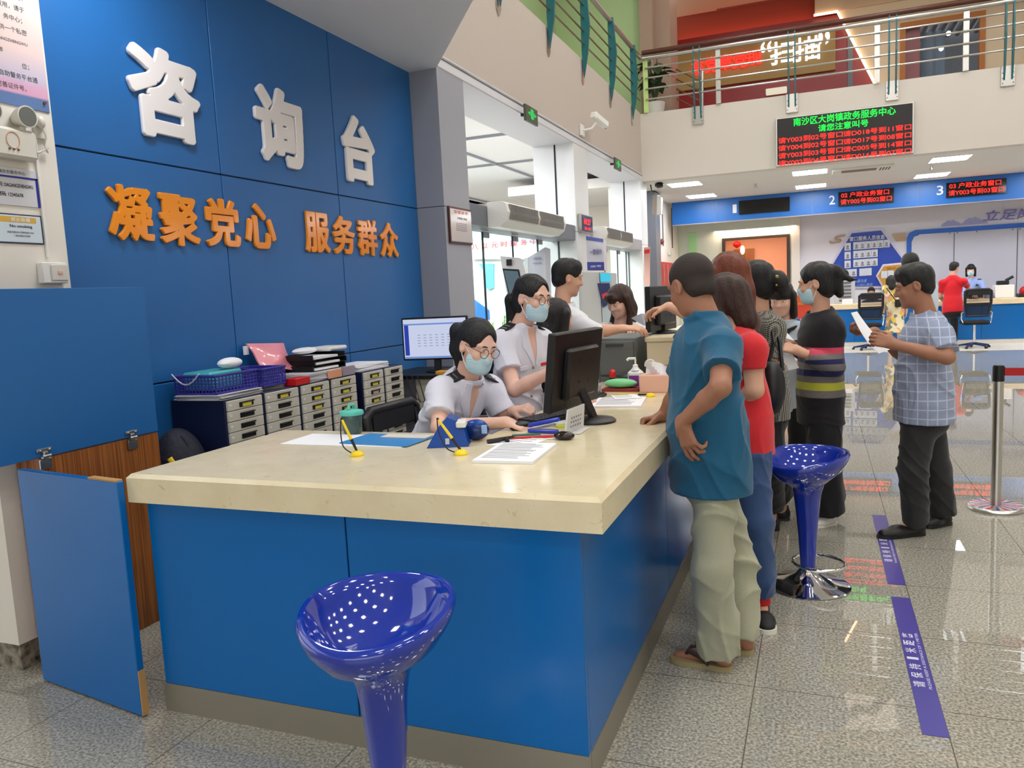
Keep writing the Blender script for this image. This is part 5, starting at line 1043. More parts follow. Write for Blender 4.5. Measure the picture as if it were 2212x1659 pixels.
# fire cabinet, red notice stand, small wall things on the left
y0_, y1_ = px(1421, 594, -3.3)[1], px(1455, 590, -3.3)[1]; fc = empty('fire_cabinet', (-3.4, (y0_+y1_)/2, 1.8), 'red fire cabinet on the white wall left of the doorway', 'fire cabinet')
zt_ = px(1437, 566, -3.3)[2]; zb_ = px(1437, 617, -3.3)[2]
MB().box((-3.448, y0_, zb_), (-3.3, y1_, zt_), 0.01).build('box', mat('fire_red', (178, 26, 34), 0.4), fc, False)
for k in (.35, .6): yy = y0_+(y1_-y0_)*k; MB().tube([(-3.295, yy, zb_+.05), (-3.295, yy, zt_-.05)], 0.012, 6).build('handle_bar', M_steel, fc)
ws = empty('wall_notice', (-3.3, 14.9, 1.8), 'red and pink notice strip on the glass beside the far entrance', 'notice')
q = [at(1391, 535, 15.0), at(1404, 533, 15.0), at(1404, 617, 15.0), at(1392, 617, 15.0)]; MB().prism(q, (0, 0.01, 0)).build('sheet', mat('notice_pink', (206, 160, 150), 0.5), ws, False)
q = [at(1391.5, 540, 14.98), at(1403.5, 538, 14.98), at(1403.5, 547, 14.98), at(1391.5, 548, 14.98)]; MB().prism(q, (0, 0.01, 0)).build('red_heading', emis('notice_red', (240, 60, 60), 0.6), ws, False)
for xx, wh in ((1432, 'left'), (1452, 'right')): yy = px(xx, 500, -3.43)[1]; tag(MB().tube([(-3.43, yy, 2.5), (-3.43, yy, 3.5)], 0.014, 6).build('conduit', M_ink), wh+' thin grey conduit running down the white wall above the fire cabinet', 'conduit')
tag(MB().ball(px(1430, 522, -3.42), (0.05, 0.08, 0.07), 12, 8).build('alarm_bell', mat('maroon', (110, 50, 50), 0.4)), 'small maroon fire alarm on the white far wall', 'alarm')
p = px(1446, 546, -3.44); tag(MB().box((-3.449, p[1]-.14, p[2]-.06), (-3.40, p[1]+.14, p[2]+.06), 0.004).build('wall_switch', M_offw), 'small ivory switch box above the fire cabinet', 'switch')
rs = empty('red_notice_stand', (-0.3, 11.0, 0), 'red notice board with yellow text behind the waiting women', 'notice')
q = [at(1700, 636, 11.0), at(1744, 640, 11.0), at(1760, 690, 11.0), at(1712, 688, 11.0)]; MB().prism(q, (0.02, 0.05, 0)).build('board', mat('notice_red_board', (214, 70, 44), 0.4), rs, False)
text('notice_text', '不忘初心 为民服务', mat('notice_yellow', (240, 190, 70), 0.5), at(1726, 648, 10.98), XA, ZA, fit=(0.22, 0.05), extrude=0.003, parent=rs)
text('notice_text', '请您自觉排队等候办理', mat('notice_yellow', (240, 190, 70), 0.5), at(1728, 656, 10.98), XA, ZA, fit=(0.22, 0.035), extrude=0.003, parent=rs)
a_ = at(1732, 690, 11.03); MB().cyl((a_[0], 11.06, 0.02), (a_[0], 11.06, a_[2]), 0.02).lathe((a_[0], 11.06, 0), [(0.16, 0), (0.16, 0.015), (0.03, 0.03)], 24).build('post', M_steel, rs)

# ================================================================ far counter, chairs, things on it
fcn = empty('service_counter', (4.0, 19.3, 0), 'long blue service counter with pale wooden top at the far side', 'counter')
M_ply = mat('pale_wood_top', (226, 206, 170), 0.35, noise=((216, 194, 156), 14, (0.4, 3, 3)))
MB().box((-0.5, 18.95, 0.835), (11, 19.75, 0.95), 0.006).build('worktop', M_ply, fcn)
f = MB(); xs = [-0.48, 0.75, 1.98, 3.21, 4.44, 5.67, 6.9, 8.2, 9.6, 10.98]
for i in range(len(xs)-1): f.box((xs[i]+0.003, 19.0, 0.1), (xs[i+1]-0.003, 19.03, 0.835))
f.m = 1; f.box((-0.48, 19.012, 0.1), (10.98, 19.035, 0.83)); f.build('front_panel', [M_blued, M_joint], fcn, False)
MB().box((-0.48, 19.01, 0), (10.98, 19.05, 0.1)).build('plinth', M_offw, fcn, False); MB().box((-0.48, 19.03, 0.1), (-0.45, 19.7, 0.835)).build('end_panel', M_blued, fcn, False)
M_mesh = mat('black_mesh_fabric', (16, 18, 24), 0.8, alpha=0.82)
def office_chair(c, rz, label, h=0.52, bh=0.66):
    c = np.array(c, float); A = rotz(rz); t = empty('office_chair', c, label, 'chair', 'black mesh chairs at the service counter'); P = lambda x, y, z: A @ np.array([x, y, 0])+c+ZA*z
    # chair faces local +Y
    f = MB(); w0, w1 = 0.225, 0.19; zb, ztp = h+0.14, h+bh
    f.tube([P(-w1, -0.24, zb), P(-w0, -0.29, (zb+ztp)/2), P(-w0, -0.31, ztp-0.03), P(-w0+0.04, -0.31, ztp), P(w0-0.04, -0.31, ztp), P(w0, -0.31, ztp-0.03), P(w0, -0.29, (zb+ztp)/2), P(w1, -0.24, zb)], 0.026, 10, True)
    f.obox(P(0, -0.308, ztp-0.055), A.T, (w0-0.03, 0.018, 0.055), 0.01); f.obox(P(0, -0.29, (zb+ztp)/2-0.02), A.T, (w0-0.02, 0.012, 0.02), 0.004); f.build('back_frame', M_black, t)
    m_ = MB(); m_.quad(P(-w0+0.02, -0.30, (zb+ztp)/2+0.02), P(w0-0.02, -0.30, (zb+ztp)/2+0.02), P(w0-0.02, -0.312, ztp-0.1), P(-w0+0.02, -0.312, ztp-0.1)); m_.build('upper_mesh', mat('thin_mesh', (40, 42, 46), 0.8, alpha=0.45), t, False)
    m_ = MB(); m_.quad(P(-w1, -0.245, zb), P(w1, -0.245, zb), P(w0-0.01, -0.29, (zb+ztp)/2-0.02), P(-w0+0.01, -0.29, (zb+ztp)/2-0.02)); m_.build('lower_mesh', M_mesh, t, False)
    s_ = MB(); s_.obox(P(0, -0.0, h), A.T, (0.235, 0.23, 0.04), 0.03); s_.build('seat', mat('black_fabric_seat', (20, 20, 24), 0.85), t)
    for k in (-1, 1):
        a = MB(); a.tube([P(k*0.235, -0.22, h+0.0), P(k*0.262, -0.17, h+0.08), P(k*0.262, -0.2, h+0.2), P(k*0.262, 0.08, h+0.21)], 0.014, 10); a.tube([P(k*0.235, -0.22, h+0.22), P(k*0.262, -0.2, h+0.2)], 0.012, 8); ar = a.build('arm_frame', M_chrome, t)
        q = MB(); q.obox(P(k*0.262, -0.03, h+0.228), A.T, (0.024, 0.12, 0.012), 0.008); q.build('arm_pad', M_black, ar)
    MB().cyl(P(0, 0, 0.07), P(0, 0, h-0.03), 0.026, n=16).build('gas_column', M_chrome, t)
    for k in range(5):
        a = 2*math.pi*k/5+0.3; l = MB(); e_ = P(0.29*math.cos(a), 0.29*math.sin(a), 0.055); l.tube([P(0, 0, 0.1), e_], [0.03, 0.016], 10); lg = l.build('base_leg', mat('dark_blue_metal', (26, 40, 90), 0.3, 0.3), t)
        l = MB(); d = A @ np.array([-math.sin(a), math.cos(a), 0]); l.tube([e_-ZA*0.03-d*0.02, e_-ZA*0.03+d*0.02], 0.025, 12); l.build('castor', M_black, lg)
    return t
office_chair((0.985, 18.12, 0), 0.12, 'black mesh office chair at the left of the far counter'); office_chair((2.93, 18.05, 0), 0.02, 'black mesh office chair behind the man in red polo')
office_chair((-1.78, 3.52, 0), R(-95), 'black office chair of the seated officer at the counter', 0.555, 0.44); office_chair((-1.73, 4.35, 0), R(-85), 'black office chair of the second officer', 0.62, 0.40)
ds = empty('document_rack', (0.55, 19.5, 0.95), 'grey document rack at the left end of the far counter', 'rack')
MB().box((0.36, 19.4, 0.95), (0.78, 19.7, 1.52), 0.004).build('case', mat('rack_grey', (176, 178, 182), 0.5), ds)
for k in range(6): MB().box((0.45, 19.39, 1.0+0.08*k), (0.7, 19.405, 1.045+0.08*k)).build('slot', M_ink, ds, False)
tag(MB().box((0.5, 19.05, 0.95), (0.72, 19.1, 1.06), 0.003).build('desk_sign', M_paper), 'small white desk sign before the grey document rack', 'desk sign')
pr_ = empty('card_printer', (3.72, 19.4, 0.95), 'white machine with black camera head on the far counter', 'printer')
MB().box((3.5, 19.3, 0.95), (3.86, 19.6, 1.22), 0.01).build('body', M_whitep, pr_); MB().box((3.56, 19.4, 1.22), (3.78, 19.55, 1.31), 0.01).tube([(3.72, 19.47, 1.31), (3.86, 19.45, 1.39)], 0.03, 10).build('camera_head', M_black, pr_)
tag(MB().box((3.33, 19.25, 0.95), (3.47, 19.42, 1.07), 0.01).build('grey_box', mat('box_bluegrey', (100, 106, 140), 0.5)), 'bluish grey box beside the far white machine', 'box')
tag(MB().box((3.92, 19.2, 0.95), (4.15, 19.45, 1.03), 0.01).build('black_terminal', M_black), 'black payment terminal at the far right of the counter', 'terminal')
tag(MB().ball((4.12, 19.55, 1.07), (0.13, 0.09, 0.11), 18, 10).build('red_helmet', M_red), 'red rounded object behind the black terminal on the far counter', 'box')
monitor((3.12, 19.32, 0.951), 0, 0.34, 0.18, 'low black monitor on the far counter beside the officer', False, 0, None, 0.2, 0.02)
# ================================================================ people: smooth bodies from blended rounded cones and ellipsoids
def unit(v): v = np.array(v, float); return v/(np.linalg.norm(v)+1e-12)
class Ell:
    def __init__(s, c, r, M=None, k=0.02, op='u'):
        s.c = np.array(c, float); s.r = np.array([r, r, r] if not hasattr(r, '__len__') else r, float); s.M = M; s.k = k; s.op = op
        e = s.r if M is None else np.sqrt(((np.array(M).T*s.r)**2).sum(1))      # M rows = axes
        s.lo = s.c-e; s.hi = s.c+e
    def d(s, X, Y, Z):
        X = X-s.c[0]; Y = Y-s.c[1]; Z = Z-s.c[2]
        if s.M is not None:
            m = s.M; X, Y, Z = (m[0][0]*X+m[0][1]*Y+m[0][2]*Z, m[1][0]*X+m[1][1]*Y+m[1][2]*Z, m[2][0]*X+m[2][1]*Y+m[2][2]*Z)
        a = X/s.r[0]; b = Y/s.r[1]; c = Z/s.r[2]; k0 = np.sqrt(a*a+b*b+c*c)
        k1 = np.sqrt((a/s.r[0])**2+(b/s.r[1])**2+(c/s.r[2])**2)+1e-6
        return np.where(k0 < 0.05, -s.r.min(), k0*(k0-1)/k1)
class Con:
    def __init__(s, a, b, r1, r2, k=0.02, op='u', flat=None, cutA=False, cutB=False):
        s.a = np.array(a, float); s.b = np.array(b, float); s.r1, s.r2 = r1, r2; s.k = k; s.op = op; s.flat = flat; s.cA = cutA; s.cB = cutB
        m = max(r1, r2); s.lo = np.minimum(s.a-r1, s.b-r2)-0.002; s.hi = np.maximum(s.a+r1, s.b+r2)+0.002
    def d(s, X, Y, Z):
        ba = s.b-s.a; L2 = ba@ba+1e-9; px_ = X-s.a[0]; py_ = Y-s.a[1]; pz_ = Z-s.a[2]
        t0 = (px_*ba[0]+py_*ba[1]+pz_*ba[2])/L2; t = np.clip(t0, 0, 1)
        qx = px_-t*ba[0]; qy = py_-t*ba[1]; qz = pz_-t*ba[2]
        if s.flat is not None:
            v, q = s.flat; w = (qx*v[0]+qy*v[1]+qz*v[2])*(1/q-1); qx = qx+w*v[0]; qy = qy+w*v[1]; qz = qz+w*v[2]
        dd = np.sqrt(qx*qx+qy*qy+qz*qz)-(s.r1+(s.r2-s.r1)*t)
        if s.flat is not None: dd = dd*(0.5+0.5*min(1, s.flat[1]))
        L = math.sqrt(L2)
        if s.cA: dd = np.maximum(dd, -t0*L)
        if s.cB: dd = np.maximum(dd, (t0-1)*L)
        return dd
class Ring:
    def __init__(s, c, ax, R_, r, hgt=1.6, k=0.006, op='u'):
        s.c = np.array(c, float); s.ax = unit(ax); s.R = R_; s.rr = r; s.h = hgt; s.k = k; s.op = op
        e = R_+r*max(1, hgt)+0.003; s.lo = s.c-e; s.hi = s.c+e
    def d(s, X, Y, Z):
        X = X-s.c[0]; Y = Y-s.c[1]; Z = Z-s.c[2]; z = X*s.ax[0]+Y*s.ax[1]+Z*s.ax[2]
        rho = np.sqrt(np.maximum(X*X+Y*Y+Z*Z-z*z, 0)); return np.sqrt((rho-s.R)**2+(z/s.h)**2)-s.rr
def sdf_mesh(prims, h, cuts=(), disp=None):
    un = [p for p in prims if p.op == 'u']
    lo = np.min([p.lo for p in un], 0)-3*h; hi = np.max([p.hi for p in un], 0)+3*h
    n = np.ceil((hi-lo)/h).astype(int)+1
    ax = [(lo[i]+h*np.arange(n[i])).astype(np.float32) for i in range(3)]
    F = np.full(n, 0.2, np.float32)
    for p in prims:
        m = p.k+2.5*h
        i0 = np.maximum(np.floor((p.lo-m-lo)/h).astype(int), 0); i1 = np.minimum(np.ceil((p.hi+m-lo)/h).astype(int)+1, n)
        if (i1 <= i0).any(): continue
        sl = tuple(slice(a, b) for a, b in zip(i0, i1))
        d = p.d(ax[0][sl[0]][:, None, None], ax[1][sl[1]][None, :, None], ax[2][sl[2]][None, None, :]).astype(np.float32)
        f = F[sl]; k = max(p.k, 1e-5)
        if p.op == 'u':
            hh = np.clip(0.5+0.5*(f-d)/k, 0, 1); F[sl] = f*(1-hh)+d*hh-k*hh*(1-hh)
        elif p.op == 's':
            hh = np.clip(0.5-0.5*(f+d)/k, 0, 1); F[sl] = f*(1-hh)-d*hh+k*hh*(1-hh)
    if disp is not None:
        F += disp(ax[0][:, None, None], ax[1][None, :, None], ax[2][None, None, :]).astype(np.float32)
    for pt, nn in cuts:
        nn = unit(nn); c = (ax[0]-pt[0])[:, None, None]*nn[0]+(ax[1]-pt[1])[None, :, None]*nn[1]+(ax[2]-pt[2])[None, None, :]*nn[2]
        F = np.maximum(F, c.astype(np.float32))
    F[[0, -1]] = 0.1; F[:, [0, -1]] = 0.1; F[:, :, [0, -1]] = 0.1
    return surfnet(F, lo, h)
def surfnet(F, lo, h):
    I = F < 0; s = np.zeros(np.array(F.shape)-1, np.int8)
    off = [(x, y, z) for x in (0, 1) for y in (0, 1) for z in (0, 1)]
    nx, ny, nz = F.shape
    for x, y, z in off: s += I[x:nx-1+x, y:ny-1+y, z:nz-1+z]
    ci = np.argwhere((s > 0) & (s < 8)); m = len(ci)
    if m == 0: return np.zeros((0, 3)), np.zeros((0, 4), int)
    idx = np.full(s.shape, -1, np.int64); idx[tuple(ci.T)] = np.arange(m)
    cv = np.stack([F[ci[:, 0]+x, ci[:, 1]+y, ci[:, 2]+z] for x, y, z in off], 1).astype(float)
    P = np.zeros((m, 3)); C = np.zeros(m); O = np.array(off, float)
    for a in range(8):
        for b in range(a+1, 8):
            if abs(O[a]-O[b]).sum() != 1: continue
            va, vb = cv[:, a], cv[:, b]; cr = (va < 0) != (vb < 0); t = np.where(cr, va/(va-vb+1e-12), 0)
            P += np.where(cr[:, None], O[a]+(O[b]-O[a])*t[:, None], 0); C += cr
    V = lo+h*(ci+P/C[:, None]); Q = []
    for axs in range(3):
        o1, o2 = [(1, 2), (2, 0), (0, 1)][axs]
        sl0 = [slice(None)]*3; sl1 = [slice(None)]*3; sl0[axs] = slice(0, -1); sl1[axs] = slice(1, None)
        a, b = I[tuple(sl0)], I[tuple(sl1)]; e = np.argwhere(a != b); e = e[(e[:, o1] > 0) & (e[:, o2] > 0) & (e[:, o1] < F.shape[o1]-1) & (e[:, o2] < F.shape[o2]-1)]
        if len(e) == 0: continue
        def g(d1, d2):
            q = e.copy(); q[:, o1] += d1; q[:, o2] += d2; return idx[tuple(q.T)]
        qd = np.stack([g(-1, -1), g(0, -1), g(0, 0), g(-1, 0)], 1); fl = ~a[tuple(e.T)]
        qd[fl] = qd[fl][:, ::-1]; Q.append(qd)
    Q = np.concatenate(Q); Q = Q[(Q >= 0).all(1)]
    return V, Q
def mesh_obj(name, V, Q, m, parent, smooth=True, mi=None):
    off = worldloc(parent); me = bpy.data.meshes.new(name); me.vertices.add(len(V)); me.vertices.foreach_set('co', (V-off).astype(np.float32).ravel())
    me.loops.add(Q.size); me.loops.foreach_set('vertex_index', Q.astype(np.int32).ravel()); me.polygons.add(len(Q))
    me.polygons.foreach_set('loop_start', np.arange(0, Q.size, 4, dtype=np.int32)); me.polygons.foreach_set('loop_total', np.full(len(Q), 4, np.int32))
    for q in (m if isinstance(m, (list, tuple)) else [m]): me.materials.append(q)
    if mi is not None: me.polygons.foreach_set('material_index', np.array(mi, np.int32))
    me.update(calc_edges=True); me.validate()
    me.polygons.foreach_set('use_smooth', np.ones(len(Q), bool))
    o = bpy.data.objects.new(name, me); COL.objects.link(o); o.parent = parent
    return o
def folds(amp, seed, d=(0.25, 0.15, 1.0), f=20.0):
    """soft creases: warped ridges in three directions, patchy in strength"""
    rs = np.random.RandomState(seed); ph = rs.rand(12)*6.28; dr = rs.randn(3, 3)*0.55+np.array(d); dr /= np.linalg.norm(dr, axis=1)[:, None]
    def fn(X, Y, Z):
        w = 1.1*np.sin(8*X+6*Y+9*Z+ph[3])+0.7*np.sin(15*Y-11*X+6*Z+ph[4]); r = 0
        for i in range(3):
            q = np.sin(f*(0.6+0.45*i)*(dr[i][0]*X+dr[i][1]*Y+dr[i][2]*Z)+w*(1+.4*i)+ph[i]); m_ = 0.5+0.5*np.sin(5*X+(6-3*i)*Y+(4+2*i)*Z+ph[6+i])
            r = r+(1-np.abs(q))**2*m_
        return -amp*(r*1.1-0.45)
    return fn
M_skin = mat('skin', (206, 158, 132), 0.5, bump=(220, 0.03)); M_skin2 = mat('tanned_skin', (156, 108, 84), 0.5, bump=(220, 0.03)); M_skinp = mat('pale_skin', (222, 178, 158), 0.48, bump=(220, 0.03))
M_hair = mat('black_hair', (16, 14, 15), 0.42, bump=(26, 0.5, (9, 9, 1.0))); M_hairb = mat('brown_hair', (52, 28, 18), 0.42, bump=(26, 0.5, (9, 9, 1.0))); M_hairr = mat('auburn_hair', (104, 46, 20), 0.42, bump=(26, 0.5, (9, 9, 1.0)))
M_hairc = mat('cropped_hair', (44, 34, 30), 0.7, bump=(300, 0.4))
M_mask = mat('mask_blue', (182, 214, 224), 0.7, bump=(14, 0.25, (1, 1, 14))); M_eyew = mat('eye_white', (226, 222, 218), 0.25); M_iris = mat('eye_dark', (24, 16, 14), 0.15); M_lip = mat('lip', (172, 92, 86), 0.45)
M_brow = mat('brow', (30, 24, 22), 0.8); M_lens = mat('spectacle_frame', (90, 84, 82), 0.25, 0.6)

def hframe(hf, hu):
    f = unit(hf); u = np.array(hu, float); u = unit(u-f*(u@f)); r = np.cross(f, u); return np.array([r, f, u])   # rows: right, forward, up
def head_prims(c, M, s=1.0):
    L = lambda x, y, z: np.array(c)+s*(x*M[0]+y*M[1]+z*M[2]); S_ = lambda *r: np.array(r)*s
    p = [Ell(L(0, -.014, .036), S_(.077, .096, .084), M, .01), Ell(L(0, .026, -.03), S_(.064, .066, .086), M, .03*s), Ell(L(0, .042, -.078), S_(.043, .044, .036), M, .025*s),
         Con(L(0, .084, .012), L(0, .104, -.026), .009*s, .0125*s, .014*s), Ell(L(0.013, .088, -.03), S_(.011, .012, .009), M, .008*s), Ell(L(-0.013, .088, -.03), S_(.011, .012, .009), M, .008*s),
         Con(L(-.045, .074, .028), L(.045, .074, .028), .012*s, .012*s, .016*s), Ell(L(.036, .066, -.026), S_(.024, .02, .022), M, .02*s), Ell(L(-.036, .066, -.026), S_(.024, .02, .022), M, .02*s),
         Con(L(-.02, .082, -.06), L(.02, .082, -.06), .008*s, .008*s, .008*s), Con(L(-.016, .08, -.071), L(.016, .08, -.071), .008*s, .008*s, .008*s), Ell(L(0, .072, -.1), S_(.02, .018, .017), M, .014*s)]
    for k in (-1, 1):
        p += [Ell(L(.032*k, .101, .008), S_(.017, .014, .011), M, .012*s, 's'), Ell(L(.031*k, .08, .008), S_(.014, .0125, .0115), M, .003*s),
              Ell(L(.077*k, -.01, -.004), S_(.011, .02, .033), M, .008*s), Ell(L(.086*k, -.006, 0), S_(.006, .011, .019), M, .004*s, 's')]
    return p
def hand_prims(w, d, n, side, curl=0.5, s=1.0, thumb=0.5, fan=0.0):
    w = np.array(w, float); d = unit(d); n = np.array(n, float); n = unit(n-d*(n@d)); t = np.cross(d, n)*(1 if side == 'r' else -1)
    p = [Con(w, w+d*.02*s, .026*s, .026*s, .02*s, flat=(n, .75))]; off = (.0335, .0115, -.0105, -.031); ln = ((.042, .026, .021), (.046, .029, .023), (.043, .027, .022), (.034, .021, .019))
    cs = curl if hasattr(curl, '__len__') else [curl*0.9, curl, curl*1.06, curl*1.12]
    for i in range(4):
        kn = w+d*(.092-.004*abs(i-1.2))*s+t*off[i]*s; p.append(Con(w+d*.012*s+t*off[i]*.5*s, kn, .0145*s, .0115*s, .012*s, flat=(n, .85)))
        a = 0.0; q = kn; dd = unit(d+t*fan*(1.3-i)*0.3); r = .0098 if i < 3 else .0086
        for j in range(3):
            a += cs[i]*(0.75, 1.0, 0.8)[j]; v = dd*math.cos(a)+n*math.sin(a); e = q+v*ln[i][j]*s
            p.append(Con(q, e, r*s, (r-.0009)*s, .004*s)); q = e; r -= .0008
    b = w+d*.02*s+t*.022*s; v = unit(t*0.75+d*0.75+n*(0.25+0.4*thumb)); e = b+v*.042*s; p.append(Con(b, e, .0165*s, .012*s, .012*s))
    v2 = unit(t*(0.45-0.5*thumb)+d*0.9+n*(0.25+0.5*thumb)); e2 = e+v2*.032*s; p.append(Con(e, e2, .0112*s, .0102*s, .006*s)); v3 = unit(v2+n*0.3*thumb); p.append(Con(e2, e2+v3*.024*s, .0102*s, .0085*s, .005*s))
    return p
def stand(x, y, H, ang, lean=0.0):
    """default standing skeleton; ang = facing (degrees, 0 = +x, 90 = +y)"""
    a = R(ang); f = np.array([math.cos(a), math.sin(a), 0]); u = ZA; r = np.cross(f, u); o = np.array([x, y, 0.0])
    P = lambda rr, ff, z: o+r*rr*H+f*(ff*H+lean*max(0, z-0.5)*H)+u*z*H
    J = dict(f=f, H=H, hc=P(0, .018, .93), hf=f-u*0.12, hu=u, nb=P(0, -.012, .838), pe=P(0, 0, .525))
    for k, s_ in (('r', 1), ('l', -1)):
        J[k+'s'] = P(.112*s_, -.008, .808); J[k+'e'] = P(.135*s_, -.02, .63); J[k+'w'] = P(.137*s_, .03, .485)
        J[k+'h'] = P(.05*s_, 0, .52); J[k+'k'] = P(.055*s_, .012, .285); J[k+'a'] = P(.058*s_, -.015, .05); J[k+'t'] = P(.066*s_, .085, .018); J[k+'hd'] = (unit(J[k+'w']-J[k+'e']), -s_*r)
    return J
def torso(J, g, w, dp, belly, k=.05, chest=1.0):
    rr = unit(J['rs']-J['ls']); U = unit(J['nb']-J['pe']); f = unit(np.cross(U, rr)); rr = np.cross(f, U); M = np.array([rr, f, U]); Lg = np.linalg.norm(J['nb']-J['pe'])
    c = lambda t, o=0: J['pe']+(J['nb']-J['pe'])*t+f*o
    p = [Ell(c(.68, .008), (w*.98+g, dp*.98*chest+g, Lg*.36), M, k), Ell(c(.32, .012*belly+.004), (w*.88+g, dp*(.92+.16*belly)+g, Lg*.36), M, k), Ell(c(.02), (w*.96+g, dp*1.05+g, .15), M, k)]
    for s_ in ('ls', 'rs'):
        p += [Con(c(.96, -.012), J[s_]-U*.008, .046+g, .044+g, .05), Ell(J[s_]-U*.006, .047+g, None, .04)]
    return p, M, f, rr, U
def P3(a, b, t): return np.array(a)+(np.array(b)-np.array(a))*t
def person(name, label, J, h=0.007, skin=None, hair=None, top=None, bottom=None, shoes=None, w=None, dp=.105, belly=0.3, hands=(.5, .5), mask=False, glasses=False, hs=1.0, extras=None, face=True, legs=True, group=None, chest=1.0, hand_s=1.0, arm=1.0):
    skin = skin or M_skin
    foot = np.array([(J['la'][0]+J['ra'][0])/2, (J['la'][1]+J['ra'][1])/2, 0.0]); t = empty(name, foot, label, 'person', group)
    hw = np.linalg.norm(J['rs']-J['ls'])/2; w = w or max(.13, hw*0.86); hM = hframe(J['hf'], J['hu']); hc = np.array(J['hc'])
    tp, M, f, rr, U = torso(J, -0.03, w, dp, belly, chest=chest)
    hv = (J['rh']-J['lh'])/2; hl_ = np.linalg.norm(hv); hm_ = (J['rh']+J['lh'])/2
    if hl_ > .08: J['rh'] = hm_+hv/hl_*.08; J['lh'] = hm_-hv/hl_*.08
    b = list(tp); b += [Con(hc+hs*(-.02*hM[1]-.055*hM[2]), J['nb']+U*.0, .05*hs, .058*hs, .03)]
    b += head_prims(hc, hM, hs)
    for i, s_ in enumerate(('l', 'r')):
        b += [Con(J[s_+'s'], J[s_+'e'], .047*arm, .04*arm, .02), Con(J[s_+'e'], P3(J[s_+'e'], J[s_+'w'], .35), .04*arm, .039*arm, .012), Con(P3(J[s_+'e'], J[s_+'w'], .35), J[s_+'w'], .039*arm, .027*arm, .012)]
        hd = J.get(s_+'hd'); b += hand_prims(J[s_+'w'], hd[0], hd[1], s_, hands[i], hand_s, *(hd[2:] if len(hd) > 2 else ()))
        if legs:
            b += [Con(J[s_+'h'], J[s_+'k'], .064, .05, .03), Con(J[s_+'k'], P3(J[s_+'k'], J[s_+'a'], .3), .05, .05, .02), Con(P3(J[s_+'k'], J[s_+'a'], .3), J[s_+'a'], .05, .036, .015),
                  Con(J[s_+'a']-ZA*.01, J[s_+'t']+ZA*.004, .034, .017, .015), Ell(J[s_+'a']-unit((J[s_+'t']-J[s_+'a'])*[1, 1, 0])*.024-ZA*.034, (.031, .031, .031), None, .02)]
    V, Q = sdf_mesh(b, h); body = mesh_obj('body', V, Q, skin, t)
    L = lambda x, y, z: hc+hs*(x*hM[0]+y*hM[1]+z*hM[2])
    if face:
        e = MB(); e2 = MB(); br = MB()
        for k in (-1, 1):
            e.ball(L(.031*k, .0815, .008), np.array([.0125, .0113, .0048])*hs, 14, 10, hM); e2.ball(L(.031*k, .0885, .0078), np.array([.0055, .0045, .0046])*hs, 12, 8, hM)
            br.tube([L(.014*k, .092, .027), L(.03*k, .0905, .031), L(.047*k, .08, .026)], [.0022*hs, .0032*hs, .0018*hs], 8)
        e.build('eyes', M_eyew, t); e2.build('irises', M_iris, t); br.build('eyebrows', M_brow, t)
        if not mask:
            m_ = MB(); m_.ball(L(0, .0865, -.0615), np.array([.021, .0055, .0035])*hs, 14, 8, hM).ball(L(0, .0845, -.0695), np.array([.018, .006, .0042])*hs, 14, 8, hM); m_.build('lips', M_lip, t)
    if mask:
        V, Q = sdf_mesh([Ell(L(0, .03, -.05), np.array([.0685, .072, .08])*hs, hM, .02), Ell(L(0, .094, -.035), np.array([.02, .022, .026])*hs, hM, .02*hs), Ell(L(0, .05, -.085), np.array([.05, .05, .04])*hs, hM, .02*hs)], .0045 if h < .01 else .008,
                        cuts=[(L(0, 0, -.012), hM[2]), (L(0, 0, -.116), -hM[2]), (L(0, .022, 0), -hM[1])]); mk = mesh_obj('face_mask', V, Q, M_mask, t)
        lp = MB()
        for k in (-1, 1):
            lp.tube([L(.064*k, .032, -.02), L(.073*k, .01, .0), L(.078*k, -.012, .028)], .0022, 6).tube([L(.056*k, .03, -.1), L(.07*k, .005, -.06), L(.08*k, -.014, -.02)], .0022, 6)
        lp.build('ear_loops', M_paper, mk)
    if glasses:
        g = MB()
        for k in (-1, 1):
            g.tube([L(.033*k+.0245*math.cos(a), .107-.004*abs(math.cos(a)), .001+.022*math.sin(a)) for a in np.linspace(0, 2*math.pi, 25)[:-1]], .0016*hs, 6, True); g.tube([L(.057*k, .102, .008), L(.074*k, .06, .012), L(.08*k, -.005, .012)], .0014*hs, 6)
        g.tube([L(-.009, .108, .004), L(0, .11, .007), L(.009, .108, .004)], .0014*hs, 6); g.build('spectacles', M_lens, t)
    if hair: make_hair(t, hair, hc, hM, hs, J, h)
    if top: make_top(t, top, J, M, f, rr, U, w, dp, belly, h, hc, hM, hs, chest)
    if bottom: make_bottom(t, bottom, J, M, f, rr, U, w, dp, h, None if not top else J['pe']-U*(top.get('hem', .12)-.025))
    if shoes: make_shoes(t, shoes, J, h)
    if extras: extras(t, J, f, rr, U, L, hM)
    return t
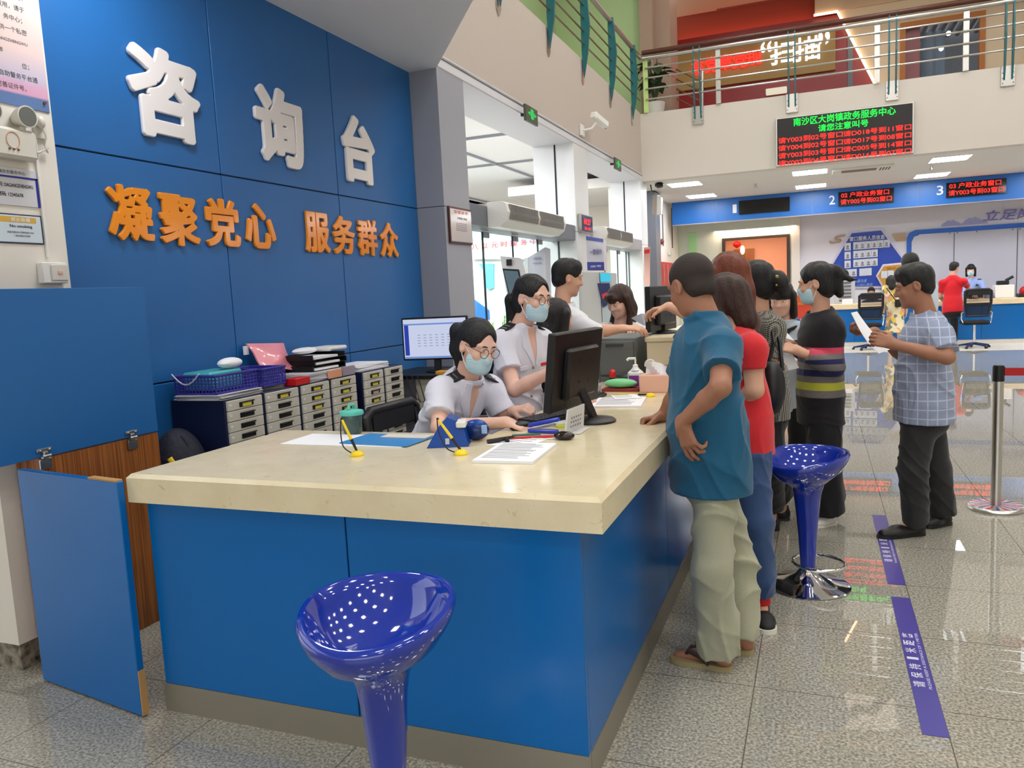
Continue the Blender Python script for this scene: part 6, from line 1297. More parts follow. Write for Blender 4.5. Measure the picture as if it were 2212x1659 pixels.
def make_hair(t, hair, hc, hM, s, J, h):
    st, m = hair[0], hair[1]; L = lambda x, y, z: hc+s*(x*hM[0]+y*hM[1]+z*hM[2]); S_ = lambda *r: np.array(r)*s; hh = min(max(.0045, h*0.9), .012); cuts = []; big = (st in ('bob', 'long', 'pony', 'ponylow', 'bun', 'claw'))
    g = {'crew': .004, 'short': .008}.get(st, .009)
    p = [Ell(L(0, -.016, .04), S_(.077+g, .097+g, .084+g), hM, .01)]
    if st == 'crew':
        p += [Ell(L(0, .11, -.02), S_(.085, .06, .072), hM, .012, 's'), Ell(L(0, -.03, -.145), S_(.11, .14, .085), hM, .012, 's')]; p.insert(1, Ell(L(0, -.054, -.028), S_(.064, .05, .052), hM, .02))
        for k in (-1, 1): p += [Ell(L(.085*k, .012, -.012), S_(.03, .034, .045), hM, .01, 's')]
    elif st == 'short':
        p += [Ell(L(0, .034, .088), S_(.066, .046, .036), hM, .03), Ell(L(0, .112, -.015), S_(.08, .06, .082), hM, .012, 's'), Ell(L(0, -.01, -.15), S_(.11, .125, .08), hM, .014, 's')]; p.insert(1, Ell(L(0, -.056, -.026), S_(.066, .05, .052), hM, .02))
        for k in (-1, 1): p += [Ell(L(.09*k, .008, -.014), S_(.03, .032, .042), hM, .01, 's')]
    elif big:
        p += [Ell(L(0, -.05, -.03), S_(.078, .066, .075), hM, .03)]
        if st in ('bob', 'long'):
            zl = -.13 if st == 'bob' else -.10
            for k in (-1, 1): p += [Con(L(.078*k, .0, .03), L(.08*k, -.004, zl), .03*s, .026*s, .02)]
            p += [Con(L(0, -.08, .02), L(0, -.085, zl), .065*s, .06*s, .03)]
        if st == 'long':
            for k in (-1, 1): p += [Con(L(.08*k, -.004, -.10), J['nb']+hM[0]*.095*k*s+unit(J['f'])*.07-ZA*.17, .027*s, .018*s, .02)]
            p += [Con(L(0, -.085, -.1), J['nb']-unit(J['f'])*.09-ZA*.22, .065*s, .05*s, .04)]
        p += [Ell(L(0, .106, -.045), S_(.062, .052, .098), hM, .008, 's') if len(hair) > 2 else Ell(L(0, .108, -.02), S_(.07, .06, .128), hM, .008, 's')]
        if st in ('pony', 'ponylow', 'bun', 'claw'):
            for k in (-1, 1): p += [Ell(L(.085*k, .014, -.02), S_(.022, .034, .05), hM, .01, 's')]
        if st == 'pony':
            a = L(0, -.112, .02); b_ = a-hM[1]*.04*s+ZA*.0; p += [Con(a, b_, .026*s, .04*s, .015), Con(b_, b_-ZA*.09*s-hM[1]*.012, .042*s, .04*s, .02), Con(b_-ZA*.09*s-hM[1]*.012, b_-ZA*.25*s+hM[1]*.02, .042*s, .016*s, .02)]
        if st == 'ponylow':
            a = L(0, -.115, -.01); b_ = a-hM[1]*.035*s-ZA*.02; p += [Con(a, b_, .028*s, .036*s, .015), Con(b_, b_-ZA*.14*s, .042*s, .036*s, .02), Con(b_-ZA*.14*s, b_-ZA*.24*s+hM[1]*.015, .036*s, .014*s, .02)]
        if st == 'bun':
            p += [Ell(L(0, -.135, -.005), S_(.055, .05, .06), hM, .02), Con(L(0, -.15, -.02), L(0, -.165, -.09), .04*s, .03*s, .02)]
        if st == 'claw':
            p += [Ell(L(0, -.12, .04), S_(.05, .045, .05), hM, .02), Con(L(.02, -.13, .03), L(.03, -.165, .02), .034*s, .026*s, .02), Con(L(0, -.15, .015), L(0, -.19, -.015), .024*s, .014*s, .015), Con(L(0, -.19, -.015), L(0, -.235, -.03), .014*s, .004*s, .01), Con(L(0, -.12, -.02), L(0, -.125, -.09), .036*s, .026*s, .02)]
    if len(hair) > 2 and hair[2] == 'fringe':
        p += [Ell(L(0, .078, .055), S_(.066, .03, .04), hM, .02)]
    rs = np.random.RandomState(3); ph = rs.rand(4)*6
    def ds(X, Y, Z):
        X = X-hc[0]; Y = Y-hc[1]; Z = Z-hc[2]; a = X*hM[0][0]+Y*hM[0][1]+Z*hM[0][2]; b_ = X*hM[1][0]+Y*hM[1][1]+Z*hM[1][2]
        return .0016*np.sin(90*a+5*np.sin(30*b_)+ph[0])+.0012*np.sin(150*a+60*b_+ph[1])
    V, Q = sdf_mesh(p, hh, cuts, ds if (st != 'crew' and h < .011) else None); o = mesh_obj('hair', V, Q, m, t)
    return o
def make_top(t, top, J, M, f, rr, U, w, dp, belly, h, hc, hM, s, chest):
    g = top.get('g', .014); p, *_ = torso(J, g-.004, w, dp, belly, chest=chest); hem = top.get('hem', .12); sl = top.get('sleeve', .55); q = dp*1.08/w
    hp = J['pe']-U*hem; p.append(Con(J['pe']+U*.12, hp-U*.08, w*.97+g, w*top.get('flare', 1.05)*.95+g, .04, flat=(f, min(1.0, q))))
    for s_ in ('l', 'r'):
        S0, E, W_ = J[s_+'s'], J[s_+'e'], J[s_+'w']; rw = top.get('rs', .058)
        if sl <= 1: p.append(Con(S0, P3(S0, E, sl), rw, rw*top.get('rc', 1.0), .045, cutB=True))
        else: p += [Con(S0, E, rw*.97, rw*.88, .075), Con(E, P3(E, W_, sl-1), rw*.92, rw*.8, .02, cutB=True)]
    nr = .058*s; nbU = unit(hc-J['nb']); p.append(Con(J['nb']+nbU*.0, J['nb']+nbU*.14, nr+.012, nr+.016, .008, 's'))
    p.insert(3, Ell(J['nb']-U*.035, (.085*s, .078*s, .055), M, .04))
    if top.get('collar', True): p += [Ring(J['nb']+nbU*.008+f*.006, unit(nbU-f*.25), nr+.0155, .0095, 2.4, .010)]
    cuts = [(hp, -U)] if not top.get('hemn') else [(hp, top['hemn'])]
    V, Q = sdf_mesh(p, max(h, .0055), cuts, folds(top.get('fold', .005), top.get('seed', 1)) if h < .012 else None)
    from mathutils.bvhtree import BVHTree
    J['_bvh'] = BVHTree.FromPolygons([tuple(v) for v in V], [tuple(int(i) for i in q) for q in Q]) if top.get('ray') else None
    o = mesh_obj('top' if 'name' not in top else top['name'], V, Q, top['mat'], t)
    return o
def make_bottom(t, bt, J, M, f, rr, U, w, dp, h, waist=None):
    g = .0; p = [Ell(J['pe']-U*.03, (w*.93+g, dp*1.0+g, .13), M, .04), Ell(J['pe']-U*.10, (w*.95+g+.008, dp*1.0+g+.006, .10), M, .04)]; kind = bt.get('kind', 'trousers'); r0, r1, r2 = bt.get('r', (.092, .074, .07)); c = bt.get('cuff', .93)
    if kind == 'skirt':
        hp = J['pe']-ZA*bt['len']; p.append(Con(J['pe'], hp, w*.97+g, bt.get('rh', w*1.1), .04, flat=(f, .8), cutB=True)); cuts = [(hp, -ZA)]
    else:
        cuts = []
        for s_ in ('l', 'r'):
            H_, K, A_ = J[s_+'h'], J[s_+'k'], J[s_+'a']; p += [Con(H_, K, r0, r1, .03)]
            p += [Con(K, P3(K, A_, c), r1, r2, .02, cutB=True)] if c > 0 else []
    if waist is not None and kind != 'skirt' and abs(U[2]) > .9: cuts = cuts+[(waist, U)]
    V, Q = sdf_mesh(p, max(h, .006), cuts, folds(bt.get('fold', .006), bt.get('seed', 5), (0.5, 0.3, 0.5), 22.0) if h < .012 else None)
    return mesh_obj(bt.get('name', 'trousers' if kind != 'skirt' else 'skirt'), V, Q, bt['mat'], t)
def make_shoes(t, sh, J, h):
    for s_ in ('l', 'r'):
        A_, T_ = J[s_+'a'], J[s_+'t']; d = unit((T_-A_)*[1, 1, 0]); lat = np.cross(d, ZA); hl = np.array([A_[0], A_[1], 0])-d*.055; to = np.array([T_[0], T_[1], 0])+d*.035; k = sh.get('kind', 'shoe'); mid = P3(hl, to, .6)
        if k == 'shoe':
            p = [Con(hl+d*.04+ZA*.035, mid+ZA*.03, .038, .046, .02, flat=(ZA, .95)), Con(mid+ZA*.028, to-d*.045+ZA*.024, .046, .038, .02, flat=(ZA, .75)), Con(hl+d*.045+ZA*.05, A_+ZA*.03, .042, .044, .02, cutB=True)]
            V, Q = sdf_mesh(p, max(h, .006), [((0, 0, .012), -ZA)]); o = mesh_obj('shoe', V, Q, sh['mat'], t)
        sp = [hl+d*(.0)+lat*0, ]; so = MB(); ring = []
        L_ = np.linalg.norm(to-hl); prof = ((0, .012), (.03, .028), (.12, .036), (.35, .034), (.6, .043), (.8, .046), (.93, .036), (1.0, .014))
        for u_, w_ in prof: ring.append(hl+d*L_*u_+lat*w_)
        for u_, w_ in reversed(prof): ring.append(hl+d*L_*u_-lat*w_)
        so.prism([q+ZA*.001 for q in ring], ZA*sh.get('sole_h', .022)); sl = so.build('sole', sh['sole'], t)
        if k == 'flipflop':
            st = MB(); z = sh.get('sole_h', .022); a0 = hl+d*L_*.78+ZA*(z+.004)
            for q in (-1, 1): st.tube([a0, a0-d*.03+lat*q*.02+ZA*.035, hl+d*L_*.42+lat*q*.042+ZA*(z+.03), hl+d*L_*.34+lat*q*.036+ZA*z], [.006, .011, .011, .007], 8)
            st.build('strap', sh['mat'], t)

def glyph(name, body, m, loc, right, up, fit, depth, bold):
    """a raised letter: the glyph's outline grown by a distance field and given real thickness"""
    cu = bpy.data.curves.new('t', 'FONT'); cu.body = body; cu.fill_mode = 'NONE' if False else 'BOTH'; cu.resolution_u = 5
    cu.extrude = 0.0; o = bpy.data.objects.new('t', cu); COL.objects.link(o); dg = bpy.context.evaluated_depsgraph_get(); dg.update()
    me = bpy.data.meshes.new_from_object(o.evaluated_get(dg)); bpy.data.objects.remove(o); bpy.data.curves.remove(cu)
    co = np.array([tuple(v.co) for v in me.vertices])[:, :2]; key = {}; rep = []
    for i, c in enumerate(np.round(co, 5)): rep.append(key.setdefault((c[0], c[1]), i))
    cnt = {}
    for p in me.polygons:
        vs = [rep[i] for i in p.vertices]
        for a, b in zip(vs, vs[1:]+vs[:1]):
            if a != b: k = (min(a, b), max(a, b)); cnt[k] = cnt.get(k, 0)+1
    tri = [[rep[i] for i in p.vertices] for p in me.polygons]; ed = np.array([k for k, n_ in cnt.items() if n_ == 1])
    A, B = co[ed[:, 0]], co[ed[:, 1]]; lo = co.min(0)-bold; hi = co.max(0)+bold; h = (hi-lo).max()/150
    gx = np.arange(lo[0]-2*h, hi[0]+3*h, h); gy = np.arange(lo[1]-2*h, hi[1]+3*h, h); X, Y = np.meshgrid(gx, gy, indexing='ij'); D = np.full(X.shape, 9.0); IN = np.zeros(X.shape, bool)
    for a, b in zip(A, B):
        ba = b-a; t = np.clip(((X-a[0])*ba[0]+(Y-a[1])*ba[1])/(ba@ba+1e-12), 0, 1); D = np.minimum(D, np.hypot(X-a[0]-t*ba[0], Y-a[1]-t*ba[1]))
        if a[1] != b[1]: IN ^= ((a[1] > Y) != (b[1] > Y)) & (X < (b[0]-a[0])*(Y-a[1])/(b[1]-a[1])+a[0])
    F2 = np.where(IN, -D, D)-bold; bpy.data.meshes.remove(me)
    zz = np.array([-1.5, -.5, .5, 1.5, 2.5, 3.5]); F = np.maximum(F2[:, :, None]/h, (np.abs(zz-1)-1.45)[None, None, :]).astype(np.float32)
    V, Q = surfnet(F, np.zeros(3), 1.0); w_, h_ = V[:, 0].max()-V[:, 0].min(), V[:, 1].max()-V[:, 1].min(); c = (V.max(0)+V.min(0))/2; d_ = V[:, 2].max()-V[:, 2].min()
    right = np.array(right, float); up = np.array(up, float); nn = np.cross(right, up)
    P = np.array(loc, float)+np.outer((V[:, 0]-c[0])*fit[0]/w_, right)+np.outer((V[:, 1]-c[1])*fit[1]/h_, up)+np.outer((V[:, 2]-V[:, 2].min())/d_*depth, nn)
    o = mesh_obj(name, P, Q, m, None); o.data.set_sharp_from_angle(angle=R(40)); return o
for i, (ch, y, z, w_, h_) in enumerate(big):
    o = glyph('wall_character', ch, M_letw, (-3.401, y, z), YA, ZA, (w_, h_), 0.026, 0.047); tag(o, 'large white raised character %s, %s of the three on the blue wall' % (ch, ('nearest', 'middle', 'farthest')[i]), 'wall character', 'large white characters on the blue wall')
for i, (ch, (y, z)) in enumerate(zip('凝聚党心服务群众', sm)):
    o = glyph('wall_character', ch, M_leto, (-3.401, y, z), YA, ZA, (0.295, 0.292), 0.02, 0.034); tag(o, 'orange raised character %s, %s of the row on the blue wall' % (ch, ('first', 'second', 'third', 'fourth', 'fifth', 'sixth', 'seventh', 'last')[i]), 'wall character', 'orange characters on the blue wall')
# ================================================================ the people (joints read off the photograph at their own distances)
def v3(p, z): p = np.array(p, float).copy(); p[2] = z; return p
def fl(x, y, z=0.0): p = pz(x, y, 0.0); p[2] = z; return p
def cloth(name, col, rough=0.8, sc=160, st=0.12): return mat(name, col, rough, spec=0.3, bump=(sc, st), sheen=0.15)
M_uni = cloth('uniform_white', (214, 214, 226)); M_blacktag = mat('epaulette_black', (18, 18, 24), 0.6); M_dark = cloth('dark_trousers', (22, 22, 26))
M_navyc = cloth('navy_cloth', (24, 28, 44))

# --- man in the blue polo, leaning at the counter
J = stand(-0.42, 3.12, 1.70, 155)
J.update(f=unit((-.9, .42, 0)), hc=at(1494, 618, 3.2), hf=unit((-.66, .62, -.34)), hu=unit((-.25, .2, .95)), nb=at(1526, 694, 3.17), pe=at(1533, 985, 3.17),
         ls=at(1562, 748, 3.02), rs=at(1496, 732, 3.33), le=at(1556, 836, 2.84), lw=at(1474, 912, 2.965), re=at(1462, 850, 3.42), rw=at(1432, 899, 3.44),
         lh=at(1548, 1020, 3.08), lk=at(1538, 1225, 3.04), la=v3(pz(1552, 1443), .075), lt=v3(pz(1466, 1427), .02), rh=at(1535, 1015, 3.26), rk=at(1592, 1215, 3.32), ra=v3(pz(1600, 1408), .075), rt=v3(pz(1520, 1394), .02))
J['lhd'] = (unit((.28, -.05, -.95)), unit((.55, .8, .1)), .25, .3); J['rhd'] = (unit((-.85, -.3, -.15)), unit((.2, -.25, -.95)))
def ex(t, J, f, rr, U, L, hM):
    pass
person('person', 'man in teal blue polo and khaki trousers leaning on the counter, hand on hip', J, .0052, M_skin2, ('crew', M_hairc), dict(mat=cloth('teal_polo', (24, 84, 116)), sleeve=.66, hem=.135, g=.017, rs=.064, rc=1.12, fold=.009, seed=3, name='polo_shirt', flare=1.2),
       dict(mat=cloth('khaki_cloth', (158, 158, 136)), r=(.084, .08, .084), cuff=1.02, fold=.012, seed=2), dict(kind='flipflop', mat=mat('strap_dark', (52, 42, 40), 0.7), sole=mat('sole_tan', (150, 136, 100), 0.8)), w=.165, dp=.125, belly=.8, hands=((.35, .45, .75, .9), (1.35, 1.4, 1.4, 1.4)), extras=ex, arm=.95)

# --- officer seated at the counter
def uniform(t, J, f, rr, U, L, hM, near):
    for s_ in ('l', 'r'):
        o = unit(J[s_+'s']-J['nb']); c = P3(J['nb'], J[s_+'s'], .78)+U*.062; fw = unit(np.cross(o, U)); up = unit(np.cross(fw, o))
        if up@U < 0: up = -up
        e = MB(); e.obox(c, [o, fw, up], (.056, .032, .004), .002); ep = e.build('epaulette', M_blacktag, t)
        e = MB(); e.obox(c+up*.0045-o*.02, [o, fw, up], (.004, .02, .0008)); e.obox(c+up*.0045+o*.004, [o, fw, up], (.004, .02, .0008)); e.ball(c+up*.0045+o*.028, (.009, .009, .002), 8, 6); e.build('silver_marks', M_steel, ep)
    def front(x, z, d_=0.0):                                        # a point on the shirt front
        o = J['nb']+U*z+rr*x+f*.45; hit = J['_bvh'].ray_cast(Vector(o), Vector(-f), 0.6)[0]
        return (np.array(hit) if hit is not None else J['nb']+U*z+rr*x+f*.1)+f*d_
    def strip(edge_a, edge_b, off, n=9, k=5):
        g = MB()
        def pt(u, v):
            a = np.array([np.interp(u, np.linspace(0, 1, len(edge_a)), [e[i] for e in edge_a]) for i in (0, 1)]); b = np.array([np.interp(u, np.linspace(0, 1, len(edge_b)), [e[i] for e in edge_b]) for i in (0, 1)]); q = a*(1-v)+b*v
            return front(q[0], q[1], off)
        g.grid(pt, n, k); m = len(g.v); g.add([np.array(v)-f*.012 for v in g.v], [tuple(q[::-1]) for q in g.f])
        ed = [i*k for i in range(n)]+[(n-1)*k+j for j in range(1, k)]+[i*k+k-1 for i in range(n-2, -1, -1)]+[j for j in range(k-2, 0, -1)]
        g.f += [(ed[i], ed[(i+1) % len(ed)], ed[(i+1) % len(ed)]+m, ed[i]+m) for i in range(len(ed))]; g.mi = [0]*len(g.f); return g
    for z in (-.19, -.27, -.35):
        MB().ball(front(.012, z, .002), (.008, .008, .008), 10, 6).build('button', mat('brass_button', (170, 150, 110), 0.3, 0.9), t)
    g = MB(); c = front(-.075, -.185, .003); g.obox(c, [rr, f, U], (.027, .004, .009), .002); g.build('red_name_tag', mat('tag_red', (206, 40, 40), 0.5), t)
    g = MB(); g.obox(front(.065, -.19, .003), [rr, f, U], (.04, .003, .012), .002); g.obox(front(-.065, -.215, .003), [rr, f, U], (.04, .003, .012), .002); g.build('pocket_flaps', M_uni, t)
    strip([(-.032, .02), (-.022, -.07), (-.002, -.16)], [(.032, .02), (.022, -.07), (.002, -.16)], .002).build('open_neck', M_skinp, t)
    for s_ in (-1, 1):
        strip([(.034*s_, .03), (.024*s_, -.06), (.002*s_, -.175)], [(.062*s_, .02), (.072*s_, -.075), (.012*s_, -.185)], .007).build('lapel', M_uni, t)
J = stand(-1.6, 3.4, 1.60, 0)
J.update(f=unit((.9, -.42, 0)), hc=at(1030, 748, 3.38), hf=unit((.84, -.46, -.34)), hu=unit((.28, -.05, .95)), nb=at(1008, 818, 3.44), pe=at(905, 1030, 3.52),
         rs=at(953, 846, 3.32), ls=at(1060, 842, 3.62), re=at(948, 925, 3.16), rw=at(1094, 912, 3.18), le=at(1098, 915, 3.62), lw=at(1108, 888, 3.50))
J['rhd'] = (unit((.95, .05, -.3)), unit((-.2, .1, -1))); J['lhd'] = (unit((.85, -.2, .25)), unit((.2, .3, -.9)))
J['f'] = unit((.9, -.42, 0)); J['_w'] = .14; J['_dp'] = .115
for s_, o in (('l', .1), ('r', -.1)):
    n_ = np.array([.42, .9, 0]); J[s_+'h'] = J['pe']+n_*o*.8+np.array([0, 0, -.02]); J[s_+'k'] = J['pe']+np.array([.36, -.12, -.03])+n_*o; J[s_+'a'] = J['pe']+np.array([.36, -.14, -.45])+n_*o; J[s_+'t'] = J[s_+'a']+np.array([.12, -.05, -.03])
E_ = lambda near: (lambda t, J, f, rr, U, L, hM: uniform(t, J, f, rr, U, L, hM, near))
person('person', 'seated officer in white uniform with mask and glasses using the mouse', J, .005, M_skinp, ('pony', M_hair), dict(mat=M_uni, sleeve=.68, hem=.16, g=.02, rs=.062, rc=1.15, fold=.008, seed=8, ray=True, name='uniform_shirt'),
       dict(mat=M_navyc), dict(mat=M_black, sole=M_black), w=.15, dp=.105, hands=((1.1, 1.15, 1.2, 1.2), (.35, .3, .35, .45)), mask=True, glasses=True, extras=E_('r'), hand_s=.92, arm=.92)

# --- officer standing behind her
J = stand(-1.45, 4.0, 1.62, -15)
J.update(f=unit((.92, -.38, 0)), hc=at(1150, 645, 3.98), hf=unit((.90, -.40, -.16)), hu=unit((.14, 0, 1)), nb=at(1124, 710, 4.0), pe=at(1112, 930, 4.06),
         rs=at(1080, 740, 3.87), ls=at(1170, 736, 4.17), re=at(1112, 842, 3.76), rw=at(1196, 800, 3.72), le=at(1195, 838, 4.15), lw=at(1240, 845, 4.0))
J['rhd'] = (unit((.95, -.1, .15)), unit((-.1, .4, -.9))); J['lhd'] = (unit((.9, -.2, -.1)), unit((0, 0, -1)))
J['f'] = unit((.92, -.38, 0)); J['_w'] = .14; J['_dp'] = .115
for s_, o in (('l', .1), ('r', -.1)):
    n_ = np.array([.38, .92, 0]); J[s_+'h'] = J['pe']+n_*o*.8+np.array([0, 0, -.02]); J[s_+'k'] = J['pe']+np.array([.34, -.10, -.04])+n_*o; J[s_+'a'] = J['pe']+np.array([.34, -.12, -.46])+n_*o; J[s_+'t'] = J[s_+'a']+np.array([.12, -.05, -.03])
def ex2(t, J, f, rr, U, L, hM):
    uniform(t, J, f, rr, U, L, hM, 'r'); MB().ball(L(0, -.118, .02), (.03, .03, .03), 12, 8).build('hair_tie', mat('maroon_scrunchie', (86, 48, 50), 0.8), t)
person('person', 'upright officer in white uniform with mask and round glasses behind the seated one', J, .0055, M_skinp, ('ponylow', M_hair), dict(mat=M_uni, sleeve=.6, hem=.16, g=.02, rs=.06, rc=1.12, fold=.008, seed=4, ray=True, name='uniform_shirt'),
       dict(mat=M_navyc), dict(mat=M_black, sole=M_black), w=.15, dp=.105, hands=(.6, .4), mask=True, glasses=True, extras=ex2, hand_s=.92, arm=.95)

# --- woman seen from behind, seated beyond the officers
J = stand(-1.35, 4.62, 1.58, 75)
J.update(hc=at(1203, 690, 4.62), hf=unit((.45, .85, -.15)), hu=ZA, nb=at(1196, 752, 4.60), pe=at(1185, 930, 4.62), ls=at(1160, 775, 4.68), rs=at(1232, 775, 4.55), le=at(1165, 860, 4.72), lw=at(1210, 850, 4.9), re=at(1255, 860, 4.6), rw=at(1275, 850, 4.8))
J['lhd'] = (unit((.2, .9, 0)), -ZA); J['rhd'] = (unit((.2, .9, 0)), -ZA)
person('person', 'woman with long black hair and white shirt turned away behind the standing officer', J, .008, M_skin, ('long', M_hair), dict(mat=cloth('white_cotton', (214, 214, 218)), sleeve=.6, hem=.16, g=.018, seed=6, name='shirt'), dict(mat=M_navyc), dict(mat=M_black, sole=M_black), w=.15, hands=(.5, .5))

# --- young man in white shirt reaching right
J = stand(-1.62, 5.12, 1.68, 25)
J.update(f=unit((.85, .52, 0)), hc=at(1226, 600, 5.12), hf=unit((.84, .50, -.22)), hu=unit((.15, 0, 1)), nb=at(1214, 664, 5.10), pe=at(1200, 845, 5.15), rs=at(1240, 692, 4.98), ls=at(1208, 684, 5.28), re=at(1290, 716, 4.86), rw=at(1343, 710, 4.92), le=at(1225, 790, 5.4), lw=at(1290, 770, 5.4))
J['rhd'] = (unit((.95, .1, .02)), unit((.1, .3, -.9))); J['lhd'] = (unit((.9, .3, -.1)), -ZA)
def ex3(t, J, f, rr, U, L, hM):
    a = J['nb']+f*.05; MB().tube([a+rr*.05, J['nb']+f*.12+rr*.05-U*.18, J['nb']+f*.14-U*.32], .006, 8).build('blue_lanyard', mat('lanyard_blue', (40, 60, 140), 0.6), t)
person('person', 'young man in white shirt reaching across the rear counter to the right', J, .007, M_skin, ('short', M_hair), dict(mat=cloth('white_cotton', (214, 214, 218)), sleeve=1.05, hem=.16, g=.02, rs=.06, seed=2, name='shirt'), dict(mat=M_dark), dict(mat=M_black, sole=M_black), w=.165, dp=.115, hands=((.9, 1, 1.1, 1.2), .5), extras=ex3)

# --- woman with fringe facing the counter from beyond
J = stand(-1.42, 6.05, 1.56, -115)
J.update(f=unit((-.35, -.93, 0)), hc=at(1337, 651, 6.02), hf=unit((-.42, -.82, -.38)), hu=unit((-.1, -.25, .96)), nb=at(1342, 702, 6.08), pe=at(1350, 860, 6.2), rs=at(1302, 716, 6.05), ls=at(1384, 716, 6.05), re=at(1290, 775, 5.95), rw=at(1330, 770, 5.82), le=at(1412, 770, 5.95), lw=at(1386, 722, 5.82))
J['rhd'] = (unit((.4, -.8, -.2)), -ZA); J['lhd'] = (unit((-.2, -.7, .3)), -ZA)
person('person', 'woman with fringe and long dark hair in white top behind the grey steel cabinet', J, .0065, M_skinp, ('long', M_hairb, 'fringe'), dict(mat=cloth('white_knit', (218, 216, 216)), sleeve=.6, hem=.16, g=.016, seed=9, name='blouse', collar=False), dict(mat=M_dark), dict(mat=M_black, sole=M_black), w=.15)
sh_ = at(1360, 690, 5.85); m_ = MB(); m_.prism([at(1364, 688, 5.7), at(1386, 678, 5.6), at(1440, 686, 5.5), at(1392, 704, 5.6)], (0, 0, .004)); tag(m_.build('held_paper', M_paper, None, False), 'white papers passed between hands above the rear monitor', 'paper')

# --- woman in red shirt and jeans behind the man in blue
J = stand(-0.24, 3.72, 1.60, 165)
J.update(f=unit((-.95, .3, 0)), hc=at(1566, 648, 3.78), hf=unit((-.8, .52, -.3)), hu=unit((-.2, .1, .97)), nb=at(1592, 722, 3.74), pe=at(1606, 925, 3.72), ls=at(1622, 752, 3.58), rs=at(1560, 745, 3.92), le=at(1630, 842, 3.56), lw=at(1585, 872, 3.7), re=at(1560, 850, 4.0), rw=at(1520, 850, 3.9),
         lh=at(1622, 950, 3.64), lk=at(1632, 1130, 3.58), la=v3(pz(1642, 1340), .08), lt=v3(pz(1657, 1366), .016), rh=at(1600, 950, 3.82), rk=at(1600, 1130, 3.85), ra=v3(pz(1615, 1310), .08), rt=v3(pz(1570, 1310), .016))
J['lhd'] = (unit((-.9, .4, 0)), ZA*-1); J['rhd'] = (unit((-.9, .1, 0)), -ZA)
def ex4(t, J, f, rr, U, L, hM):
    for s_ in 'lr': MB().tube([J[s_+'a']+ZA*.005, J[s_+'a']+ZA*.075], .047, 16).build('red_sock', mat('red_sock', (190, 28, 34), 0.8), t)
person('person', 'woman in red shirt, blue jeans and black sneakers hidden behind the man in blue', J, .006, M_skin, ('bob', M_hairb), dict(mat=cloth('red_cotton', (200, 40, 48)), sleeve=.5, hem=.12, g=.016, rs=.058, seed=5, name='red_shirt', collar=False),
       dict(mat=cloth('denim', (48, 72, 112)), r=(.09, .078, .075), cuff=.86, fold=.009), dict(mat=mat('sneaker_black', (20, 20, 22), 0.6), sole=M_offw), w=.15, dp=.105, extras=ex4, hs=.94)

# --- auburn haired woman reaching over the counter
J = stand(-0.42, 4.35, 1.66, 165)
J.update(f=unit((-.97, .2, 0)), hc=at(1570, 598, 4.35), hf=unit((-.78, .6, -.15)), hu=ZA, nb=at(1580, 668, 4.36), pe=at(1585, 870, 4.36), rs=at(1545, 692, 4.5), ls=at(1612, 694, 4.22), re=at(1498, 682, 4.72), rw=at(1445, 662, 4.8), le=at(1590, 790, 4.2), lw=at(1550, 800, 4.3))
J['rhd'] = (unit((-.95, .1, -.12)), unit((0, 0, -1))); J['lhd'] = (unit((-.9, .2, 0)), -ZA)
person('person', 'woman with auburn hair behind the man in blue, arm stretched over the counter', J, .0065, M_skin, ('long', M_hairr), dict(mat=cloth('brown_cloth', (84, 60, 52)), sleeve=.6, hem=.12, g=.016, seed=7, name='blouse', collar=False), dict(mat=M_dark), dict(mat=M_black, sole=M_black), w=.145, hands=(.4, (.5, .6, .7, .8)))

# --- woman in the houndstooth top
mh = cloth('houndstooth', (150, 144, 134)); nt = mh.node_tree; b_ = nt.nodes['Principled BSDF']; tc = nt.nodes.new('ShaderNodeTexCoord'); mp = nt.nodes.new('ShaderNodeMapping'); mp.inputs['Rotation'].default_value = (.6, .5, .78)
ck_ = nt.nodes.new('ShaderNodeTexChecker'); ck_.inputs['Scale'].default_value = 130; ck_.inputs['Color1'].default_value = rgb(26, 26, 26); ck_.inputs['Color2'].default_value = rgb(150, 146, 136); nt.links.new(tc.outputs['Object'], mp.inputs[0]); nt.links.new(mp.outputs[0], ck_.inputs[0]); nt.links.new(ck_.outputs[0], b_.inputs['Base Color'])
J = stand(-0.27, 4.72, 1.60, 165)
J.update(f=unit((-.95, .3, 0)), hc=at(1630, 612, 4.72), hf=unit((-.93, .3, -.1)), hu=unit((-.08, 0, 1)), nb=at(1640, 682, 4.73), pe=at(1652, 868, 4.72), ls=at(1668, 708, 4.58), rs=at(1618, 702, 4.9), le=at(1662, 800, 4.52), lw=at(1612, 810, 4.6), re=at(1610, 790, 5.0), rw=at(1570, 790, 4.9),
         lh=at(1660, 890, 4.64), lk=at(1662, 1010, 4.62), la=v3(pz(1664, 1145), .06), lt=v3(pz(1628, 1147), .02), rh=at(1650, 890, 4.82), rk=at(1672, 1000, 4.9), ra=v3(pz(1688, 1122), .06), rt=v3(pz(1655, 1120), .02))
J['lhd'] = (unit((-.95, .2, 0)), -ZA); J['rhd'] = (unit((-.95, .1, 0)), -ZA)
def ex5(t, J, f, rr, U, L, hM):
    MB().ball(L(-.05, -.15, .015), (.012, .012, .012), 10, 8).ball(L(-.055, -.145, -.03), (.008, .008, .008), 8, 6).build('hair_clip', mat('clip_gold', (150, 130, 80), 0.3, 0.8), t)
person('person', 'woman in black and white houndstooth top with hair clipped up, side on', J, .006, M_skin, ('bun', M_hair), dict(mat=mh, sleeve=.75, hem=.10, g=.018, rs=.062, seed=12, fold=.004, name='houndstooth_top', collar=False),
       dict(mat=M_dark, r=(.09, .085, .085), cuff=.66), dict(mat=M_black, sole=M_black), w=.155, dp=.11, extras=ex5)
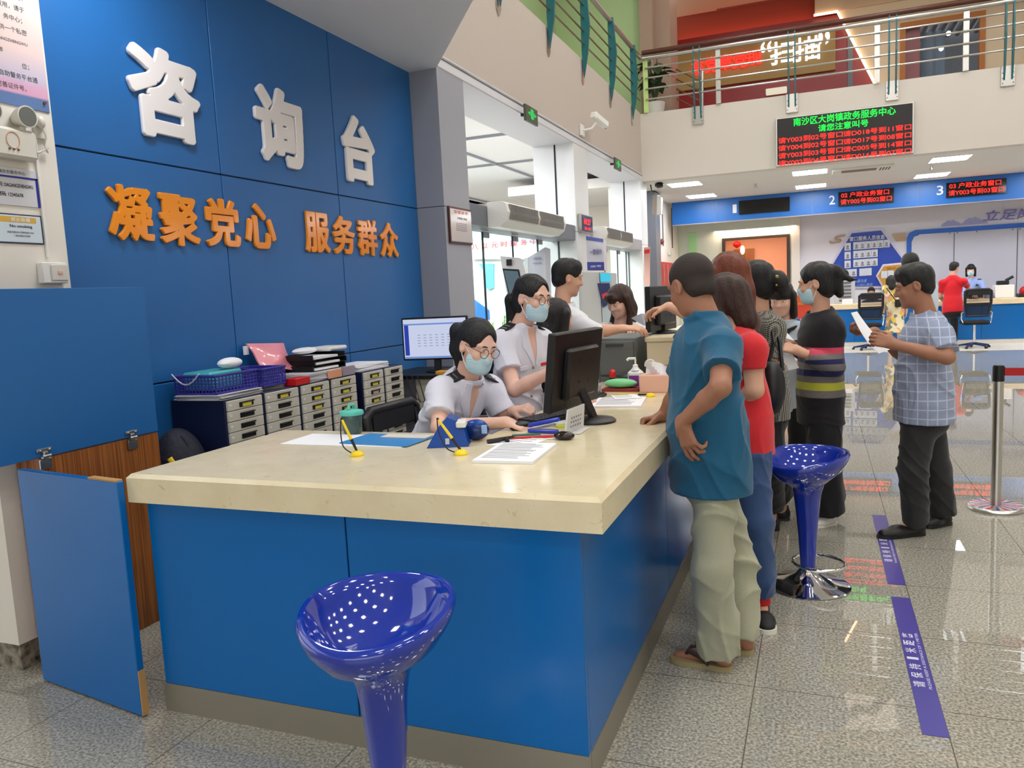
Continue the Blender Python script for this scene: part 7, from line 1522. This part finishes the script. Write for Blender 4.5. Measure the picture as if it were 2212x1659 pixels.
bg_ = empty('shoulder_bag', at(1668, 850, 4.45), 'black shoulder bag carried by the woman in houndstooth', 'bag')
MB().ball(at(1668, 838, 4.42), (.07, .075, .15), 20, 12).build('bag_body', mat('black_leather_bag', (22, 22, 24), 0.4), bg_)
MB().tube([at(1655, 800, 4.44), at(1672, 740, 4.46), at(1664, 690, 4.56), at(1640, 690, 4.72)], .011, 8).tube([at(1690, 800, 4.46), at(1684, 740, 4.5), at(1668, 690, 4.58)], .011, 8).build('strap', mat('black_leather_bag', (22, 22, 24), 0.4), bg_)

# --- woman in grey shirt facing us
J = stand(-0.05, 6.05, 1.58, -95)
J.update(f=unit((-.1, -1, 0)), hc=at(1688, 646, 6.05), hf=unit((-.15, -.95, -.25)), hu=ZA, nb=at(1692, 697, 6.1), pe=at(1695, 850, 6.1), rs=at(1652, 716, 6.08), ls=at(1732, 716, 6.08), re=at(1640, 780, 6.0), rw=at(1668, 770, 5.85), le=at(1745, 790, 6.0), lw=at(1715, 780, 5.85))
J['rhd'] = (unit((.3, -.9, .1)), -ZA); J['lhd'] = (unit((-.3, -.9, .1)), -ZA)
def ex6(t, J, f, rr, U, L, hM):
    MB().tube([J['ls']+U*.06-rr*.03, J['nb']-U*.05+f*.11-rr*.04, J['nb']-U*.2+f*.15+rr*.03, J['pe']+U*.1+f*.14+rr*.1], .014, 8).build('bag_strap', M_dark, t)
person('person', 'woman in pale grey shirt with dark strap facing the camera between the waiting women', J, .007, M_skinp, ('bob', M_hair, 'fringe'), dict(mat=cloth('grey_shirt', (168, 178, 188)), sleeve=.8, hem=.12, g=.018, seed=13, name='shirt'), dict(mat=M_dark), dict(mat=M_black, sole=M_black), w=.15, extras=ex6)

# --- woman in striped cardigan with mask and phone
ms_ = cloth('striped_knit', (28, 24, 30)); nt = ms_.node_tree; b_ = nt.nodes['Principled BSDF']; tc = nt.nodes.new('ShaderNodeTexCoord'); sx_ = nt.nodes.new('ShaderNodeSeparateXYZ'); nt.links.new(tc.outputs['Object'], sx_.inputs[0])
mr = nt.nodes.new('ShaderNodeMapRange'); mr.inputs[1].default_value = .75; mr.inputs[2].default_value = 1.25; nt.links.new(sx_.outputs[2], mr.inputs[0]); cr = nt.nodes.new('ShaderNodeValToRGB'); cr.color_ramp.interpolation = 'CONSTANT'; nt.links.new(mr.outputs[0], cr.inputs[0]); nt.links.new(cr.outputs[0], b_.inputs['Base Color'])
e = cr.color_ramp.elements; e[0].color = rgb(28, 24, 30); e[1].position = .98; e[1].color = rgb(28, 24, 30)
for p_, c_ in ((.16, (110, 104, 102)), (.25, (176, 178, 60)), (.34, (110, 104, 102)), (.42, (34, 36, 84)), (.50, (112, 106, 104)), (.58, (34, 36, 84)), (.64, (112, 106, 104)), (.70, (196, 66, 92)), (.77, (28, 24, 30))): q = e.new(p_); q.color = rgb(*c_)
J = stand(0.06, 5.2, 1.62, 172)
J.update(f=unit((-.98, .15, 0)), hc=at(1762, 612, 5.18), hf=unit((-.97, .1, -.16)), hu=unit((-.1, 0, 1)), nb=at(1772, 677, 5.2), pe=at(1772, 855, 5.2), ls=at(1793, 710, 5.11), rs=at(1760, 702, 5.34), le=at(1803, 792, 5.04), lw=at(1728, 760, 4.98), re=at(1752, 775, 5.45), rw=at(1706, 742, 5.3),
         lh=at(1782, 880, 5.12), lk=at(1782, 1000, 5.1), la=v3(pz(1788, 1134), .08), lt=v3(pz(1762, 1138), .02), rh=at(1775, 880, 5.3), rk=at(1778, 1000, 5.34), ra=v3(pz(1792, 1105), .08), rt=v3(pz(1765, 1105), .02))
J['lhd'] = (unit((-.85, .25, .3)), unit((-.2, .6, -.6))); J['rhd'] = (unit((-.8, -.1, .55)), unit((.5, 0, .6)))
def ex7(t, J, f, rr, U, L, hM):
    M = np.array([rr, f, U]); V, Q = sdf_mesh([Ell(J['nb']-U*.2+f*.052, (.085, .094, .19), M, .02)], .008, (), folds(.005, 5)); mesh_obj('maroon_top', V, Q, cloth('maroon_knit', (84, 28, 58)), t)
person('person', 'woman in striped black cardigan with mask and claw-clipped hair holding a phone', J, .006, M_skin, ('claw', M_hair), dict(mat=ms_, sleeve=1.8, hem=.17, g=.024, rs=.064, seed=15, name='striped_cardigan', collar=False, flare=1.12), dict(mat=M_dark, r=(.1, .1, .105), cuff=.96), dict(mat=M_offw, sole=M_offw), w=.15, dp=.105, mask=True, hands=(.9, .6))
pc_ = at(1694, 721, 5.14); pl_ = unit(at(1702, 731, 5.10)-at(1685, 712, 5.18)); pw_ = unit(np.array([.15, .95, .1])-pl_*(np.array([.15, .95, .1])@pl_)); pm_ = MB(); pm_.obox(pc_, [pl_, pw_, np.cross(pl_, pw_)], (.075, .036, .0055), .003)
tag(pm_.build('mobile_phone', mat('phone_white', (236, 238, 246), 0.25)), 'white mobile phone in the hand of the woman in striped cardigan', 'phone')
tag(MB().prism([at(1690, 768, 5.0), at(1712, 764, 5.0), at(1726, 795, 5.0), at(1704, 800, 5.0)], (0.0, .006, 0)).build('paper_form', M_paper, None, False), 'white form held below the phone by the woman in striped cardigan', 'paper')

# --- man in the plaid shirt reading a paper
mp_ = cloth('plaid_cloth', (128, 138, 164)); nt = mp_.node_tree; b_ = nt.nodes['Principled BSDF']; tc = nt.nodes.new('ShaderNodeTexCoord'); sx_ = nt.nodes.new('ShaderNodeSeparateXYZ'); nt.links.new(tc.outputs['Object'], sx_.inputs[0])
def lines(out, per, wd):
    a = nt.nodes.new('ShaderNodeMath'); a.operation = 'PINGPONG'; nt.links.new(out, a.inputs[0]); a.inputs[1].default_value = per/2
    g = nt.nodes.new('ShaderNodeMath'); g.operation = 'LESS_THAN'; nt.links.new(a.outputs[0], g.inputs[0]); g.inputs[1].default_value = wd; return g
l1 = lines(sx_.outputs[2], .052, .0035); l2 = lines(sx_.outputs[0], .05, .003); l3 = lines(sx_.outputs[1], .05, .0035)
sm_ = nt.nodes.new('ShaderNodeMath'); sm_.operation = 'MAXIMUM'; nt.links.new(l1.outputs[0], sm_.inputs[0]); nt.links.new(l2.outputs[0], sm_.inputs[1]); s2_ = nt.nodes.new('ShaderNodeMath'); s2_.operation = 'MULTIPLY'; nt.links.new(sm_.outputs[0], s2_.inputs[0]); s2_.inputs[1].default_value = .6
mx = nt.nodes.new('ShaderNodeMix'); mx.data_type = 'RGBA'; nt.links.new(s2_.outputs[0], mx.inputs[0]); mx.inputs[6].default_value = rgb(138, 148, 174); mx.inputs[7].default_value = rgb(196, 206, 220); nt.links.new(mx.outputs[2], b_.inputs['Base Color'])
J = stand(0.6, 5.1, 1.64, 178)
J.update(f=unit((-1, .05, 0)), hc=at(1974, 617, 5.1), hf=unit((-.95, .02, -.26)), hu=unit((-.2, 0, .98)), nb=at(2002, 685, 5.1), pe=at(1996, 872, 5.1), ls=at(2026, 722, 4.95), rs=at(1990, 716, 5.28), le=at(2046, 772, 4.86), lw=at(1932, 744, 4.84), re=at(1965, 782, 5.4), rw=at(1888, 716, 5.2),
         lh=at(1985, 905, 5.02), lk=at(1972, 1015, 4.99), la=v3(pz(1978, 1156), .075), lt=v3(pz(1908, 1162), .02), rh=at(2000, 905, 5.2), rk=at(2022, 1010, 5.24), ra=v3(pz(2036, 1134), .075), rt=v3(pz(2004, 1139), .02))
J['lhd'] = (unit((-.85, .12, .3)), unit((.1, .8, -.3))); J['rhd'] = (unit((-.85, -.2, -.1)), unit((.2, .2, .8)))
person('person', 'man in pale blue plaid shirt and dark trousers reading a paper in his hands', J, .0055, M_skin2, ('short', M_hair), dict(mat=mp_, sleeve=.74, hem=.1, g=.02, rs=.066, rc=1.15, fold=.009, seed=17, name='plaid_shirt', flare=1.16),
       dict(mat=cloth('charcoal_trousers', (40, 40, 42)), r=(.1, .082, .076), cuff=.98, fold=.008, seed=6), dict(mat=mat('black_shoe', (18, 17, 18), 0.45), sole=M_black), w=.165, dp=.125, belly=.9, hands=(.8, (.9, 1, 1, 1.1)))
pm = MB(); A0, A1, A2, A3 = at(1838, 676, 5.0), at(1851, 673, 5.18), at(1930, 752, 5.0), at(1898, 764, 4.94)
pm.grid(lambda u, v: (A0*(1-u)+A3*u)*(1-v)+(A1*(1-u)+A2*u)*v+np.array([0, 0, -.03*math.sin(math.pi*u)]), 10, 4); n_ = len(pm.v); pm.add([np.array(q)+np.array([.001, -.0015, .001]) for q in pm.v], [tuple(f[::-1]) for f in pm.f])
tag(pm.build('reading_paper', M_paper), 'white sheets held by the man in plaid shirt', 'paper')

# --- man in light blue behind him
J = stand(1.02, 9.0, 1.70, 165)
J.update(hc=at(1966, 573, 9.0), hf=unit((.1, 1, 0)), hu=ZA)
person('person', 'dark haired person in pale blue shirt hidden behind the man in plaid', J, .012, M_skin, ('short', M_hair), dict(mat=cloth('pale_blue_shirt', (200, 212, 230)), sleeve=.6, hem=.1, name='shirt'), dict(mat=M_dark), dict(mat=M_black, sole=M_black), face=False)

# ---------------------------------------------------------------- far service counter
J = stand(2.52, 18.35, 1.70, 62)
J.update(f=unit((.45, .9, 0)), hc=at(2061, 579, 18.5), hf=unit((.6, .75, -.2)), hu=unit((.2, .2, 1)), nb=at(2058, 598, 18.45), pe=at(2058, 668, 18.3), ls=at(2036, 611, 18.4), rs=at(2082, 608, 18.3), le=at(2031, 640, 18.5), lw=at(2040, 654, 18.8), re=at(2092, 622, 18.6), rw=at(2105, 637, 18.9))
J['rhd'] = (unit((.4, .8, -.3)), -ZA); J['lhd'] = (unit((.4, .8, -.3)), -ZA)
person('person', 'man in bright red polo leaning on the far service counter, back turned', J, .013, M_skin, ('short', M_hair), dict(mat=cloth('bright_red', (196, 24, 36)), sleeve=.7, hem=.08, g=.02, name='red_polo'), dict(mat=M_dark), dict(mat=M_dark, sole=M_offw), w=.17, dp=.12)
J = stand(3.0, 19.95, 1.62, -110)
J.update(f=unit((-.25, -.95, 0)), hc=at(2097, 583, 19.9), hf=unit((-.25, -.95, -.15)), hu=ZA, nb=at(2100, 603, 19.95), pe=at(2106, 660, 20.0), rs=at(2082, 612, 19.9), ls=at(2120, 612, 19.9), re=at(2080, 632, 19.75), rw=at(2092, 640, 19.5), le=at(2127, 628, 19.7), lw=at(2122, 642, 19.5))
J['rhd'] = (unit((0, -.9, -.2)), -ZA); J['lhd'] = (unit((0, -.9, -.2)), -ZA); J['_w'] = .14; J['_dp'] = .11
M_lbs = cloth('police_blue', (140, 160, 210))
def ex8(t, J, f, rr, U, L, hM):
    for s_ in 'lr':
        c = P3(J['nb'], J[s_+'s'], .8)+U*.07; MB().ball(c, (.05, .035, .012), 10, 6).build('epaulette', M_blacktag, t)
    c = J['nb']-U*.13+f*.135-rr*.06; MB().box(c-.018, c+.018).build('badge', M_blacktag, t)
person('person', 'officer in light blue shirt with mask and bobbed hair behind the far counter', J, .012, M_skinp, ('bob', M_hair, 'fringe'), dict(mat=M_lbs, sleeve=1.75, hem=.1, g=.016, name='uniform_shirt'), dict(mat=M_navyc), dict(mat=M_black, sole=M_black), mask=True, extras=ex8)
mf = cloth('floral_cloth', (226, 208, 160)); nt = mf.node_tree; b_ = nt.nodes['Principled BSDF']; tc = nt.nodes.new('ShaderNodeTexCoord'); vo = nt.nodes.new('ShaderNodeTexVoronoi'); vo.inputs['Scale'].default_value = 13; nt.links.new(tc.outputs['Object'], vo.inputs[0])
cr = nt.nodes.new('ShaderNodeValToRGB'); cr.color_ramp.interpolation = 'CONSTANT'; e = cr.color_ramp.elements; e[0].color = rgb(226, 210, 170); e[1].position = .85; e[1].color = rgb(120, 126, 110)
for p_, c_ in ((.35, (222, 186, 84)), (.5, (228, 214, 180)), (.65, (222, 150, 120)), (.75, (230, 216, 186))): q = e.new(p_); q.color = rgb(*c_)
sp_ = nt.nodes.new('ShaderNodeSeparateColor'); nt.links.new(vo.outputs['Color'], sp_.inputs[0]); nt.links.new(sp_.outputs[0], cr.inputs[0]); nt.links.new(cr.outputs[0], b_.inputs['Base Color'])
J = stand(1.5, 18.2, 1.58, 92); J.update(hc=at(1925, 608, 18.2), nb=at(1925, 627, 18.2))
person('person', 'woman in yellow floral dress standing at the far counter, back turned', J, .013, M_skinp, ('bob', M_hair), dict(mat=mf, sleeve=.6, hem=.1, g=.018, name='floral_top', collar=False), dict(kind='skirt', mat=mf, len=.48, rh=.2, name='floral_skirt'), dict(mat=M_offw, sole=M_offw), face=False)
bg2 = empty('crossbody_bag', at(1938, 655, 18.0), 'small black crossbody bag on the floral dress', 'bag'); c = at(1940, 655, 18.02); MB().box(c-[.06, .03, .08], c+[.06, .03, .08], .015).build('pouch', M_black, bg2); MB().tube([at(1915, 622, 18.02), at(1928, 640, 18.0), c], .01, 6).build('strap', M_black, bg2)
J = stand(1.2, 20.1, 1.66, -95); dz = np.array([0, 0, -.42])
for k in J:
    if isinstance(J[k], np.ndarray) and k not in ('f', 'hf', 'hu'): J[k] = J[k]+dz
J['hc'] = at(1882, 632, 20.1); J['nb'] = J['hc']-ZA*.15
for s_ in 'lr': J[s_+'h'] = J['pe']+(J[s_+'h']-J['pe'])*[1, 1, 0]; J[s_+'k'] = J[s_+'h']+np.array([0, -.38, 0]); J[s_+'a'] = v3(J[s_+'k'], .08); J[s_+'t'] = v3(J[s_+'k']+[0, -.14, 0], .03)
person('person', 'seated clerk with short hair behind the left far chair', J, .012, M_skin, ('short', M_hair), dict(mat=M_navyc, sleeve=.6, hem=.1, name='shirt'), dict(mat=M_dark), dict(mat=M_black, sole=M_black))
tag(MB().box((0.95, 19.95, 0.0), (1.45, 20.45, 0.42), .03).build('clerk_stool', M_black), 'black seat of the clerk behind the far counter', 'stool')
